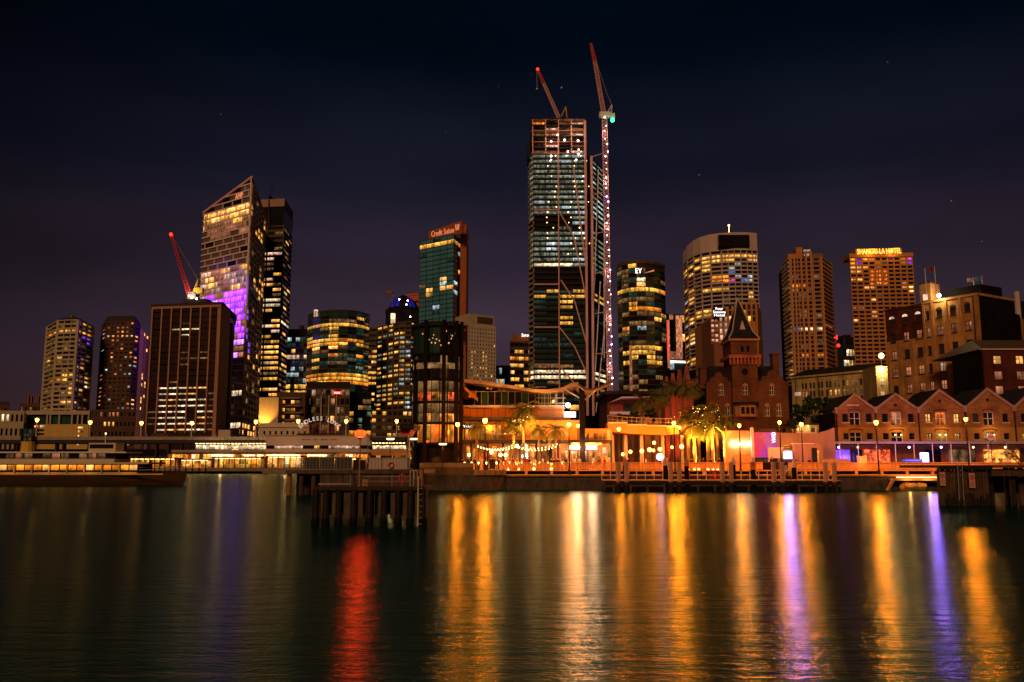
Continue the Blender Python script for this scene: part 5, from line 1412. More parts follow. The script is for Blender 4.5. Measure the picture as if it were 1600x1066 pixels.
# ================================================================== the brick building with the spire
Yp = 178.0
def xz(px, py): return X(px, Yp, py), Z(py, Yp)
root = thing('spired_brick_building', 'dark brick building with gabled bays and a tall slate spire', 'building', (X(1170, Yp), Yp + 8, 5.5))
zb = 5.0; ze = Z(606, Yp)
T = Matrix.Translation((0, Yp, 0))
xa, xd = X(1104, Yp, 640), X(1236, Yp, 640)
xt0, xt1 = X(1142, Yp, 600), X(1182, Yp, 600)
def arched(x, z0, z1, w): return (x - w, x + w, z0, z1)
wl = []
for px in (1127, 1206): wl.append(arched(X(px, Yp, 610), Z(617, Yp), Z(603, Yp), .48))
for px in (1119, 1137, 1199, 1217): wl.append(arched(X(px, Yp, 640), Z(650, Yp), Z(634, Yp), .50))
def gable_wall(x0, x1, y0, y1, zbase, zeave, zpk, holes, name='bay_wall', mk='brick_dark'):
    m = MB(); holed_wall(m, x0, x1, zbase, zeave, y0, y1, holes)
    xm = (x0 + x1) / 2; w = (x1 - x0) / 2; h = zpk - zeave
    prof = [(x0, zeave), (x1, zeave), (x1, zeave + .15 * h), (x1 - .28 * w, zeave + .22 * h), (x1 - .34 * w, zeave + .52 * h), (xm + .32 * w, zeave + .60 * h), (xm + .26 * w, zeave + .86 * h), (xm, zpk), (xm - .26 * w, zeave + .86 * h), (xm - .32 * w, zeave + .60 * h), (x0 + .34 * w, zeave + .52 * h), (x0 + .28 * w, zeave + .22 * h), (x0, zeave + .15 * h)]
    m.xprism(prof, y0, y1); m.build(name, mk, root)
gl = (X(1104, Yp, 620), X(1144, Yp, 620)); gr = (X(1184, Yp, 620), X(1232, Yp, 620))
gable_wall(gl[0], gl[1], 0, .6, zb, Z(600, Yp), Z(581, Yp), wl); gable_wall(gr[0], gr[1], 0, .6, zb, Z(600, Yp), Z(578, Yp), wl)
m = MB(); m.box(gl[0] + .2, gr[1] - .2, .75, 14, zb, Z(601, Yp)); m.build('rooms', 'black_metal', root)
for w in wl:
    o = sash_window(root, w[0], w[1], w[2], w[3], 'glass_grey', .3, 'white_paint', 1, fw=.075)
    f = MB(); n = 8; rr = .5; arc = [(w[0] + rr - rr * cos(pi * i / n), w[3] + rr * sin(pi * i / n)) for i in range(n + 1)]
    f.xprism(arc, -.05, -.01); build_sub(f, 'arch_head', 'sandstone', o)
    m = MB(); m.box(w[0] - .15, w[1] + .15, -.15, 0, w[2] - .18, w[2]); m.build('sill', 'sandstone', root)
m = MB(); m.add([(gl[0], .4, Z(601, Yp)), (gr[1], .4, Z(601, Yp)), (gr[1], 14, Z(601, Yp)), (gl[0], 14, Z(601, Yp)), (gl[0] + 1.5, 5, Z(568, Yp)), (gr[1] - 1.5, 5, Z(568, Yp))], [(0, 1, 5, 4), (1, 2, 5), (2, 3, 4, 5), (3, 0, 4)]); m.build('roof', 'slate', root)
for px, y0, y1 in ((1102, 601, 575), (1217, 575, 553)):
    m = MB(); m.box(X(px - 5, Yp, 590), X(px + 5, Yp, 590), 1.5, 3.5, Z(606, Yp), Z(y1, Yp)); m.box(X(px - 6, Yp, 590), X(px + 6, Yp, 590), 1.3, 3.7, Z(y1, Yp), Z(y1, Yp) + .35); m.build('chimney', 'brick_dark', root)
# tower shaft, corbels, belfry, spire
tc_ = (xt0 + xt1) / 2
m = MB(); tw = arched(X(1162, Yp, 610), Z(618, Yp), Z(604, Yp), .55)
holed_wall(m, xt0, xt1, zb, Z(556, Yp), -1.2, -.5, [tw]); m.box(xt0, xt0 + .5, -.5, 5.5, zb, Z(556, Yp)); m.box(xt1 - .5, xt1, -.5, 5.5, zb, Z(556, Yp)); m.build('tower_shaft', 'brick_dark', root)
m = MB(); m.box(xt0 + .5, xt1 - .5, -.3, 5.2, zb, Z(557, Yp)); m.build('tower_core', 'black_metal', root)
T = Matrix.Translation((0, Yp - 1.2, 0))
o = sash_window(root, *tw, 'glass_grey', .3, 'white_paint', 1, fw=.08)
f = MB(); arc = [(tw[0] + .55 - .55 * cos(pi * i / 8), tw[3] + .55 * sin(pi * i / 8)) for i in range(9)]; f.xprism(arc, -.05, -.01); build_sub(f, 'arch_head', 'sandstone', o)
m = MB(); m.tube((tc_, -.12, Z(582, Yp)), (tc_, 0, Z(582, Yp)), .62, n=14); m.build('round_window', 'glass_dark', root)
T = Matrix.Translation((0, Yp, 0))
for i in range(9):
    x = xt0 - .35 + (xt1 - xt0 + .7) * i / 8; m = MB(); m.box(x - .18, x + .18, -1.75, -1.2, Z(571, Yp), Z(561, Yp)); m.build('corbel', 'brick_red', root)
m = MB(); m.box(xt0 - .7, xt1 + .7, -1.9, 6, Z(561, Yp), Z(556, Yp)); m.build('corbel_course', 'brick_red', root)
m = MB(); m.box(xt0 - .1, xt1 + .1, -1.3, 5.4, Z(556, Yp), Z(534, Yp)); m.build('belfry', 'brick_dark', root)
for px in (1157, 1166): block('belfry_window', 'glass_dark', root, X(px - 2.2, Yp, 546), X(px + 2.2, Yp, 546), -1.36, -1.28, Z(551, Yp), Z(542, Yp))
zs0, zs1 = Z(534, Yp), Z(462, Yp)
m = MB(); m.box(xt0 - .55, xt1 + .55, -1.75, 5.9, zs0, zs0 + .4); m.build('eaves', 'sandstone', root)
ap = (tc_ - .15, 2.05, zs1)
q = [(xt0 - .55, -1.75), (xt1 + .55, -1.75), (xt1 + .55, 5.85), (xt0 - .55, 5.85)]; q2 = [(xt0 + .5, -.6), (xt1 - .5, -.6), (xt1 - .5, 4.7), (xt0 + .5, 4.7)]
m = MB(); m.add([(*p, zs0 + .4) for p in q] + [(*p, zs0 + 2.0) for p in q2] + [ap], [(0, 1, 5, 4), (1, 2, 6, 5), (2, 3, 7, 6), (3, 0, 4, 7), (4, 5, 8), (5, 6, 8), (6, 7, 8), (7, 4, 8)]); sp_ = m.build('spire', 'slate', root)
m = MB()
for a, b in zip(q, q2): m.path([(*a, zs0 + .42), (*b, zs0 + 2.02), ap], .11)
m.build('hip_flashing', 'pale_stone', root)
m = MB(); m.xprism([(tc_ - .55, zs0 + 2.4), (tc_ + .55, zs0 + 2.4), (tc_, zs0 + 4.2)], -.75, .8); m.build('spire_dormer', 'pale_stone', root)
m = MB(); m.tube(ap, (ap[0], ap[1], Z(448, Yp)), .12, .03); m.ball((ap[0], ap[1], zs1 + .2), .3); m.build('finial', 'dark_metal', root)
# oriel on the tower
m = MB(); m.prism([(tc_ - 2.2, -1.2), (tc_ - 1.5, -2.4), (tc_ + 1.5, -2.4), (tc_ + 2.2, -1.2)], Z(652, Yp), Z(634, Yp)); m.build('oriel', 'sandstone', root)
for k in (-1, 0, 1): block('oriel_window', 'glass_dark', root, tc_ + k * .95 - .34, tc_ + k * .95 + .34, -2.47, -2.38, Z(648, Yp), Z(637.5, Yp))
m = MB(); m.prism([(tc_ - 2.6, -1.2), (tc_ - 1.7, -2.7), (tc_ + 1.7, -2.7), (tc_ + 2.6, -1.2)], Z(634, Yp), [Z(629, Yp), Z(631, Yp), Z(631, Yp), Z(629, Yp)]); m.build('oriel_roof', 'slate', root)
T = Matrix.Identity(4)
# receding side wing with four pointed gables, lit red
A = (X(1036, 226, 640), 226.0); B = (X(1105, 182, 640), 182.0)
root = thing('gabled_brick_wing', 'red lit brick wing with a row of steep pointed gables', 'building', ((A[0] + B[0]) / 2, 200, 3.5))
L = frame(A, B); ze = Z(606, 195)
hol = []
for g in range(6):
    for s_ in (-.30, 0, .30):
        x = L * (g + .5) / 6 + s_ * L / 6
        hol.append((x - .55, x + .55, 9.5, 14.2)); hol.append((x - .55, x + .55, 4.6, 7.6))
m = MB(); holed_wall(m, 0, L, 3, ze - 1.2, 0, .6, hol); m.build('wall', 'brick_red', root)
for i, h in enumerate(hol):
    block('window', 'glass_brown' if i % 3 else 'glass_dark', root, h[0], h[1], .3, .36, h[2], h[3])
m = MB(); m.box(0, L, .7, 4.5, 3, ze - 1.4); m.build('rooms', 'black_metal', root)
for g in range(4):
    xm = L * (g + .5) / 6; w = L / 12.5; zp = ze + 5.2 + g * .1
    m = MB(); m.xprism([(xm - w, ze - 1.2), (xm + w, ze - 1.2), (xm + w * .8, ze + .6), (xm, zp), (xm - w * .8, ze + .6)], -.05, .6); m.build('gable', 'brick_red', root)
    for zz in (ze + .4, ze + 2.2): block('gable_window', 'glass_dark', root, xm - .35, xm + .35, -.1, -.04, zz, zz + 1.1)
for g in range(8):
    xm = L * (4.1 + g * .25) / 6; m = MB(); m.box(xm - .22, xm + .22, -.1, .5, ze - 1.2, ze + .6); m.lathe([(.34, .6), (.02, 2.0)], (xm, .2, ze), 6); m.build('pinnacle', 'brick_red', root)
m = MB(); m.add([(0, .5, ze - 1.0), (L, .5, ze - 1.0), (L, 4.5, ze - 1.0), (0, 4.5, ze - 1.0), (0, 2.4, ze + 3), (L, 2.4, ze + 3)], [(0, 1, 5, 4), (1, 2, 5), (2, 3, 4, 5), (3, 0, 4)]); m.build('roof', 'slate', root)
fl = [T @ Vector((L * f, -7.5, 3.4)) for f in (.18, .45, .75)]
unframe()
for p in fl:
    m = MB(); m.box(p.x - .3, p.x + .3, p.y - .2, p.y + .2, 2.6, 3.3); m.build('floodlight', 'dark_metal', root)
    spot(root, (p.x, p.y, p.z + .4), tuple(T @ Vector((0, 0, 0)) + Vector((p.x + 5, p.y + 5, 14))), 9000, (1, .20, .06), 110, .4)

# ================================================================== the gabled stone warehouses
Yg = 150.0
apex = [(1334, 618), (1398, 617), (1467, 611), (1542, 609), (1618, 606)]
vall = [(1306, 642), (1367, 641), (1434, 641), (1507, 639), (1584, 638), (1652, 636)]
NAMES = ('first of the gabled stone warehouses from the left, with a rusty roof beam', 'second gabled stone warehouse from the left, with a half-drawn orange blind', 'third gabled stone warehouse from the left, with a glowing orange loading door',
         'fourth gabled stone warehouse from the left, with lamps over its arched door', 'last gabled stone warehouse, cut by the right edge')
for i in range(5):
    x0, x1 = X(vall[i][0], Yg, 641), X(vall[i + 1][0], Yg, 641); xm = X(apex[i][0], Yg, 615); zv0, zv1, za = Z(vall[i][1], Yg), Z(vall[i + 1][1], Yg), Z(apex[i][1], Yg)
    root = thing('gabled_warehouse', NAMES[i], 'warehouse', (xm, Yg + 10, DECK), 'gabled warehouses along the quay')
    T = Matrix.Translation((0, Yg, 0)); W_ = x1 - x0; zv = min(zv0, zv1)
    zr1 = Z(664, Yg), Z(644, Yg); zs_ = Z(660, Yg), Z(646.5, Yg); zd = Z(691, Yg), Z(675, Yg); zls = Z(687, Yg), Z(677, Yg)
    wins = [('loading_door', xm - .88, xm + .88, *zr1), ('window', x0 + W_ * .155, x0 + W_ * .155 + 1.0, *zs_), ('window', x0 + W_ * .76, x0 + W_ * .76 + 1.0, *zs_),
            ('door', xm - 1.0, xm + 1.0, *zd), ('window', x0 + W_ * .155, x0 + W_ * .155 + .95, *zls), ('window', x0 + W_ * .76, x0 + W_ * .76 + .95, *zls)]
    keys = [['glass_dark'] * 6, ['lit_peach', 'glass_dark', 'glass_dark', 'glass_dark', 'glass_dark', 'glass_dark'], ['lit_orange', 'lit_warm', 'lit_warm', 'lit_gold', 'lit_warm', 'lit_warm'], ['glass_dark', 'glass_grey', 'glass_dark', 'lit_dim', 'glass_dark', 'glass_dark'], ['glass_dark', 'glass_dark', 'glass_dark', 'lit_dim', 'lit_gold', 'glass_dark']][i]
    m = MB(); holed_wall(m, x0, x1, Z(668, Yg), zv, 0, .6, [w[1:] for w in wins]); m.xprism([(x0, zv), (x1, zv), (x1, zv1), (xm, za - .15), (x0, zv0)], 0, .6); m.build('brick_wall', 'brick_shed', root)
    m = MB(); holed_wall(m, x0, x1, DECK, Z(668, Yg), -.06, .6, [w[1:] for w in wins]); m.build('stone_wall', 'sandstone', root)
    m = MB(); m.box(x0 + .1, x1 - .1, .8, 9, DECK, zv - .3); m.build('rooms', 'black_metal', root)
    for (nm, a, b, c, d), k in zip(wins, keys):
        o = block(nm, k, root, a, b, .38, .44, c, d)
        f = MB(); fw = .09
        f.box(a, a + fw, .26, .37, c, d); f.box(b - fw, b, .26, .37, c, d); f.box(a + fw, b - fw, .26, .37, d - fw, d); f.box(a + fw, b - fw, .27, .37, (c + d) / 2 - .04, (c + d) / 2 + .04)
        if nm != 'window' or k.startswith('lit'): f.box((a + b) / 2 - .05, (a + b) / 2 + .05, .27, .368, c, d - fw)
        build_sub(f, 'window_frame', 'white_paint' if nm != 'window' else 'dark_metal', o)
        if nm == 'window':
            m = MB(); m.box(a - .12, b + .12, -.18, 0, c - .16, c); m.build('sill', 'pale_stone', root)
        else:
            m = MB(); rr = (b - a) / 2 + .22
            arc = [(a - .22 + rr - rr * cos(pi * t / 8), d - .02 + rr * .30 * sin(pi * t / 8)) for t in range(9)]; arc2 = [(x, z + .25) for x, z in reversed(arc)]
            m.xprism(arc + arc2, -.10, .02); m.build('arch', 'brick_dark', root)
    for (xa_, za_, xb_, zb_) in ((x0, zv0, xm, za), (xm, za, x1, zv1)):
        m = MB(); m.xprism([(xa_, za_ - .12), (xb_, zb_ - .12), (xb_, zb_ + .34), (xa_, za_ + .34)], -.32, -.02); m.build('bargeboard', 'worn_trim', root)
        m = MB(); m.add([(xa_, 0, za_ + .30), (xb_, 0, zb_ + .30), (xb_, 9, zb_ + .30), (xa_, 9, za_ + .30), (xa_, 0, za_ + .05), (xb_, 0, zb_ + .05), (xb_, 9, zb_ + .05), (xa_, 9, za_ + .05)], [(0, 1, 2, 3), (4, 7, 6, 5), (0, 4, 5, 1), (2, 6, 7, 3)]); m.build('roof_slope', 'slate', root)
    m = MB(); m.box(x0 - .25, x0 + .25, -.42, .02, zv0 - .5, zv0 + .55); m.build('valley_gutter', 'worn_trim', root)
    m = MB(); m.tube((x0, -.16, DECK), (x0, -.16, zv0 - .3), .12, n=6); m.build('drainpipe', 'dark_metal', root)
    m = MB(); m.tube((xm, -.05, za - 1.7), (xm, .02, za - 1.7), .28, n=10); m.build('roundel', 'dark_metal', root)
    if i == 0:
        m = MB(); m.box(x0 + 1.6, xm + .6, -.5, -.1, Z(635, Yg), Z(632.5, Yg)); m.build('cathead_beam', 'pink_concrete', root)
    if i in (1, 2, 3):
        b_ = 'bulb_small'
        m = MB(); m.ball((xm - .5, -.35, d - .3), .12); m.build('door_lamp', b_, root); m = MB(); m.ball((xm + .5, -.35, d - .3), .12); m.build('door_lamp', b_, root)
        point(root, (xm, Yg - 1.2, zd[1] + .5), 90, (1, .5, .15), .15)
    T = Matrix.Identity(4)
# restaurant canopies in front of the warehouses
root = thing('dining_canopy', 'long dark flat canopy on slim posts along the warehouse fronts', 'canopy', (X(1450, 140), 140, DECK))
Yc = 138.0; zc_ = Z(693, Yc)
x0, x1 = X(1283, Yc), X(1660, Yc)
m = MB(); m.box(x0, x1, Yc, Yg - .8, zc_, zc_ + .22); m.build('roof', 'dark_metal', root)
m = MB(); m.box(x0, x1, Yc - .06, Yc, zc_ - .06, zc_ + .30); m.build('fascia', 'grey_metal', root)
for i in range(14):
    x = x0 + (x1 - x0) * i / 13; m = MB(); m.box(x - .05, x + .05, Yc + .1, Yc + .2, DECK, zc_); m.build('post', 'white_paint', root)
for a, b, k in ((1290, 1333, 'lit_indigo'), (1337, 1352, 'glass_dark'), (1356, 1396, 'lit_barred'), (1404, 1438, 'strip_blue'), (1452, 1476, 'glass_dark'), (1490, 1530, 'lit_dim'), (1545, 1600, 'lit_bar')):
    if k == 'strip_blue': continue
    m = MB(); m.box(X(a, 145), X(b, 145), 146.6, 146.8, DECK + .2, zc_ - .8); m.build('glass_screen', k, root)
m = MB(); m.box(x0, x1, 147, 147.3, DECK, zc_ - .1); m.build('back_wall', 'sandstone', root)
for px, pw_, c in ((1310, 700, (.62, .3, 1)), (1370, 300, (1, .5, .2)), (1420, 500, (.15, .12, 1)), (1470, 500, (.2, .15, 1)), (1520, 260, (1, .5, .18)), (1570, 260, (1, .5, .18)), (1340, 200, (1, .55, .25))):
    m = MB(); m.ball((X(px, 142), 142, zc_ - .5), .16); m.build('pendant_lamp', 'bulb_violet' if c[2] == 1 else 'bulb_small', root)
    point(root, (X(px, 142), 142, zc_ - .75), pw_, c, .2, 'downlight')
root = thing('light_box', 'brilliant violet white light box in front of the warehouses', 'light box', (X(1444, 133), 133, DECK))
m = MB(); m.box(X(1439, 133), X(1449.5, 133), 133, 133.6, Z(722, 133), Z(707.5, 133)); m.build('lit_face', 'screen_violet', root)
m = MB(); m.box(X(1438.5, 133), X(1450, 133), 133.61, 133.8, DECK, Z(707, 133)); m.build('casing', 'dark_metal', root)
point(root, (X(1444, 132), 129.5, Z(714, 132)), 2600, (.28, .11, 1), .6)
root = thing('blue_light_bench', 'low bench glowing deep blue beside the light box', 'bench', (X(1428, 133), 133, DECK))
m = MB(); m.box(X(1411, 133), X(1438, 133), 132.6, 133.6, Z(721, 133), Z(718, 133)); m.build('lit_front', 'strip_blue', root)
m = MB(); m.box(X(1410, 133), X(1438.3, 133), 132.4, 133.8, Z(718, 133), Z(717.2, 133)); m.build('seat', 'dark_metal', root)
m = MB(); m.box(X(1410, 133), X(1438.3, 133), 132.7, 133.7, DECK, Z(721, 133)); m.build('plinth', 'dark_metal', root)
root = thing('round_sign', 'round pale sign on a post below the fourth gabled warehouse', 'sign', (X(1548, 132), 132, DECK))
m = MB(); m.tube((X(1548, 132), 132, DECK), (X(1548, 132), 132, Z(689, 132)), .06); m.build('post', 'dark_metal', root)
m = MB(); p = at(1548, 683, 131.9); m.tube((p.x, 131.8, p.z), (p.x, 131.95, p.z), .52, n=16); m.build('disc', 'pale_stone', root)
frame((p.x - 1, 131.78), (p.x + 1, 131.78)); sign_text(root, 'BAR', 1, 0, p.z - .18, .5, 'brick_red', .7, depth=.01); unframe()

# ================================================================== promenade edge: sea wall, slots, slatted railing
root = thing('quay_wall', 'long stone quay wall with dark drainage slots below the promenade', 'sea wall', (X(1120, QY), QY, 0))
QB = QY + 4.0
x0, x1 = X(778, QY, 745), X(1700, QY, 745)
m = MB(); m.box(x0, x1, QY, QY + .58, -2.5, 1.78); m.build('wall', 'wet_concrete', root)
m = MB(); m.box(x0, x1, QY - .35, QY + 4.0, 1.8, 2.02); m.build('boardwalk', 'deck_timber', root)
m = MB(); m.box(x0, x1, QB - .15, QB + 1.0, 2.47, 2.62); m.build('coping', 'deck_timber', root)
NB = 24; step = 41.0; QB = QY + 4.0
for i in range(NB):
    px = 782 + i * step
    m = MB(); m.box(X(px - 2.2, QY, 740), X(px + 2.2, QY, 740), QB - .12, QB + .25, 2.02, 2.47); m.build('slot_pier', 'deck_timber', root)
m = MB(); m.box(x0, x1, QB + .2, QB + .29, 2.02, 2.47); m.build('slot_back', 'black_metal', root)
root = thing('slatted_railing', 'long orange slatted timber railing along the promenade edge', 'railing', (X(1120, QB), QB, 2.62))
slat = bpy.data.meshes.new('slats'); sm = MB(); bw = X(782 + step, QB, 730) - X(782, QB, 730)
for k in range(17):
    xx = bw * (k + .5) / 17; sm.box(xx - .085, xx + .085, -.04, .04, 0, .86)
slat.from_pydata(sm.v, [], sm.f); slat.materials.append(MATS['deck_timber'])
for i in range(NB - 1):
    px = 782 + i * step
    if 1180 < px + step / 2 < 1250 and i == 10: continue
    o = bpy.data.objects.new('slat_bay', slat); o.location = (X(px, QB, 730), QB + .05, 2.68); link(o, root); tag(o, kind='stuff')
    block('top_rail', 'deck_timber', root, X(px, QB, 730), X(px, QB, 730) + bw - .02, QB - .06, QB + .16, 3.55, 3.65)
    block('post', 'deck_timber', root, X(px, QB, 730) - .08, X(px, QB, 730) + .08, QB - .02, QB + .18, 2.62, 3.55)
# rough stone landing steps under the quay at the right
root = thing('landing_slot', 'lit landing recess in the quay wall near the right end', 'landing', (X(1430, 119.4), 119.4, 0))
m = MB(); m.box(X(1393, 119, 748), X(1464, 119, 748), 118.3, 119.95, 1.25, 1.5); m.build('landing_deck', 'deck_timber', root)
m = MB(); m.xprism([(X(1380, 119, 755), -.2), (X(1384, 119, 755), -.2), (X(1396, 119, 755), 1.5), (X(1392, 119, 755), 1.5)], 118.2, 118.6); m.build('sloping_fender', 'sandstone', root)
m = MB()
for k in range(26): m.ball((X(1412 + k * 1.25, 119, 752), 118.6 + rnd.random() * .8, .35 + rnd.random() * .45), .35 + rnd.random() * .25, 6, 4)
tag(m.build('rubble', 'sandstone', root), kind='stuff')
m = MB(); m.box(X(1398, 119, 748), X(1460, 119, 748), 118.35, 118.5, 1.62, 1.72); m.build('lamp_strip', 'bulb_small', root)
point(root, (X(1415, 119, 748), 117.8, 1.9), 160, (1, .48, .1), .15); point(root, (X(1445, 119, 748), 117.8, 1.9), 160, (1, .48, .1), .15)

# ================================================================== lamp posts of the promenade
LAMPS = [(715, 663, 126, 900, 'lamp post in front of the round glass tower of the terminal'), (758, 657, 124, 1500, 'tall lamp post before the left restaurant terraces, brightest there'), (889, 663, 127, 900, 'left one of two close lamp posts beside the tall dark steel column'),
         (903, 665, 130, 800, 'right one of two close lamp posts beside the tall dark steel column'), (967, 670, 128, 700, 'lamp post in front of the elevated walkway'), (1053, 661, 124, 1700, 'lamp post left of the glowing palm grove'),
         (1062, 668, 131, 500, 'lower lamp just behind the post by the glowing palm grove'), (1155, 665, 124, 1300, 'lamp post in front of the white neon sign wall'), (1218, 660, 124, 1500, 'lamp post in front of the magenta poster wall'),
         (1252, 663, 128, 1100, 'lamp post right of the violet white screen'), (1297, 662, 160, 900, 'lamp set back beside the first gabled warehouse'), (1369, 660, 126, 2000, 'lamp post between the first and second gabled warehouses'), (1509, 655, 124, 1900, 'lamp post between the third and fourth gabled warehouses')]
for px, py, Y, pw_, lab in LAMPS:
    street_lamp('promenade_lamp', lab, px, (121.2 if Y < 128 else Y), py, (2.02 if Y < 128 else DECK), pw_, SOD, 'bulb_sodium', .22 + .05 * (px % 3) + pw_ * 2e-5, 'dark_metal', 'lamp posts along the promenade')
GL = [(973, 710, 128), (985, 706, 130), (1003, 705, 127), (1015, 703, 130), (1021, 704, 128), (1022, 692, 132), (1031, 702, 129), (1065, 698, 127), (1050, 699, 134)]
for i, (px, py, Y) in enumerate(GL):
    p = at(px, py, Y)
    root = thing('globe_lamp', '%s small glowing globe lamp from the left below the elevated walkway' % ('first', 'second', 'third', 'fourth', 'fifth', 'sixth', 'seventh', 'eighth', 'ninth')[i], 'lamp', (p.x, Y, DECK), 'globe lamps below the walkway')
    m = MB(); m.lathe([(.12, 0), (.06, .3), (.05, p.z - DECK - .3)], (p.x, Y, DECK), 6); m.build('post', 'dark_metal', root)
    m = MB(); m.ball(tuple(p), .21 + .03 * (i % 4), 10, 8); m.build('globe', 'bulb_sodium', root, True)
    point(root, (p.x, Y, p.z), 280, SOD, .3)
# ================================================================== passenger terminal
Yt = 130.0
def bx(name, key, root, a, b, y0, y1, Y0, Y1, Yr=None):
    """box from photo columns a..b and rows y0..y1 measured at its front distance"""
    Yr = Yr or Y0
    return block(name, key, root, X(a, Yr), X(b, Yr), Y0, Y1, Z(y1, Yr), Z(y0, Yr))
root = thing('passenger_terminal', 'long modern terminal with glowing restaurant terraces and a sweeping roof', 'terminal', (X(830, Yt), Yt + 6, DECK))
# slabs and back walls
bx('floor_slab', 'dark_concrete', root, 700, 957, 687.5, 691.5, Yt - .6, Yt + 14)
bx('floor_slab', 'dark_concrete', root, 700, 890, 652, 656.5, Yt - .2, Yt + 14)
bx('floor_slab', 'concrete', root, 722, 882, 633, 637, Yt + .6, Yt + 14)
bx('rear_wall', 'warm_wall', root, 646, 957, 691.6, 735, Yt + 5.5, Yt + 6)
bx('rear_wall', 'warm_wall', root, 720, 906, 656.6, 687.4, Yt + 4.5, Yt + 5)
bx('rear_wall', 'orange_wall', root, 722, 882, 637.1, 651.9, Yt + 3, Yt + 3.4)
bx('end_wall', 'orange_wall', root, 905, 957, 670, 687.4, Yt + 4, Yt + 4.4)
# ground floor columns and shopfront frames
for px in (655, 694, 736, 762, 786, 812, 838, 872, 918, 955):
    bx('column', 'dark_metal', root, px - 1.4, px + 1.4, 691.6, 735, Yt + .2, Yt + .6)
for px in (702, 726, 750, 775, 784):
    bx('column', 'bronze', root, px - 1.0, px + 1.0, 656.6, 687.4, Yt + .3, Yt + .6)
# ground floor rooms: bar backs, counters, screens
R = random.Random(21)
for i in range(30):
    a = 660 + i * 9.9; w = R.uniform(4, 8.5); t = R.choice(('lit_bar', 'lit_amber', 'lit_gold', 'lit_barred', 'lit_warm', 'cloth_dark', 'cloth_dark', 'warm_wall', 'lit_white'))
    if 880 < a < 950: continue
    y0 = R.uniform(696, 706); y1 = R.uniform(714, 726)
    bx('wall_panel', t, root, a, a + w, y0, y1, Yt + 5.0, Yt + 5.4, Yt + 5)
for i in range(22):
    a = 663 + i * 11.4; bx('counter', R.choice(('dark_metal', 'warm_wall', 'bronze')), root, a, a + R.uniform(5, 9), 720, 733, Yt + 2.0, Yt + 2.8, Yt + 2)
for px, py in ((682, 709), (733, 711), (782, 711), (790, 711), (821, 697), (808, 697), (768, 707)):
    m = MB(); m.ball(tuple(at(px, py, Yt + 1.5)), .26); m.build('pendant_globe', 'bulb_warm', root)
m = MB(); m.ball(tuple(at(820, 713, Yt - .3)), .40); m.build('screen_lamp', 'bulb_white', root)
for px in (670, 705, 745, 780, 815, 850, 885, 925, 945):
    point(root, tuple(at(px, 698, Yt + 2.2)), 260, (1, .34, .04), .3, 'downlight')
# first floor: glazed restaurant on the left, orange gallery wall on the right
for i in range(11):
    a = 701 + i * 7.7; bx('pane', R.choice(('lit_amber', 'lit_gold', 'lit_bar', 'lit_amber', 'lit_barred')), root, a, a + 6.8, 664, 687, Yt + 2.2, Yt + 2.3, Yt + 2)
for i in range(26):
    a = 722 + i * 3.7; bx('baluster', 'dark_metal', root, a, a + .5, 679, 687.4, Yt + .05, Yt + .1)
bx('handrail', 'grey_metal', root, 720, 822, 678, 679, Yt, Yt + .15)
for k in range(3): bx('gallery_wall', 'orange_wall', root, 821 + k * 23.4, 843.6 + k * 23.4, 652, 690, Yt + .3, Yt + .7)
for px in (748, 765, 777): point(root, tuple(at(px, 668, Yt + .9)), 200, (1, .34, .04), .25, 'downlight')
for px in (832, 855, 880): point(root, tuple(at(px, 656, Yt - 1.6)), 200, (1, .30, .03), .25, 'wall_washer')
for px in (740, 770, 800): point(root, tuple(at(px, 641, Yt + 1.6)), 60, (1, .32, .08), .2, 'downlight')
for a, b in ((765, 819),): bx('neon_line', 'lit_orange', root, a, b, 637.5, 638.3, Yt + 1.5, Yt + 1.6)
for i in range(9):
    a = 723 + i * 11; bx('glazing_post', 'dark_metal', root, a, a + .7, 637.1, 651.9, Yt + .7, Yt + .85)
# illuminated name, illegible bright tubes
frame((X(722, Yt - .3), Yt - .3), (X(742, Yt - .3), Yt - .3)); sign_text(root, "Yuki's", X(732, Yt) - X(722, Yt), -.5, Z(668.5, Yt), .52, 'sign_white', X(740.5, Yt) - X(723.5, Yt), depth=.04); unframe()
bx('sign_fascia', 'dark_metal', root, 700, 745, 661.5, 670.5, Yt - .25, Yt + .1)
bx('light_tube', 'bulb_white', root, 891, 912.5, 696.5, 702, Yt - .9, Yt - .6)
bx('light_tube', 'bulb_white', root, 916.5, 932, 696.5, 702, Yt - .9, Yt - .6)
point(root, tuple(at(902, 700, Yt - 2.2)), 1800, (1, .42, .20), .5, 'tube_light'); point(root, tuple(at(925, 700, Yt - 2.2)), 1400, (1, .42, .20), .5, 'tube_light')
bx('awning', 'orange_wall', root, 893, 941, 691.7, 695.5, Yt - 1.2, Yt)
bx('bright_pane', 'lit_white', root, 941, 947.5, 699, 712, Yt + .4, Yt + .5); bx('bright_pane', 'lit_gold', root, 949, 953.5, 672, 722, Yt + .4, Yt + .5)
for i in range(6): bx('pane', R.choice(('lit_amber', 'lit_orange', 'lit_bar')), root, 907 + i * 7, 913 + i * 7, 677, 687, Yt + 3.0, Yt + 3.1)
for i in range(5): bx('pane', 'lit_bar', root, 893 + i * 9.4, 901 + i * 9.4, 705, 724, Yt + 4.8, Yt + 4.9)
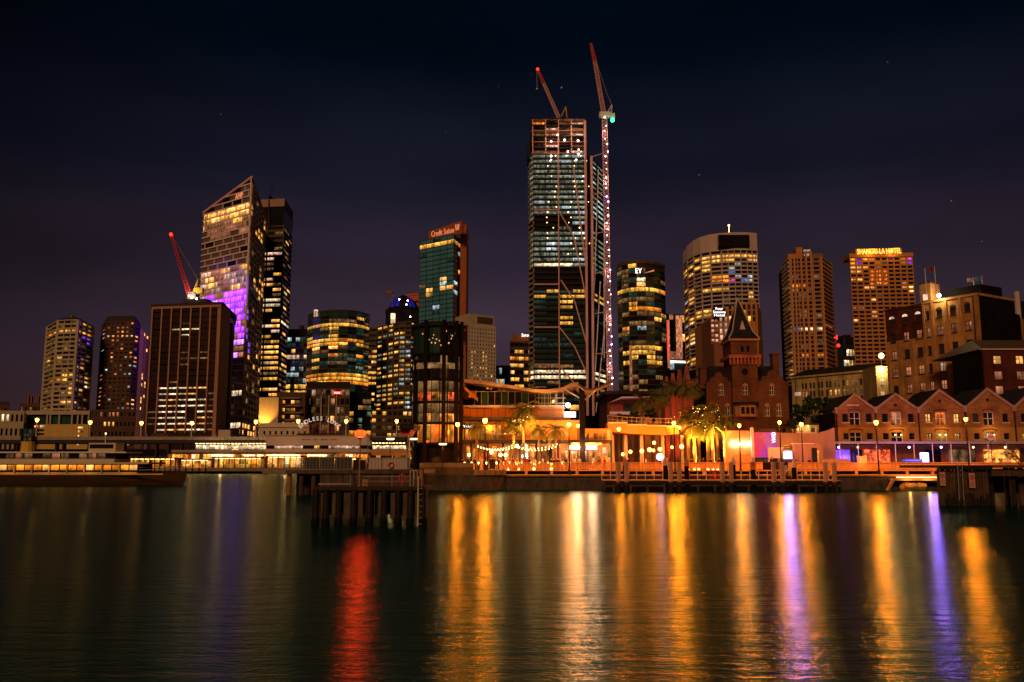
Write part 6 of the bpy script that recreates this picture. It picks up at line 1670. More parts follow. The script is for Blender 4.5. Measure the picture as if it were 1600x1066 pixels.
# top deck: glass screens, rails and the sweeping roof
for i in range(13):
    a = 741 + i * 10.6
    bx('glass_screen', ('glass_dark', 'glass_green', 'glass_dark')[i % 3], root, a, a + 10, 613, 632.8, Yt + 1.4, Yt + 1.5)
    bx('screen_post', 'grey_metal', root, a - .35, a + .35, 612, 633, Yt + 1.2, Yt + 1.38)
bx('handrail', 'grey_metal', root, 741, 882, 611.4, 612.2, Yt + 1.1, Yt + 1.4)
bx('deck_room', 'glass_dark', root, 745, 880, 606, 633, Yt + 6, Yt + 12)
for i in range(9):
    a = 758 + i * 9 + R.uniform(-2, 2); bx('sign_glow', R.choice(('lit_barred', 'lit_bar', 'lit_orange')), root, a, a + R.uniform(2, 6), 605 + i * .9, 608.5 + i * .9, Yt + 3, Yt + 3.2)
for px, py, k in ((747, 617, 'lit_cool'), (792, 616, 'lit_white'), (822, 618, 'sign_red'), (825, 612, 'sign_red'), (801, 617, 'lit_dim'), (834, 616, 'lit_rose')): bx('deck_light', k, root, px - 1.6, px + 1.6, py - 1.6, py + 2, Yt + 5.5, Yt + 5.9)
prof = [(726, 596), (760, 600), (800, 606), (832, 611.5), (855, 612.5), (878, 609), (892, 602), (903, 601)]
m = MB(); up = [(X(a, Yt), Z(b, Yt)) for a, b in prof]; m.xprism([(x, z - .28) for x, z in up] + [(x, z + .05) for x, z in reversed(up)], Yt - 2.5, Yt + 11); m.build('sweeping_roof', 'bronze', root)
m = MB()
for (xa_, za_), (xb_, zb_) in zip(up, up[1:]): m.xprism([(xa_, za_ - .34), (xb_, zb_ - .34), (xb_, zb_ + .1), (xa_, za_ + .1)], Yt - 2.75, Yt - 2.52)
m.build('roof_edge', 'worn_trim', root)
wing = [(901, 603), (912, 611), (921, 612), (936, 607), (956, 598)]
m = MB(); up = [(X(a, Yt), Z(b, Yt)) for a, b in wing]; m.xprism([(x, z - .22) for x, z in up] + [(x, z + .10) for x, z in reversed(up)], Yt - 3.5, Yt + 4); m.build('roof_wing', 'bronze', root)
point(root, tuple(at(868, 622, Yt - 2)), 130, (1, .55, .12), .2, 'roof_uplight'); point(root, tuple(at(938, 618, Yt - 2)), 160, (1, .55, .12), .2, 'roof_uplight')
m = MB(); m.xprism([(X(719, Yt), Z(598, Yt)), (X(746, Yt), Z(622, Yt)), (X(746, Yt), Z(627, Yt)), (X(719, Yt), Z(603, Yt))], Yt - .5, Yt + 3); m.build('raking_wall', 'sandstone', root)
bx('end_panel', 'orange_wall', root, 732, 744, 611, 621, Yt + .3, Yt + .6); bx('dark_wall', 'dark_grid', root, 719, 741, 604, 636, Yt + 4, Yt + 6)
bx('tall_column', 'black_metal', root, 906, 914.5, 598, 735, Yt - 1.9, Yt - 1.1)
m = MB(); m.path([tuple(at(906, 622, Yt - 1.5)), tuple(at(880, 607, Yt - 1.5))], .1); m.path([tuple(at(914, 625, Yt - 1.5)), tuple(at(930, 610, Yt - 1.5))], .1); m.build('roof_strut', 'grey_metal', root)
# structure grid to the right of the top deck
m = MB()
for px in (842, 851, 860, 870, 880): m.tube(at(px, 613, Yt + .5), at(px, 650, Yt + .5), .05, n=4)
for py in (622, 630, 638, 645): m.tube(at(838, py, Yt + .5), at(884, py, Yt + .5), .05, n=4)
m.build('steel_lattice', 'grey_metal', root)
bx('lit_room', 'lit_gold', root, 891, 905, 633, 641, Yt + 4, Yt + 4.3); bx('lit_screen', 'screen_white', root, 882, 900, 643.5, 652, Yt + .5, Yt + .7)
m = MB(); m.ball(tuple(at(887.5, 633.5, Yt - .5)), .34); m.build('floodlamp', 'bulb_white', root)
point(root, tuple(at(887.5, 633.5, Yt - 1.0)), 260, (1, .80, .62), .4, 'floodlight_beam')
# ------------------------------------------------------------------ round glass tower of the terminal
root = thing('round_glass_tower', 'dark round glass tower of stacked bars at the terminal end', 'building', (X(682, 128), 131, DECK))
cx_, cy_, rr = X(682, 130), 131.0, 3.75
seg = 9
def ring_pt(i, r=rr): a = radians(188 + 164 * i / seg); return (cx_ + r * cos(a), cy_ + r * sin(a))
levels = [(735, 692, None), (692, 660, ('lit_amber', 'lit_gold', 'lit_orange', 'lit_amber')), (660, 627, ('lit_barred', 'lit_bar', 'lit_dim')), (627, 592, ('lit_barred', 'lit_dim', 'lit_bar')), (592, 552, ('glass_dark', 'glass_dark', 'lit_dim')), (552, 508, ('glass_dark', 'glass_dark', 'lit_dim', 'glass_green'))]
for (y1, y0, keys) in levels:
    z0_, z1_ = Z(y1, 127.5), Z(y0, 127.5)
    m = MB(); m.prism([ring_pt(i, rr + .12) for i in range(seg + 1)], z1_ - .28, z1_ + .05); m.build('floor_slab', 'black_metal', root)
    if keys is None: continue
    for i in range(seg):
        A, B = ring_pt(i), ring_pt(i + 1); L = frame(A, B)
        split = .55 if keys[0] == 'lit_barred' else None
        if split:
            zm = z0_ + (z1_ - z0_) * .42
            block('pane', R.choice(keys), root, .05, L - .05, .1, .16, z0_ + .05, zm); block('upper_pane', 'lit_dim', root, .05, L - .05, .1, .16, zm + .03, z1_ - .3)
        else:
            block('pane', R.choice(keys), root, .05, L - .05, .1, .16, z0_ + .05, z1_ - .3)
        block('mullion', 'dark_metal', root, -.05, .05, -.06, .09, z0_ + .05, z1_ - .28)
        unframe()
for px in (646, 663.5, 692.5, 712, 719):
    p = X(px, 127); yy = cy_ - sqrt(max(rr ** 2 - (X(px, 130) - cx_) ** 2, 0)) - .45
    m = MB(); m.box(p - .26, p + .26, yy - .35, yy + .1, DECK, Z(500 if px > 650 else 560, 127)); m.build('column', 'black_metal', root)
m = MB(); m.prism([ring_pt(i, rr - .8) for i in range(seg + 1)] , DECK, Z(500, 127)); m.build('core', 'black_metal', root)
m = MB(); m.prism([ring_pt(i, rr + .3) for i in range(seg + 1)] , Z(508, 127), Z(503, 127)); m.build('roof', 'dark_metal', root)
m = MB(); m.prism([ring_pt(i, rr + .10) for i in range(1, seg)], Z(575, 127), Z(566, 127)); m.build('pelmet', 'lit_dim', root)
for i in range(16):
    px, py = R.uniform(655, 715), R.uniform(515, 548); a = ring_pt(0)
    bx('window_light', 'lit_white' if i % 2 else 'lit_warm', root, px, px + 1.6, py, py + 2.4, 126.9 + abs(px - 682) * .03, 127 + abs(px - 682) * .03)
point(root, tuple(at(682, 712, 127.5)), 220, (1, .42, .1), .3, 'downlight')
m = MB(); m.ball(tuple(at(668, 690, 126.6)), .16); m.build('red_lamp', 'bulb_red', root)

# ------------------------------------------------------------------ elevated walkway
root = thing('elevated_walkway', 'curving elevated walkway lit orange beneath, right of the terminal', 'walkway', (X(1010, 136), 136, DECK))
pts = [(950, 660, 134.5), (980, 663, 134), (1010, 664.5, 134), (1040, 665.5, 134.5), (1060, 664, 136), (1076, 662, 139)]
fr = [at(*p) for p in pts]
for a, b in zip(fr, fr[1:]):
    m = MB(); m.add([(a.x, a.y, a.z), (b.x, b.y, b.z), (b.x, b.y + 4, b.z), (a.x, a.y + 4, a.z), (a.x, a.y, a.z - 1.35), (b.x, b.y, b.z - 1.35), (b.x, b.y + 4, b.z - 1.35), (a.x, a.y + 4, a.z - 1.35)], [(0, 1, 2, 3), (4, 7, 6, 5), (0, 4, 5, 1), (2, 6, 7, 3), (0, 3, 7, 4), (1, 5, 6, 2)]); m.build('deck_segment', 'orange_wall', root)
    m = MB(); m.box(a.x, b.x, min(a.y, b.y) - .25, min(a.y, b.y) - .02, a.z - .22, a.z + .02); m.build('edge_beam', 'pale_stone', root)
m = MB()
for a, b in zip(fr, fr[1:]):
    for h in (.5, 1.05): m.tube((a.x, a.y + .1, a.z + h), (b.x, b.y + .1, b.z + h), .04, n=4)
    for k in range(4): p = a.lerp(b, k / 4); m.tube((p.x, p.y + .1, p.z), (p.x, p.y + .1, p.z + 1.05), .035, n=4)
m.build('railing', 'grey_metal', root)
for px in (957, 978, 1003, 1036, 1066):
    p = at(px, 680, 136); m = MB(); m.lathe([(.34, 0), (.26, p.z - DECK)], (p.x, 136.5, DECK), 10); m.build('column', 'pink_concrete', root)
for px in (975, 1005, 1035, 1060): point(root, tuple(at(px, 690, 131.5)), 240, (1, .32, .03), .3, 'soffit_light')
# flat-roofed pavilion behind the walkway
root = thing('brick_station_house', 'dark flat-roofed brick pavilion with pale eaves behind the walkway palms', 'building', (X(990, 165), 168, DECK))
m = MB(); m.box(X(950, 165, 630), X(1040, 165, 630), 166, 182, DECK, Z(616, 166)); m.build('wall', 'brick_dark', root)
m = MB(); m.box(X(944, 164, 615), X(1046, 164, 615), 163.5, 184, Z(617, 165), Z(612, 165)); m.build('roof', 'dark_metal', root)
m = MB(); m.xprism([(X(954, 163, 625), Z(628, 163)), (X(972, 163, 625), Z(620, 163)), (X(1014, 163, 625), Z(620, 163)), (X(1016, 163, 625), Z(622, 163)), (X(972, 163, 625), Z(622.5, 163))], 162.5, 166); m.build('porch_edge', 'pink_concrete', root)
for a, b, k in ((955, 974, 'brick_red'), (978, 988, 'glass_green'), (992, 1004, 'glass_dark')): block('bay', k, root, X(a, 165, 635), X(b, 165, 635), 165.6, 166 - .02, Z(643, 165), Z(632, 165))
m = MB(); m.box(X(952, 164, 645), X(1000, 164, 645), 163.6, 164.4, Z(648, 164), Z(643.5, 164)); m.build('terrace_wall', 'pink_concrete', root)
point(root, tuple(at(975, 646, 160)), 150, (.9, .4, .7), .3, 'wall_washer')
root = thing('steep_gabled_lodge', 'small orange lit lodge with a steep gable beyond the walkway', 'building', (X(1020, 158), 158, DECK))
m = MB(); m.xprism([(X(1007, 156, 660), DECK), (X(1017, 156, 660), DECK), (X(1017, 156, 660), Z(660, 156)), (X(1012, 156, 645), Z(644, 156)), (X(1007, 156, 660), Z(660, 156))], 156, 164); m.build('gable', 'orange_wall', root)
m = MB(); m.box(X(1017, 157, 660), X(1034, 157, 660), 157, 164, DECK, Z(653, 157)); m.build('wing', 'orange_wall', root)
point(root, tuple(at(1014, 660, 152)), 220, (1, .34, .08), .3, 'wall_washer')

# ------------------------------------------------------------------ string lights over the terrace
root = thing('string_lights', 'festoon of small warm bulbs sagging across the terrace', 'string lights', (X(810, 126), 126, Z(705, 126)))
wire = MB()
spans = [((747, 696), (752, 703), (800, 695), 3), ((800, 695), (835, 702), (870, 693), 1), ((747, 697), (775, 706), (805, 697), 1), ((805, 697), (840, 704), (868, 697), 2)]
n_b = 0
for (a, mid, b, _) in spans:
    prev = None
    for k in range(13):
        t = k / 12; px = a[0] + (b[0] - a[0]) * t; py = a[1] + (b[1] - a[1]) * t + 7.5 * 4 * t * (1 - t) * .75
        p = at(px, py, 126.5)
        if prev is not None: wire.tube(prev, p, .02, n=3)
        prev = p
        m = MB(); m.ball((p.x, p.y - .02, p.z - .12), .095, 6, 4); m.build('bulb', 'bulb_small', root)
wire.build('cable', 'dark_metal', root)
point(root, tuple(at(780, 704, 125)), 180, (1, .6, .25), .3); point(root, tuple(at(840, 704, 125)), 180, (1, .6, .25), .3)
# ================================================================== walls and signs on the promenade, right of centre
Yw = 133.0
root = thing('neon_sign_wall', 'orange rendered wall with a long white neon sign on the promenade', 'wall', (X(1156, Yw), Yw, DECK))
bx('wall', 'orange_wall', root, 1133, 1177, 673, 735, Yw, Yw + .6)
bx('corner_post', 'pale_stone', root, 1131.5, 1133.5, 674, 735, Yw - .2, Yw + .5)
frame((X(1133, Yw), Yw), (X(1177, Yw), Yw)); sign_text(root, 'Casa Patio', X(1158, Yw) - X(1133, Yw), -.25, Z(696, Yw), .80, 'bulb_white', X(1175, Yw) - X(1140.5, Yw), depth=.08); unframe()
bx('light_ledge', 'lit_amber', root, 1157, 1174, 709, 711, Yw - .25, Yw - .02)
bx('bench_wall', 'sandstone', root, 1150, 1177, 711.2, 735, Yw - .5, Yw - .05)
point(root, tuple(at(1158, 693, Yw - 1.8)), 90, (1, .6, .4), .4); point(root, tuple(at(1142, 716, Yw - 1.8)), 60, (1, .36, .05), .3)
root = thing('poster_wall', 'magenta and purple festival poster wall with curved pale lines', 'poster', (X(1196, Yw), Yw, DECK))
bx('side_post', 'pink_concrete', root, 1174.5, 1178, 668, 735, Yw - 1.0, Yw - .3)
bx('board', 'dark_metal', root, 1178.2, 1214, 670, 722, Yw - .5, Yw - .3)
for i in range(6):
    for j in range(6):
        a = 1178.4 + i * 5.9; y0 = 675.5 + j * 6.6
        f = (i / 5) * .7 + (j / 5) * .35
        key = 'panel_magenta' if f < .42 else ('panel_mix' if f < .72 else 'panel_purple')
        if 'panel_mix' not in MATS: glow('panel_mix', (.55, .012, .34), .8)
        bx('poster_sheet', key, root, a, a + 5.88, y0, y0 + 6.58, Yw - .6, Yw - .5)
m = MB()
for k in range(5):
    pts = [at(1186 + t * 16 + k * 1.5, 683 - k * 1.2 + 20 * t * t + 3 * t, Yw - .64) for t in [q / 8 for q in range(9)]]
    m.path(pts, .025, 4)
m.build('curved_lines', 'sign_orange', root)
frame((X(1178, Yw - .6), Yw - .66), (X(1214, Yw - .6), Yw - .66)); sign_text(root, 'VIVID', X(1211.8, Yw) - X(1178, Yw), 0, Z(684, Yw), .85, 'sign_white', 1.55, roty=-pi / 2, depth=.03); unframe()
bx('blank_panel', 'beige_render', root, 1201, 1222, 701, 716, Yw - .9, Yw - .65)
for a, b, y0, y1 in ((1200, 1201.4, 700, 722), (1200, 1224, 699.4, 701)): bx('panel_frame', 'pale_stone', root, a, b, y0, y1, Yw - .95, Yw - .6)
root = thing('stone_wall', 'long pale stone wall rising behind the violet screen', 'wall', (X(1260, 137), 137, DECK))
m = MB(); m.xprism([(X(1214, 137), DECK), (X(1305, 137), DECK), (X(1305, 137), Z(668, 137)), (X(1296, 137), Z(672, 137)), (X(1276, 137), Z(677.5, 137)), (X(1214, 137), Z(676, 137))], 137, 137.8); m.build('wall', 'dim_render', root)
bx('lower_wall', 'dim_render', root, 1240, 1285, 694, 735, 134.4, 135); bx('lower_coping', 'pale_stone', root, 1239, 1272, 692.6, 694, 134.2, 135.2)
bx('planter_wall', 'dim_render', root, 1282, 1326, 717.5, 735, 131, 131.6)
for a, b, y in ((1221, 1236, 699), (1226, 1241, 695.5), (1222, 1232, 702.5)): bx('light_ledge', 'lit_amber', root, a, b, y, y + 1.4, 136.4, 137)
bx('doorway', 'glass_dark', root, 1268, 1276, 700, 735, 134.2, 134.38); bx('lit_jamb', 'lit_amber', root, 1276.5, 1279, 704, 735, 134.2, 134.38)
point(root, tuple(at(1230, 700, 135)), 130, (1, .42, .08), .3)
root = thing('projector_screen', 'square violet white screen glowing on the promenade', 'screen', (X(1230, 131), 131, DECK))
bx('lit_face', 'screen_violet', root, 1224.5, 1236.5, 705, 717, 131, 131.3); bx('casing', 'dark_metal', root, 1224, 1237, 704.5, 735, 131.32, 131.6)
p = at(1230, 711, 130.7); spot(root, tuple(p), (p.x, p.y - 10, p.z - 1.5), 3000, (.44, .17, 1), 165, .6, 'screen_light'); point(root, tuple(at(1243, 712, 131)), 120, (.6, .3, 1), .4)
root = thing('violet_spotlight', 'round violet spotlight on the promenade left of the glowing palms', 'spotlight', (X(1031, 126), 126, DECK))
m = MB(); m.ball(tuple(at(1031, 714, 126)), .50, 10, 8); m.build('lens', 'screen_violet', root)
m = MB(); p = at(1031, 714, 126); m.tube((p.x, 126.2, DECK), (p.x, 126.2, p.z), .08); m.build('stand', 'dark_metal', root)
point(root, (p.x, 125.3, p.z), 60, (.75, .45, 1), .5)
# kiosks, planters, umbrellas
def umbrella(label, px, Y, w=1.7, py=None, key='dark_metal'):
    x = X(px, Y); root = thing('parasol', label, 'parasol', (x, Y, DECK), 'closed and open parasols on the promenade')
    h = 2.6 if py is None else at(px, py, Y).z - DECK
    m = MB(); m.tube((x, Y, DECK), (x, Y, DECK + h), .05); m.build('pole', 'dark_metal', root)
    m = MB(); m.lathe([(w, h - .7), (w * .55, h - .25), (.08, h + .05)], (x, Y, DECK), 8); m.build('canopy', key, root)
umbrella('wide olive parasol on the walkway terrace', 1037, 140, 2.6, 662, 'bronze')
for i, (px, lab) in enumerate(((1186, 'first'), (1198, 'second'), (1222, 'third'), (1241, 'fourth'))):
    x = X(px, 126.5); root = thing('planter_box', '%s dark planter box from the left below the poster wall' % lab, 'planter', (x, 126.5, DECK), 'planter boxes on the promenade')
    m = MB(); m.box(x - .5, x + .5, 126.1, 126.9, DECK, DECK + .9); m.box(x - .55, x + .55, 126.05, 126.95, DECK + .9, DECK + 1.0); m.build('box', 'black_metal', root)
    m = MB()
    for k in range(60):
        a = rnd.random() * 6.28; r_ = rnd.random() * .5; p = Vector((x + r_ * cos(a), 126.5 + r_ * sin(a) * .7, DECK + 1.0 + rnd.random() * .5)); d = Vector((rnd.uniform(-1, 1), rnd.uniform(-1, 1), rnd.uniform(0, 1))).normalized() * .18; e = d.orthogonal().normalized() * .06
        m.poly([p - e, p + d * .5 - e * .2, p + d, p + e])
    m.build('shrub', 'leaf', root)
root = thing('illuminated_kiosk', 'small cream kiosk glowing at the railing before the warehouses', 'kiosk', (X(1347, 125), 125, DECK))
bx('body', 'cream', root, 1342, 1353, 713.5, 734, 125, 126); bx('roof', 'white_paint', root, 1341.5, 1353.5, 712.6, 713.4, 124.9, 126.1)
point(root, tuple(at(1347, 722, 123.5)), 30, (1, .6, .25), .2)
# ================================================================== trees
def leaf_cluster(mb, c, r, n, size, R, squash=.8):
    for _ in range(n):
        while True:
            v = Vector((R.uniform(-1, 1), R.uniform(-1, 1), R.uniform(-1, 1)))
            if v.length <= 1: break
        v = v * (.55 + .45 * R.random())
        p = Vector(c) + Vector((v.x * r, v.y * r, v.z * r * squash))
        d = Vector((R.uniform(-1, 1), R.uniform(-1, 1), R.uniform(-.6, .6))).normalized() * size * R.uniform(.6, 1.3)
        e = d.cross(Vector((R.uniform(-1, 1), R.uniform(-1, 1), 1))).normalized() * size * .34
        mb.poly([p - d * .5, p + e, p + d * .5, p - e])
def broad_tree(label, px, Y, ytop, wpx, seed, key='leaf', base=DECK, cat='tree', name='tree', n=26, leaf=.42, ybot=None):
    R = random.Random(seed); x = X(px, Y, ytop + 20); zt = Z(ytop, Y); h = zt - base; w = wpx * Y / FPX / 2
    root = thing(name, label, cat, (x, Y, base), 'trees')
    m = MB(); m.tube((x, Y, base), (x + .1, Y, base + h * .45), .28, .18, 8)
    tips = []
    for k in range(6):
        a = k * 1.05 + R.random(); e = Vector((x + cos(a) * w * .55, Y + sin(a) * w * .5, base + h * (.6 + .2 * R.random()))); m.tube((x + .1, Y, base + h * .42), e, .13, .05, 6); tips.append(e)
    m.build('trunk', 'bark', root)
    c = MB()
    lo = .42 if ybot is None else (Z(ybot, Y) - base) / h
    for k in range(n):
        a = R.random() * 6.28; q = sqrt(R.random()); zz = base + h * (lo + (.96 - lo) * R.random())
        sh = sqrt(max(0.1, 1 - ((zz - base) / h - (lo + .5 * (1 - lo))) ** 2 / (.55 * (1 - lo)) ** 2))
        leaf_cluster(c, (x + cos(a) * q * w * .8 * sh, Y + sin(a) * q * w * .8 * sh, zz), w * R.uniform(.22, .38), 110, leaf, R)
    c.build('crown', key, root)
    return root
def palm(label, px, Y, ytop, seed, fl=2.4, base=DECK, key='palm_leaf', nf=30, lean=0.0, group='palms', px_base=None, glow_=0, trunk_r=.20):
    R = random.Random(seed); p = at(px, ytop, Y); xb_ = p.x if px_base is None else X(px_base, Y)
    hz = p.z - fl * .45
    root = thing('palm_tree', label, 'palm tree', (xb_, Y, base), group)
    m = MB(); prev = Vector((xb_, Y, base)); n = 8
    for k in range(1, n + 1):
        t = k / n; q = Vector((xb_ + (p.x - xb_) * t ** 1.6, Y, base + (hz - base) * t)); m.tube(prev, q, trunk_r * (1.25 - .5 * (k - 1) / n), trunk_r * (1.25 - .5 * k / n), 7, False); prev = q
    m.build('trunk', 'bark', root)
    c = MB(); top = prev
    for f in range(nf):
        a = f * 2.399 + R.random() * .5; el = R.uniform(-.35, 1.25); L = fl * R.uniform(.8, 1.15)
        d = Vector((cos(a) * cos(el), sin(a) * cos(el), sin(el))); pos = top.copy(); ns = 8; pts = [pos.copy()]
        for s_ in range(ns):
            d = (d + Vector((0, 0, -.17 - .03 * s_))).normalized(); pos = pos + d * (L / ns); pts.append(pos.copy())
        for s_ in range(1, ns):
            t = (pts[s_ + 1] - pts[s_ - 1]).normalized(); side = t.cross(Vector((0, 0, 1)))
            side = side.normalized() if side.length > .01 else Vector((1, 0, 0)); wl_ = L * .26 * sin(pi * (s_ + .6) / (ns + 1)) + .06
            for sg in (-1, 1):
                for hf in (0, .5):
                    b0 = pts[s_].lerp(pts[s_ + 1], hf); tip = b0 + side * sg * wl_ + t * wl_ * .5 + Vector((0, 0, -.35 * wl_)); e = t * L * .028
                    c.poly([b0 - e, b0 + e, tip])
        c.path(pts, .02, 3)
    c.build('crown', key, root)
    if glow_ > 100:
        fy = MB()
        for _ in range(11):
            a = R.random() * 6.28; q = fl * sqrt(R.random()) * .8; fy.ball((top.x + cos(a) * q, top.y + sin(a) * q * .8 - .3, top.z + R.uniform(-.55, .40) * fl), .03 + .03 * R.random(), 5, 3)
        tag(fy.build('leaf_sparkle', 'bulb_warm', root), kind='stuff')  # tiny glowing balls added for the sparkle of uplit fronds
    if glow_:
        m = MB(); m.box(xb_ - .95, xb_ - .65, Y - 3.55, Y - 3.25, base, base + .3); m.build('uplight', 'bulb_warm', root)
        spot(root, (xb_ - .8, Y - 3.4, base + .5), (top.x, Y - .6, top.z + .2), glow_ * 110, (1, .46, .05), 58, .25, 'uplight_beam')
    return root
palm('tall palm glowing gold above the terrace gallery wall', 817, 128.6, 629, 1, 2.9, glow_=170, px_base=819)
palm('short golden palm left of the gallery wall', 803, 127.8, 655, 2, 2.1, glow_=110)
palm('dark palm behind the tall lamp post on the terrace', 745, 128.0, 659, 3, 1.9)
palm('small palm against the orange gallery wall, left one', 842, 127.5, 663, 4, 1.9, glow_=60)
palm('small palm against the orange gallery wall, right one', 868, 127.5, 662, 5, 2.1, glow_=60)
palm('palm growing beside the flat-roofed brick pavilion', 1003, 150, 616, 6, 2.6)
palm('palm with a bare pale trunk left of the red gabled wing', 1030, 152, 608, 7, 2.6)
palm('first tall palm in front of the red gabled wing', 1046, 160, 592, 8, 2.6, px_base=1049)
palm('second tall palm in front of the red gabled wing', 1066, 158, 593, 9, 2.6)
palm('third tall palm in front of the red gabled wing', 1083, 156, 596, 10, 2.6, px_base=1081)
for i, (px, y, Y) in enumerate(((972, 642, 140), (987, 640, 142), (1018, 636, 146))):
    broad_tree('%s leafy shrub tree from the left on the walkway terrace' % ('first', 'second', 'third')[i], px, Y, y, 24, 60 + i, base=DECK, n=10, leaf=.4, ybot=660)
# grove lit from below
GRV = [(1074, 641, 'first', 135), (1090, 632, 'second', 136), (1104, 630, 'third', 134), (1119, 640, 'fourth', 136), (1133, 650, 'fifth', 135), (1084, 655, 'sixth', 133), (1112, 655, 'seventh', 133)]
for i, (px, y, o_, Y) in enumerate(GRV):
    palm('%s palm of the grove lit golden from below' % o_, px, Y, y, 70 + i, 2.5, nf=44, glow_=(260 if i % 2 == 0 else 150) if i != 4 else 0, trunk_r=.26, group='golden palm grove')
for i, (px, y, w, Y) in enumerate(((1253, 632, 38, 185), (1277, 618, 48, 188), (1300, 622, 40, 190), (1240, 655, 20, 170), (1290, 660, 22, 165))):
    broad_tree('%s dark leafy tree from the left below the stone hotel' % ('second', 'fourth', 'fifth', 'first', 'third')[i], px, Y, y, w, 80 + i, base=6.5, n=24, leaf=.55, ybot=668)
root = thing('hillside_cafe', 'small warm lit cafe terrace under the dark trees', 'cafe', (X(1268, 168), 168, 6.5))
for i in range(7): bx('window', R.choice(('lit_amber', 'lit_warm', 'lit_dim')), root, 1243 + i * 8.5, 1248.5 + i * 8.5, 668 - (i % 3) * 2, 675, 172.0, 172.2)
bx('wall', 'cream', root, 1238, 1304, 664, 681, 172.3, 176); bx('roof', 'slate', root, 1237, 1305, 662, 664, 171.5, 176.5)
m = MB(); m.ball(tuple(at(1297, 661, 166)), .4); m.build('lamp', 'bulb_sodium', root)
point(root, tuple(at(1270, 668, 168)), 500, (1, .5, .15), .3)
# ================================================================== people
def person_mesh(pose, mk):
    me = bpy.data.meshes.new('person'); k = pose
    V = [(0, 0, .95), (0, 0, 1.18), (0, .0, 1.42), (0, -.01, 1.53), (0, -.02, 1.66), (0, -.02, 1.76),
         (.19, 0, 1.40), (.25, -.02 - .1 * k, 1.13), (.24, -.16 * k - .04, .90), (-.19, 0, 1.40), (-.25, -.02, 1.13), (-.24 + .1 * k, -.10 - .18 * k, .92),
         (.10, 0, .88), (.11, -.10 * k, .48), (.11, .06 * k, .08), (.12, -.12 + .06 * k, .03), (-.10, 0, .88), (-.11, .08 * k, .48), (-.11, .14 * k, .08), (-.12, -.04 + .14 * k, .03)]
    E = [(0, 1), (1, 2), (2, 3), (3, 4), (4, 5), (2, 6), (6, 7), (7, 8), (2, 9), (9, 10), (10, 11), (0, 12), (12, 13), (13, 14), (14, 15), (0, 16), (16, 17), (17, 18), (18, 19)]
    Rr = [.15, .14, .15, .06, .095, .07, .075, .05, .038, .075, .05, .038, .095, .065, .05, .04, .095, .065, .05, .04]
    me.from_pydata(V, E, [])
    o = bpy.data.objects.new('person', me); C.objects.link(o)
    md = o.modifiers.new('skin', 'SKIN'); sv = me.skin_vertices[0].data
    for i, r_ in enumerate(Rr): sv[i].radius = (r_, r_ * .8)
    sv[0].use_root = True
    o.modifiers.new('smooth', 'SUBSURF').levels = 1
    dg = bpy.context.evaluated_depsgraph_get(); out = bpy.data.meshes.new_from_object(o.evaluated_get(dg)); bpy.data.objects.remove(o)
    out.materials.clear(); out.materials.append(MATS[mk]); out.materials.append(MATS['skin']); out.name = 'person'
    for p in out.polygons:
        p.material_index = 1 if p.center.z > 1.5 or (p.center.z < .95 and abs(p.center.x) > .19) else 0
        p.use_smooth = True
    return out
PM = {(k, c): person_mesh(k, c) for k in (.2, 1.0) for c in ('cloth_dark', 'cloth_red', 'cloth_pale')}
hair = MB(); hair.lathe([(.105, 0), (.115, .06), (.09, .13), (.02, .165)], (0, -.005, 1.66), 8)
hair_me = bpy.data.meshes.new('hair'); hair_me.from_pydata(hair.v, [], hair.f); hair_me.materials.append(MATS['cloth_dark'])
PR = random.Random(31)
spots = [723, 731, 742, 753, 766, 771, 779, 790, 801, 808, 822, 827, 836, 848, 861, 866, 872, 884, 897, 905, 927, 936, 944, 951, 981, 1009, 1042, 1080, 1098, 1109, 1123, 1205, 1263]
for i, px in enumerate(spots):
    c = PR.choice(('cloth_dark', 'cloth_dark', 'cloth_dark', 'cloth_red', 'cloth_pale')); Y = PR.uniform(125.3, 127.5)
    word = {'cloth_dark': 'dark', 'cloth_red': 'dark red', 'cloth_pale': 'pale'}[c]
    o = bpy.data.objects.new('person', PM[(PR.choice((.2, 1.0)), c)]); o.location = (X(px, Y), Y, DECK); o.rotation_euler = (0, 0, PR.random() * 6.28); s_ = PR.uniform(.93, 1.06); o.scale = (s_,) * 3
    C.objects.link(o); WORLD[o.name] = None
    tens = ('', 'twenty-', 'thirty-'); ones = ('first', 'second', 'third', 'fourth', 'fifth', 'sixth', 'seventh', 'eighth', 'ninth', 'tenth', 'eleventh', 'twelfth', 'thirteenth', 'fourteenth', 'fifteenth', 'sixteenth', 'seventeenth', 'eighteenth', 'nineteenth')
    k_ = i + 1; nth = ones[k_ - 1] if k_ < 20 else ({20: 'twentieth', 30: 'thirtieth'}.get(k_) or tens[k_ // 10 - 1] + ones[k_ % 10 - 1])
    tag(o, '%s person from the left behind the slatted railing, in %s clothes' % (nth, word), 'person', 'people on the promenade')
    h = bpy.data.objects.new('hair', hair_me); C.objects.link(h); h.parent = o
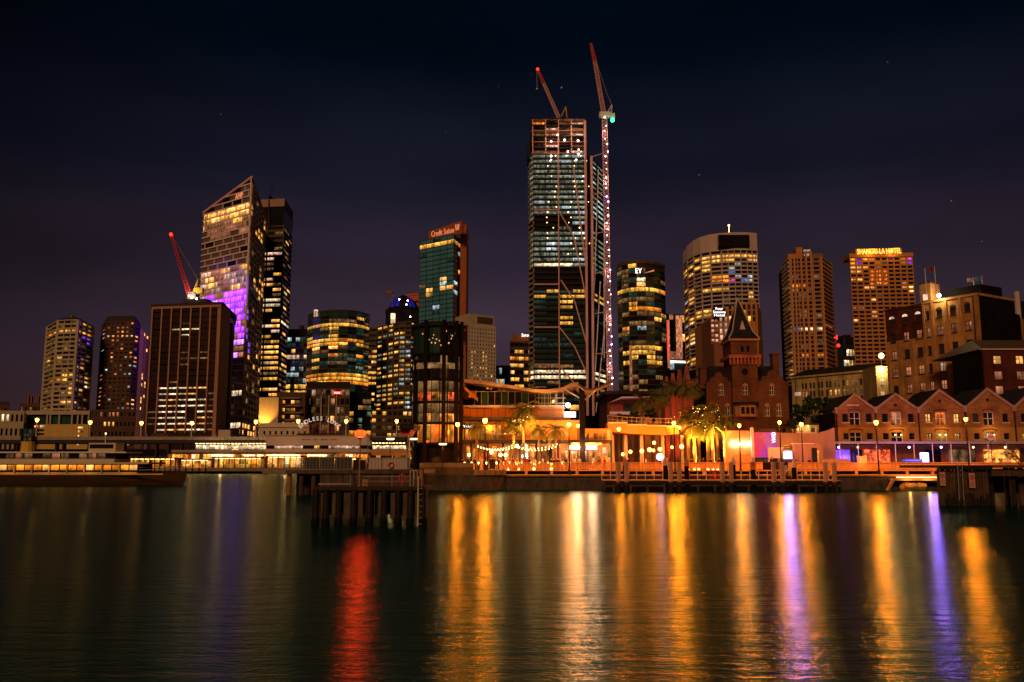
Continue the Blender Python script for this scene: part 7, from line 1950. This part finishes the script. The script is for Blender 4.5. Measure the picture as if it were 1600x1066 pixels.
# cafe tables on the terrace
for i, px in enumerate((726, 737, 748, 760, 776, 787, 796, 806, 815, 829, 843, 856, 866, 878, 890, 926)):
    Y = 127.2; x = X(px, Y); root = thing('cafe_table', 'round cafe table on the terrace, number %d from the left' % (i + 1) if False else ('%s round cafe table from the left on the restaurant terrace' % ('first', 'second', 'third', 'fourth', 'fifth', 'sixth', 'seventh', 'eighth', 'ninth', 'tenth', 'eleventh', 'twelfth', 'thirteenth', 'fourteenth', 'fifteenth', 'sixteenth')[i]), 'table', (x, Y, DECK), 'cafe tables on the terrace')
    m = MB(); m.lathe([(.25, 0), (.04, .05), (.04, .7)], (x, Y, DECK), 8); m.build('pedestal', 'dark_metal', root)
    m = MB(); m.lathe([(.45, .7), (.45, .74)], (x, Y, DECK), 12); m.build('tabletop', 'deck_timber', root)
    m = MB(); m.ball((x, Y, DECK + 1.0), .13); m.tube((x, Y, DECK + .74), (x, Y, DECK + .95), .03); m.build('candle_lamp', 'bulb_small', root)

# ================================================================== mooring piles and the floating pontoon
PL = [966, 979, 1048, 1061.5, 1129, 1142.5, 1209, 1222.5, 1290, 1304]
ORD = ('first', 'second', 'third', 'fourth', 'fifth', 'sixth', 'seventh', 'eighth', 'ninth', 'tenth')
for i, px in enumerate(PL):
    Y = 112.0; x = X(px, Y, 745)
    root = thing('mooring_pile', '%s pale-topped mooring pile from the left along the pontoon' % ORD[i], 'pile', (x, Y, -1), 'pale-topped mooring piles')
    m = MB(); m.lathe([(.26, 0), (.26, 3.3)], (x, Y, -1), 12); m.build('shaft', 'timber', root)
    m = MB(); m.lathe([(.29, 2.2), (.29, 4.55), (.24, 4.62)], (x, Y, -1), 12); m.build('sleeve', 'pile_top', root)
    m = MB(); m.lathe([(.30, .7), (.31, 1.25), (.29, 1.9)], (x, Y, -1), 12); m.build('tide_band', 'wet_timber', root)
for i, (px, yt, key) in enumerate(((977, 713, 'sandstone'), (1040, 713, 'pink_concrete'), (1073, 714, 'sandstone'), (1146, 712, 'pale_stone'), (1177, 712, 'pale_stone'), (1241, 716, 'pale_stone'))):
    Y = 116.5; x = X(px, Y, 740); zt = Z(yt, Y)
    root = thing('capped_pile', '%s tall dark pile with a pointed cap from the left' % ORD[i], 'pile', (x, Y, -1), 'dark piles with pointed caps')
    m = MB(); m.lathe([(.30, 0), (.30, zt + 1 - 1.2)], (x, Y, -1), 12); m.build('shaft', 'black_metal', root)
    m = MB(); m.lathe([(.33, zt + 1 - 1.2), (.33, zt + 1 - .75), (.03, zt + 1)], (x, Y, -1), 12); m.build('cap', key, root)
root = thing('floating_pontoon', 'long floating timber pontoon with low railings along the quay wall', 'pontoon', (X(1128, 114), 114, 0))
xa_, xb_ = X(945, 113, 750), X(1311, 113, 750)
m = MB(); m.box(xa_, xb_, 112.6, 117, -.3, .55); m.build('float', 'black_metal', root)
m = MB(); m.box(xa_, xb_, 112.5, 112.58, .8, 1.3); m.build('fender_board', 'wet_timber', root)
npl = 34
for i in range(npl):
    a = xa_ + (xb_ - xa_) * i / npl; block('deck_board', 'deck_timber', root, a + .01, a + (xb_ - xa_) / npl - .01, 112.45, 117, 1.30, 1.42 + (i % 3) * .008)
for i in range(27):
    a = xa_ + (xb_ - xa_) * i / 26; m = MB(); m.box(a - .05, a + .05, 116.7, 116.8, 1.42, 2.45); m.build('rail_post', 'pale_stone', root)
m = MB(); m.box(xa_, xb_, 116.66, 116.84, 2.45, 2.55); m.build('handrail', 'deck_timber', root)
for i in range(14):
    a = xa_ + (xb_ - xa_) * (i + .5) / 14; m = MB(); m.box(a - .12, a + .12, 112.3, 112.48, -.4, .9); m.build('fender_post', 'timber', root)
root = thing('boarding_ramp', 'crossed-brace boarding ramp leading down to the pontoon', 'ramp', (X(1230, 118), 118, 1.4))
m = MB()
a0, a1 = X(1216, 118), X(1243, 118)
for k in range(6):
    x0_ = a0 + (a1 - a0) * k / 6; x1_ = a0 + (a1 - a0) * (k + 1) / 6; z0_ = 2.6 - 1.1 * k / 6; z1__ = 2.6 - 1.1 * (k + 1) / 6
    m.tube((x0_, 117.6, z0_), (x1_, 117.6, z1__ + 1), .05); m.tube((x0_, 117.6, z0_ + 1), (x1_, 117.6, z1__), .05); m.tube((x0_, 117.6, z0_), (x0_, 117.6, z0_ + 1), .05)
m.build('truss', 'pale_stone', root)
m = MB(); m.add([(a0, 117.4, 2.6), (a1, 117.4, 1.5), (a1, 119.2, 1.5), (a0, 119.2, 2.6), (a0, 117.4, 2.45), (a1, 117.4, 1.35), (a1, 119.2, 1.35), (a0, 119.2, 2.45)], [(0, 1, 2, 3), (4, 7, 6, 5), (0, 4, 5, 1), (2, 6, 7, 3)]); m.build('gangplank', 'deck_timber', root)
def notice(name, label, px, py, Y, w, h, parent_z, key='pile_top', ring=True):
    p = at(px, py, Y); root = thing(name, label, 'sign', (p.x, Y, p.z - h / 2), None)
    m = MB(); m.box(p.x - w / 2, p.x + w / 2, Y, Y + .06, p.z - h / 2, p.z + h / 2); m.build('board', key, root)
    c = Vector((p.x, Y - .02, p.z + h * .22)); rr_ = w * .38
    if ring:
        m = MB(); pts = [c + Vector((cos(2 * pi * k / 16) * rr_, 0, sin(2 * pi * k / 16) * rr_)) for k in range(17)]; m.path(pts, w * .055, 5); m.path([c + Vector((-rr_ * .7, 0, rr_ * .7)), c + Vector((rr_ * .7, 0, -rr_ * .7))], w * .055, 5); m.build('prohibition_ring', 'red_paint', root)
        m = MB(); m.path([c + Vector((-.1 * w, .01, -.2 * w)), c + Vector((.05 * w, .01, 0)), c + Vector((.12 * w, .01, .2 * w))], w * .06, 5); m.build('pictogram', 'black_metal', root)
        for k in range(4): m = MB(); m.box(p.x - w * .36, p.x + w * .36, Y - .01, Y - .002, p.z - h * (.12 + .08 * k), p.z - h * (.09 + .08 * k)); m.build('text_line', 'red_paint', root)
    return root
notice('prohibition_sign', 'orange board with a red prohibition ring on a capped pile', 1176.5, 728, 116.0, .75, .95, 0, 'orange_wall')
root = thing('life_ring_frame', 'square red frame with a life ring on the pontoon rail', 'life ring', (X(1116, 116.4), 116.4, 1.5))
c = at(1116.5, 742, 116.4); m = MB(); hw_ = .55
m.path([(c.x - hw_, 116.4, c.z - hw_), (c.x + hw_, 116.4, c.z - hw_), (c.x + hw_, 116.4, c.z + hw_), (c.x - hw_, 116.4, c.z + hw_), (c.x - hw_, 116.4, c.z - hw_)], .05, 5); m.build('frame', 'red_paint', root)
m = MB(); m.path([(c.x + .33 * cos(k * pi / 8), 116.35, c.z + .33 * sin(k * pi / 8)) for k in range(17)], .07, 6); m.build('ring', 'red_paint', root)

# ================================================================== rounded bastion and the pier on the left
root = thing('stone_bastion', 'heavy flared stone bastion at the corner of the quay', 'sea wall', (X(715, 118), 118, 0))
x0, x1 = X(655, 117, 745), X(790, 117, 745)
n = 16
def arcpt(t, off): 
    x = x0 + (x1 - x0) * t; return (x, 117.2 + 2.6 * (abs(t - .45) / .55) ** 2 * (1 if t > .45 else .6) - off)
for k in range(n):
    a, b = arcpt(k / n, 0), arcpt((k + 1) / n, 0)
    m = MB(); m.add([(a[0], a[1], -2), (b[0], b[1], -2), (b[0], b[1], 1.95), (a[0], a[1], 1.95), (a[0], a[1] + 3, -2), (b[0], b[1] + 3, -2), (b[0], b[1] + 3, 1.95), (a[0], a[1] + 3, 1.95)], [(0, 1, 2, 3), (3, 2, 6, 7)]); m.build('wall_block', 'wet_concrete', root)
    if k < 10:
        a2, b2 = arcpt(k / n, .9), arcpt((k + 1) / n, .9)
        m = MB(); m.add([(a[0], a[1], 1.96), (b[0], b[1], 1.96), (b2[0], b2[1], 3.0), (a2[0], a2[1], 3.0), (a2[0], a2[1], 3.55), (b2[0], b2[1], 3.55), (b2[0], b2[1] + 4.5, 3.55), (a2[0], a2[1] + 4.5, 3.55), (a2[0], a2[1] + 4.5, 1.96), (b2[0], b2[1] + 4.5, 1.96)], [(0, 1, 2, 3), (3, 2, 5, 4), (4, 5, 6, 7), (0, 3, 4, 7, 8), (1, 9, 6, 5, 2)]); m.build('flared_coping', 'sandstone', root)
    else:
        m = MB(); m.box(a[0], b[0], a[1] - .15, a[1] + 3, 1.96, 2.62); m.build('low_coping', 'sandstone', root)
Yp_ = 97.0
root = thing('concrete_pier', 'low concrete pier on piles with a glass railing, left of the bastion', 'pier', (X(556, Yp_), Yp_, 0))
xa_, xb_ = X(446, Yp_, 740), X(668, Yp_ + 4, 740)
zt = Z(735, Yp_)
m = MB(); m.add([(xa_, Yp_, zt - .35), (xb_, Yp_, zt - .35), (xb_, Yp_ + 14, zt - .35), (xa_, Yp_ + 8, zt - .35), (xa_, Yp_, zt), (xb_, Yp_, zt + .12), (xb_, Yp_ + 14, zt + .12), (xa_, Yp_ + 8, zt)], [(0, 3, 2, 1), (4, 5, 6, 7), (0, 1, 5, 4), (1, 2, 6, 5), (2, 3, 7, 6), (3, 0, 4, 7)]); m.build('deck', 'wet_concrete', root)
for i in range(9):
    px = 499 + i * 18.3; m = MB(); m.box(X(px, Yp_, 745), X(px + 17.2, Yp_, 745), Yp_ + .25, Yp_ + .5, Z(757, Yp_), zt - .36); m.build('fascia_slab', 'wet_concrete', root)
m = MB(); m.box(xa_ + .5, xb_, Yp_ + 3, Yp_ + 3.4, -1.5, zt - .4); m.build('rear_wall', 'dark_concrete', root)
for i in range(12):
    px = 449 + i * 19.5; m = MB(); m.lathe([(.28, 0), (.28, zt + .6)], (X(px, Yp_, 750), Yp_ + .75, -1), 10); m.build('pile', 'timber' if i % 3 else 'sandstone', root)
for a, b, k in ((477, 500, 0), (501, 523, 0), (524, 551, 0), (574, 597, 1), (598, 621, 1), (622, 641, 1)):
    block('glass_panel', 'glass_grey' if k == 0 else 'pink_concrete', root, X(a, Yp_ + 1), X(b, Yp_ + 1), Yp_ + 1, Yp_ + 1.06, Z(733, Yp_), Z(715 if k == 0 else 716, Yp_))
    block('rail', 'grey_metal', root, X(a, Yp_ + 1), X(b, Yp_ + 1), Yp_ + .96, Yp_ + 1.1, Z(715 if k == 0 else 716, Yp_), Z(714 if k == 0 else 715, Yp_))
    for q in range(5): block('baluster', 'grey_metal', root, X(a + (b - a) * q / 4.6, Yp_), X(a + (b - a) * q / 4.6 + .6, Yp_), Yp_ + .93, Yp_ + .99, Z(733, Yp_), Z(715, Yp_))
for px in (552, 562.5): block('screen_board', 'dark_metal', root, X(px, Yp_), X(px + 8.5, Yp_), Yp_ + .2, Yp_ + .45, Z(740, Yp_), Z(719, Yp_))
m = MB(); m.path([tuple(at(575 + 0, 722, Yp_ + .8)), tuple(at(575, 683, Yp_ + .8)), tuple(at(637, 683, Yp_ + .8)), tuple(at(637, 760, Yp_ + .8))], .05); m.build('gantry_frame', 'grey_metal', root)
m = MB(); m.path([(at(611, 727, Yp_ + .8).x + .28 * cos(k * pi / 8), Yp_ + .85, at(611, 727, Yp_).z + .28 * sin(k * pi / 8)) for k in range(17)], .06, 6); m.build('life_ring', 'red_paint', root)
root = thing('pier_shelter', 'small shelter with a tilted dark roof and orange wall on the pier', 'shelter', (X(615, 108), 108, zt))
bx('orange_wall', 'orange_wall', root, 617, 641, 707, 735, 109, 109.4); bx('kiosk_window', 'lit_dim', root, 622, 634, 711, 716, 108.9, 108.99); bx('notice_board', 'glass_dark', root, 622, 630, 717.5, 721, 108.9, 108.99)
m = MB(); m.xprism([(X(625, 106), Z(671, 106)), (X(648, 106), Z(671, 106)), (X(651, 106), Z(663, 106)), (X(629, 106), Z(663, 106))], 104, 111); m.build('tilted_roof', 'dark_metal', root)
m = MB(); m.xprism([(X(625, 106), Z(681, 106)), (X(638, 106), Z(681, 106)), (X(644, 106), Z(672, 106)), (X(628, 106), Z(672, 106))], 105, 110); m.build('lower_roof', 'red_panel', root)
m = MB(); m.path([tuple(at(640, 735, 106)), tuple(at(640, 668, 106))], .08); m.build('mast', 'grey_metal', root)
point(root, tuple(at(628, 700, 105)), 90, (1, .34, .1), .2); 
for px, py in ((610, 686), (646, 686), (692, 694)):
    root_ = thing('shelter_lamp', '%s oval dock lamp from the left over the pier' % {610: 'first', 646: 'second', 692: 'third'}[px], 'lamp', tuple(at(px, py, 112)), 'oval dock lamps')
    p = at(px, py, 112); m = MB(); m.lathe([(.42, -.1), (.5, .05), (.2, .16)], tuple(p), 10); m.build('diffuser', 'bulb_small', root_)
    m = MB(); m.lathe([(.55, .08), (.25, .24), (.05, .3)], tuple(p), 10); m.tube((p.x, p.y, 2.6), (p.x, p.y, p.z), .05); m.build('bracket_post', 'dark_metal', root_); point(root_, (p.x, p.y, p.z - .5), 120, (1, .6, .25), .2)

# ================================================================== mooring dolphin with the red beacon
Yd = 47.0
root = thing('mooring_dolphin', 'dark concrete mooring dolphin on timber piles in the water', 'dolphin', (X(577, Yd), Yd + 2.5, 0))
xa_, xb_ = X(491, Yd, 790), X(665, Yd, 790); zt = Z(760, Yd)
m = MB(); m.box(xa_, xb_, Yd, Yd + 5, zt - .22, zt); m.build('cap_slab', 'dark_concrete', root)
m = MB(); m.box(xa_ + .3, xb_ - .3, Yd + .55, Yd + 4.6, .55, zt - .23); m.build('rear_block', 'dark_concrete', root)
for i in range(9):
    a = 499 + i * 18.4; m = MB(); m.box(X(a, Yd, 785), X(a + 12, Yd, 785), Yd + .22, Yd + .5, .35 + .1 * (i % 2), zt - .23); m.build('face_slab', 'wet_concrete', root)
for i, px in enumerate((493, 509, 529, 552, 577, 600, 622, 641, 661)):
    x = X(px, Yd, 790); m = MB(); m.lathe([(.17, 0), (.18, .9), (.165, zt + .45)], (x, Yd + .05, -.6), 10); m.build('fender_pile', 'wet_timber', root)
    m = MB(); m.lathe([(.20, .45), (.22, .75), (.2, 1.0)], (x, Yd + .05, -.6), 10); m.build('weed_collar', 'black_metal', root)
m = MB(); m.box(X(652.5, Yd, 790), X(654.5, Yd, 790), Yd - .2, Yd - .15, -.3, zt + .5)
m.build('ladder_stile', 'pale_stone', root)
for k in range(7): m = MB(); m.box(X(654.5, Yd, 790), X(660, Yd, 790), Yd - .19, Yd - .16, .1 + k * .3, .13 + k * .3); m.build('ladder_rung', 'grey_metal', root)
for px in (501, 512, 547, 612, 627): m = MB(); m.tube((X(px, Yd, 750), Yd + .15, zt), (X(px, Yd, 750), Yd + .15, zt + (.18 if px < 540 else .62)), .022); m.build('rail_post', 'grey_metal', root)
m = MB(); m.tube((X(497, Yd, 750), Yd + .15, zt + .10), (X(546, Yd, 750), Yd + .15, zt + .10), .05); m.build('low_rail', 'concrete', root)
m = MB(); m.tube((X(565, Yd, 750), Yd + .15, zt + .5), (X(640, Yd, 750), Yd + .15, zt + .5), .02); m.tube((X(565, Yd, 750), Yd + .15, zt + .25), (X(640, Yd, 750), Yd + .15, zt + .25), .018); m.build('handrail', 'grey_metal', root)
m = MB()
for px in (640, 645): m.path([(X(px, Yd, 750), Yd + .3, zt), (X(px, Yd, 750), Yd + .3, zt + .8), (X(px + 6, Yd, 750), Yd + .3, zt + .8), (X(px + 6, Yd, 750), Yd + .3, zt + .35)], .02)
m.build('ladder_hoop', 'pale_stone', root)
m = MB(); m.box(X(655, Yd, 750), X(659.5, Yd, 750), Yd + .1, Yd + .3, zt, zt + .85); m.build('bollard_post', 'sandstone', root)
m = MB(); m.box(X(564, Yd, 750), X(573, Yd, 750), Yd + .4, Yd + .7, zt, zt + .36); m.build('battery_box', 'sandstone', root)
m = MB(); m.path([(at(628, 748, Yd).x + .16 * cos(k * pi / 8), Yd + .1, at(628, 748, Yd).z + .2 * sin(k * pi / 8)) for k in range(17)], .04, 6); m.build('life_ring', 'red_paint', root)
p = at(563, 680, Yd + .6)
root = thing('red_beacon', 'red navigation light on a slim pole standing on the dolphin', 'beacon', (p.x, Yd + .6, zt))
m = MB(); m.lathe([(.10, 0), (.04, .06), (.033, p.z - zt - .15)], (p.x, Yd + .6, zt), 8); m.build('pole', 'brown_frame', root)
m = MB(); m.lathe([(.10, -.2), (.18, -.14), (.05, -.11)], tuple(p), 10); m.build('lamp_base', 'dark_metal', root)
m = MB(); m.lathe([(.14, -.12), (.28, -.03), (.29, .12), (.17, .26)], tuple(p), 12); m.build('lens', 'bulb_red', root, True)
m = MB(); m.lathe([(.19, .265), (.02, .36)], tuple(p), 8); m.build('cap', 'dark_metal', root)
point(root, tuple(p), 700, (1, .035, .004), .16)

# ================================================================== timber fender wharf at the right edge
Yr = 71.0
root = thing('timber_wharf', 'dark timber fender wharf with warning signs at the right edge', 'wharf', (X(1530, Yr), Yr + 2, 0))
zt = Z(727, Yr)
RR = random.Random(77)
nx = 17
for i in range(nx):
    a = 1467 + i * 4.7; r_ = X(a + 2.35, Yr, 760) - X(a, Yr, 760)
    m = MB(); xx = X(a + 2.3, Yr, 760); m.lathe([(r_ * .95, 0), (r_ * .98, 1.6), (r_ * .9, zt + 1 - .2 - RR.random() * .12)], (xx, Yr + .25 + RR.uniform(-.05, .05), -1), 8); m.build('plank_pile', 'timber', root)
    m = MB(); m.lathe([(r_ * 1.02, .4), (r_ * 1.06, 1.5 + RR.random() * .5)], (xx, Yr + .25, -1), 8); m.build('tide_band', 'wet_timber', root)
m = MB(); m.box(X(1465, Yr, 730), X(1549, Yr, 730), Yr - .15, Yr + .1, zt - .35, zt - .02); m.build('cap_beam', 'wet_timber', root)
m = MB(); m.box(X(1465, Yr, 730), X(1700, Yr, 730), Yr + .3, Yr + 7, zt - .2, zt); m.build('deck', 'timber', root)
m = MB(); m.box(X(1549, Yr, 740), X(1700, Yr, 740), Yr - .05, Yr + .25, Z(744, Yr), Z(735, Yr)); m.build('edge_beam', 'timber', root)
for px in (1555, 1564, 1590, 1598, 1612):
    m = MB(); m.lathe([(.22, 0), (.2, zt + .8)], (X(px, Yr, 770), Yr + .6 + (px % 3) * .8, -1), 9); m.build('pile', 'wet_timber' if px in (1564, 1590) else 'timber', root)
m = MB(); m.box(X(1549, Yr + 4, 750), X(1700, Yr + 4, 750), Yr + 4, Yr + 4.4, .9, zt - .3); m.build('rear_wall', 'black_metal', root)
for px in (1496, 1503): m = MB(); m.tube(at(px, 724, Yr - .3), at(px + 3, 782, Yr - .3), .035); m.build('mooring_pole', 'grey_metal', root)
notice('warning_sign', 'red prohibition notice on the timber wharf, left of the two', 1473, 748.5, Yr - .12, .42, 1.05, 0, 'pile_top')
notice('warning_sign', 'red prohibition notice on the timber wharf, right of the two', 1519, 751, Yr - .12, .46, 1.15, 0, 'pile_top')
# bare shrub on that wharf
root = thing('bare_shrub', 'dark bare-branched shrub arching over the wharf at the right edge', 'shrub', (X(1588, 74), 74, zt))
m = MB(); BR = random.Random(3)
def twig(p, d, L, r, k):
    q = p + d * L
    m.tube(p, q, r, r * .7, 5)
    if k == 0: return
    for _ in range(3):
        e = (d + Vector((BR.uniform(-.9, .9), BR.uniform(-.6, .6), BR.uniform(-.55, .35)))).normalized(); twig(q, e, L * .72, r * .62, k - 1)
for a in range(4): twig(Vector((X(1592 + a * 3, 74), 74, zt)), Vector((-.7 + .4 * a, .1, .75)).normalized(), .55, .045, 4)
m.build('branches', 'wet_timber', root)
lf = MB(); leaf_cluster(lf, (X(1590, 74), 74, zt + 1.0), 1.1, 160, .14, BR, .6); lf.build('foliage', 'leaf', root)
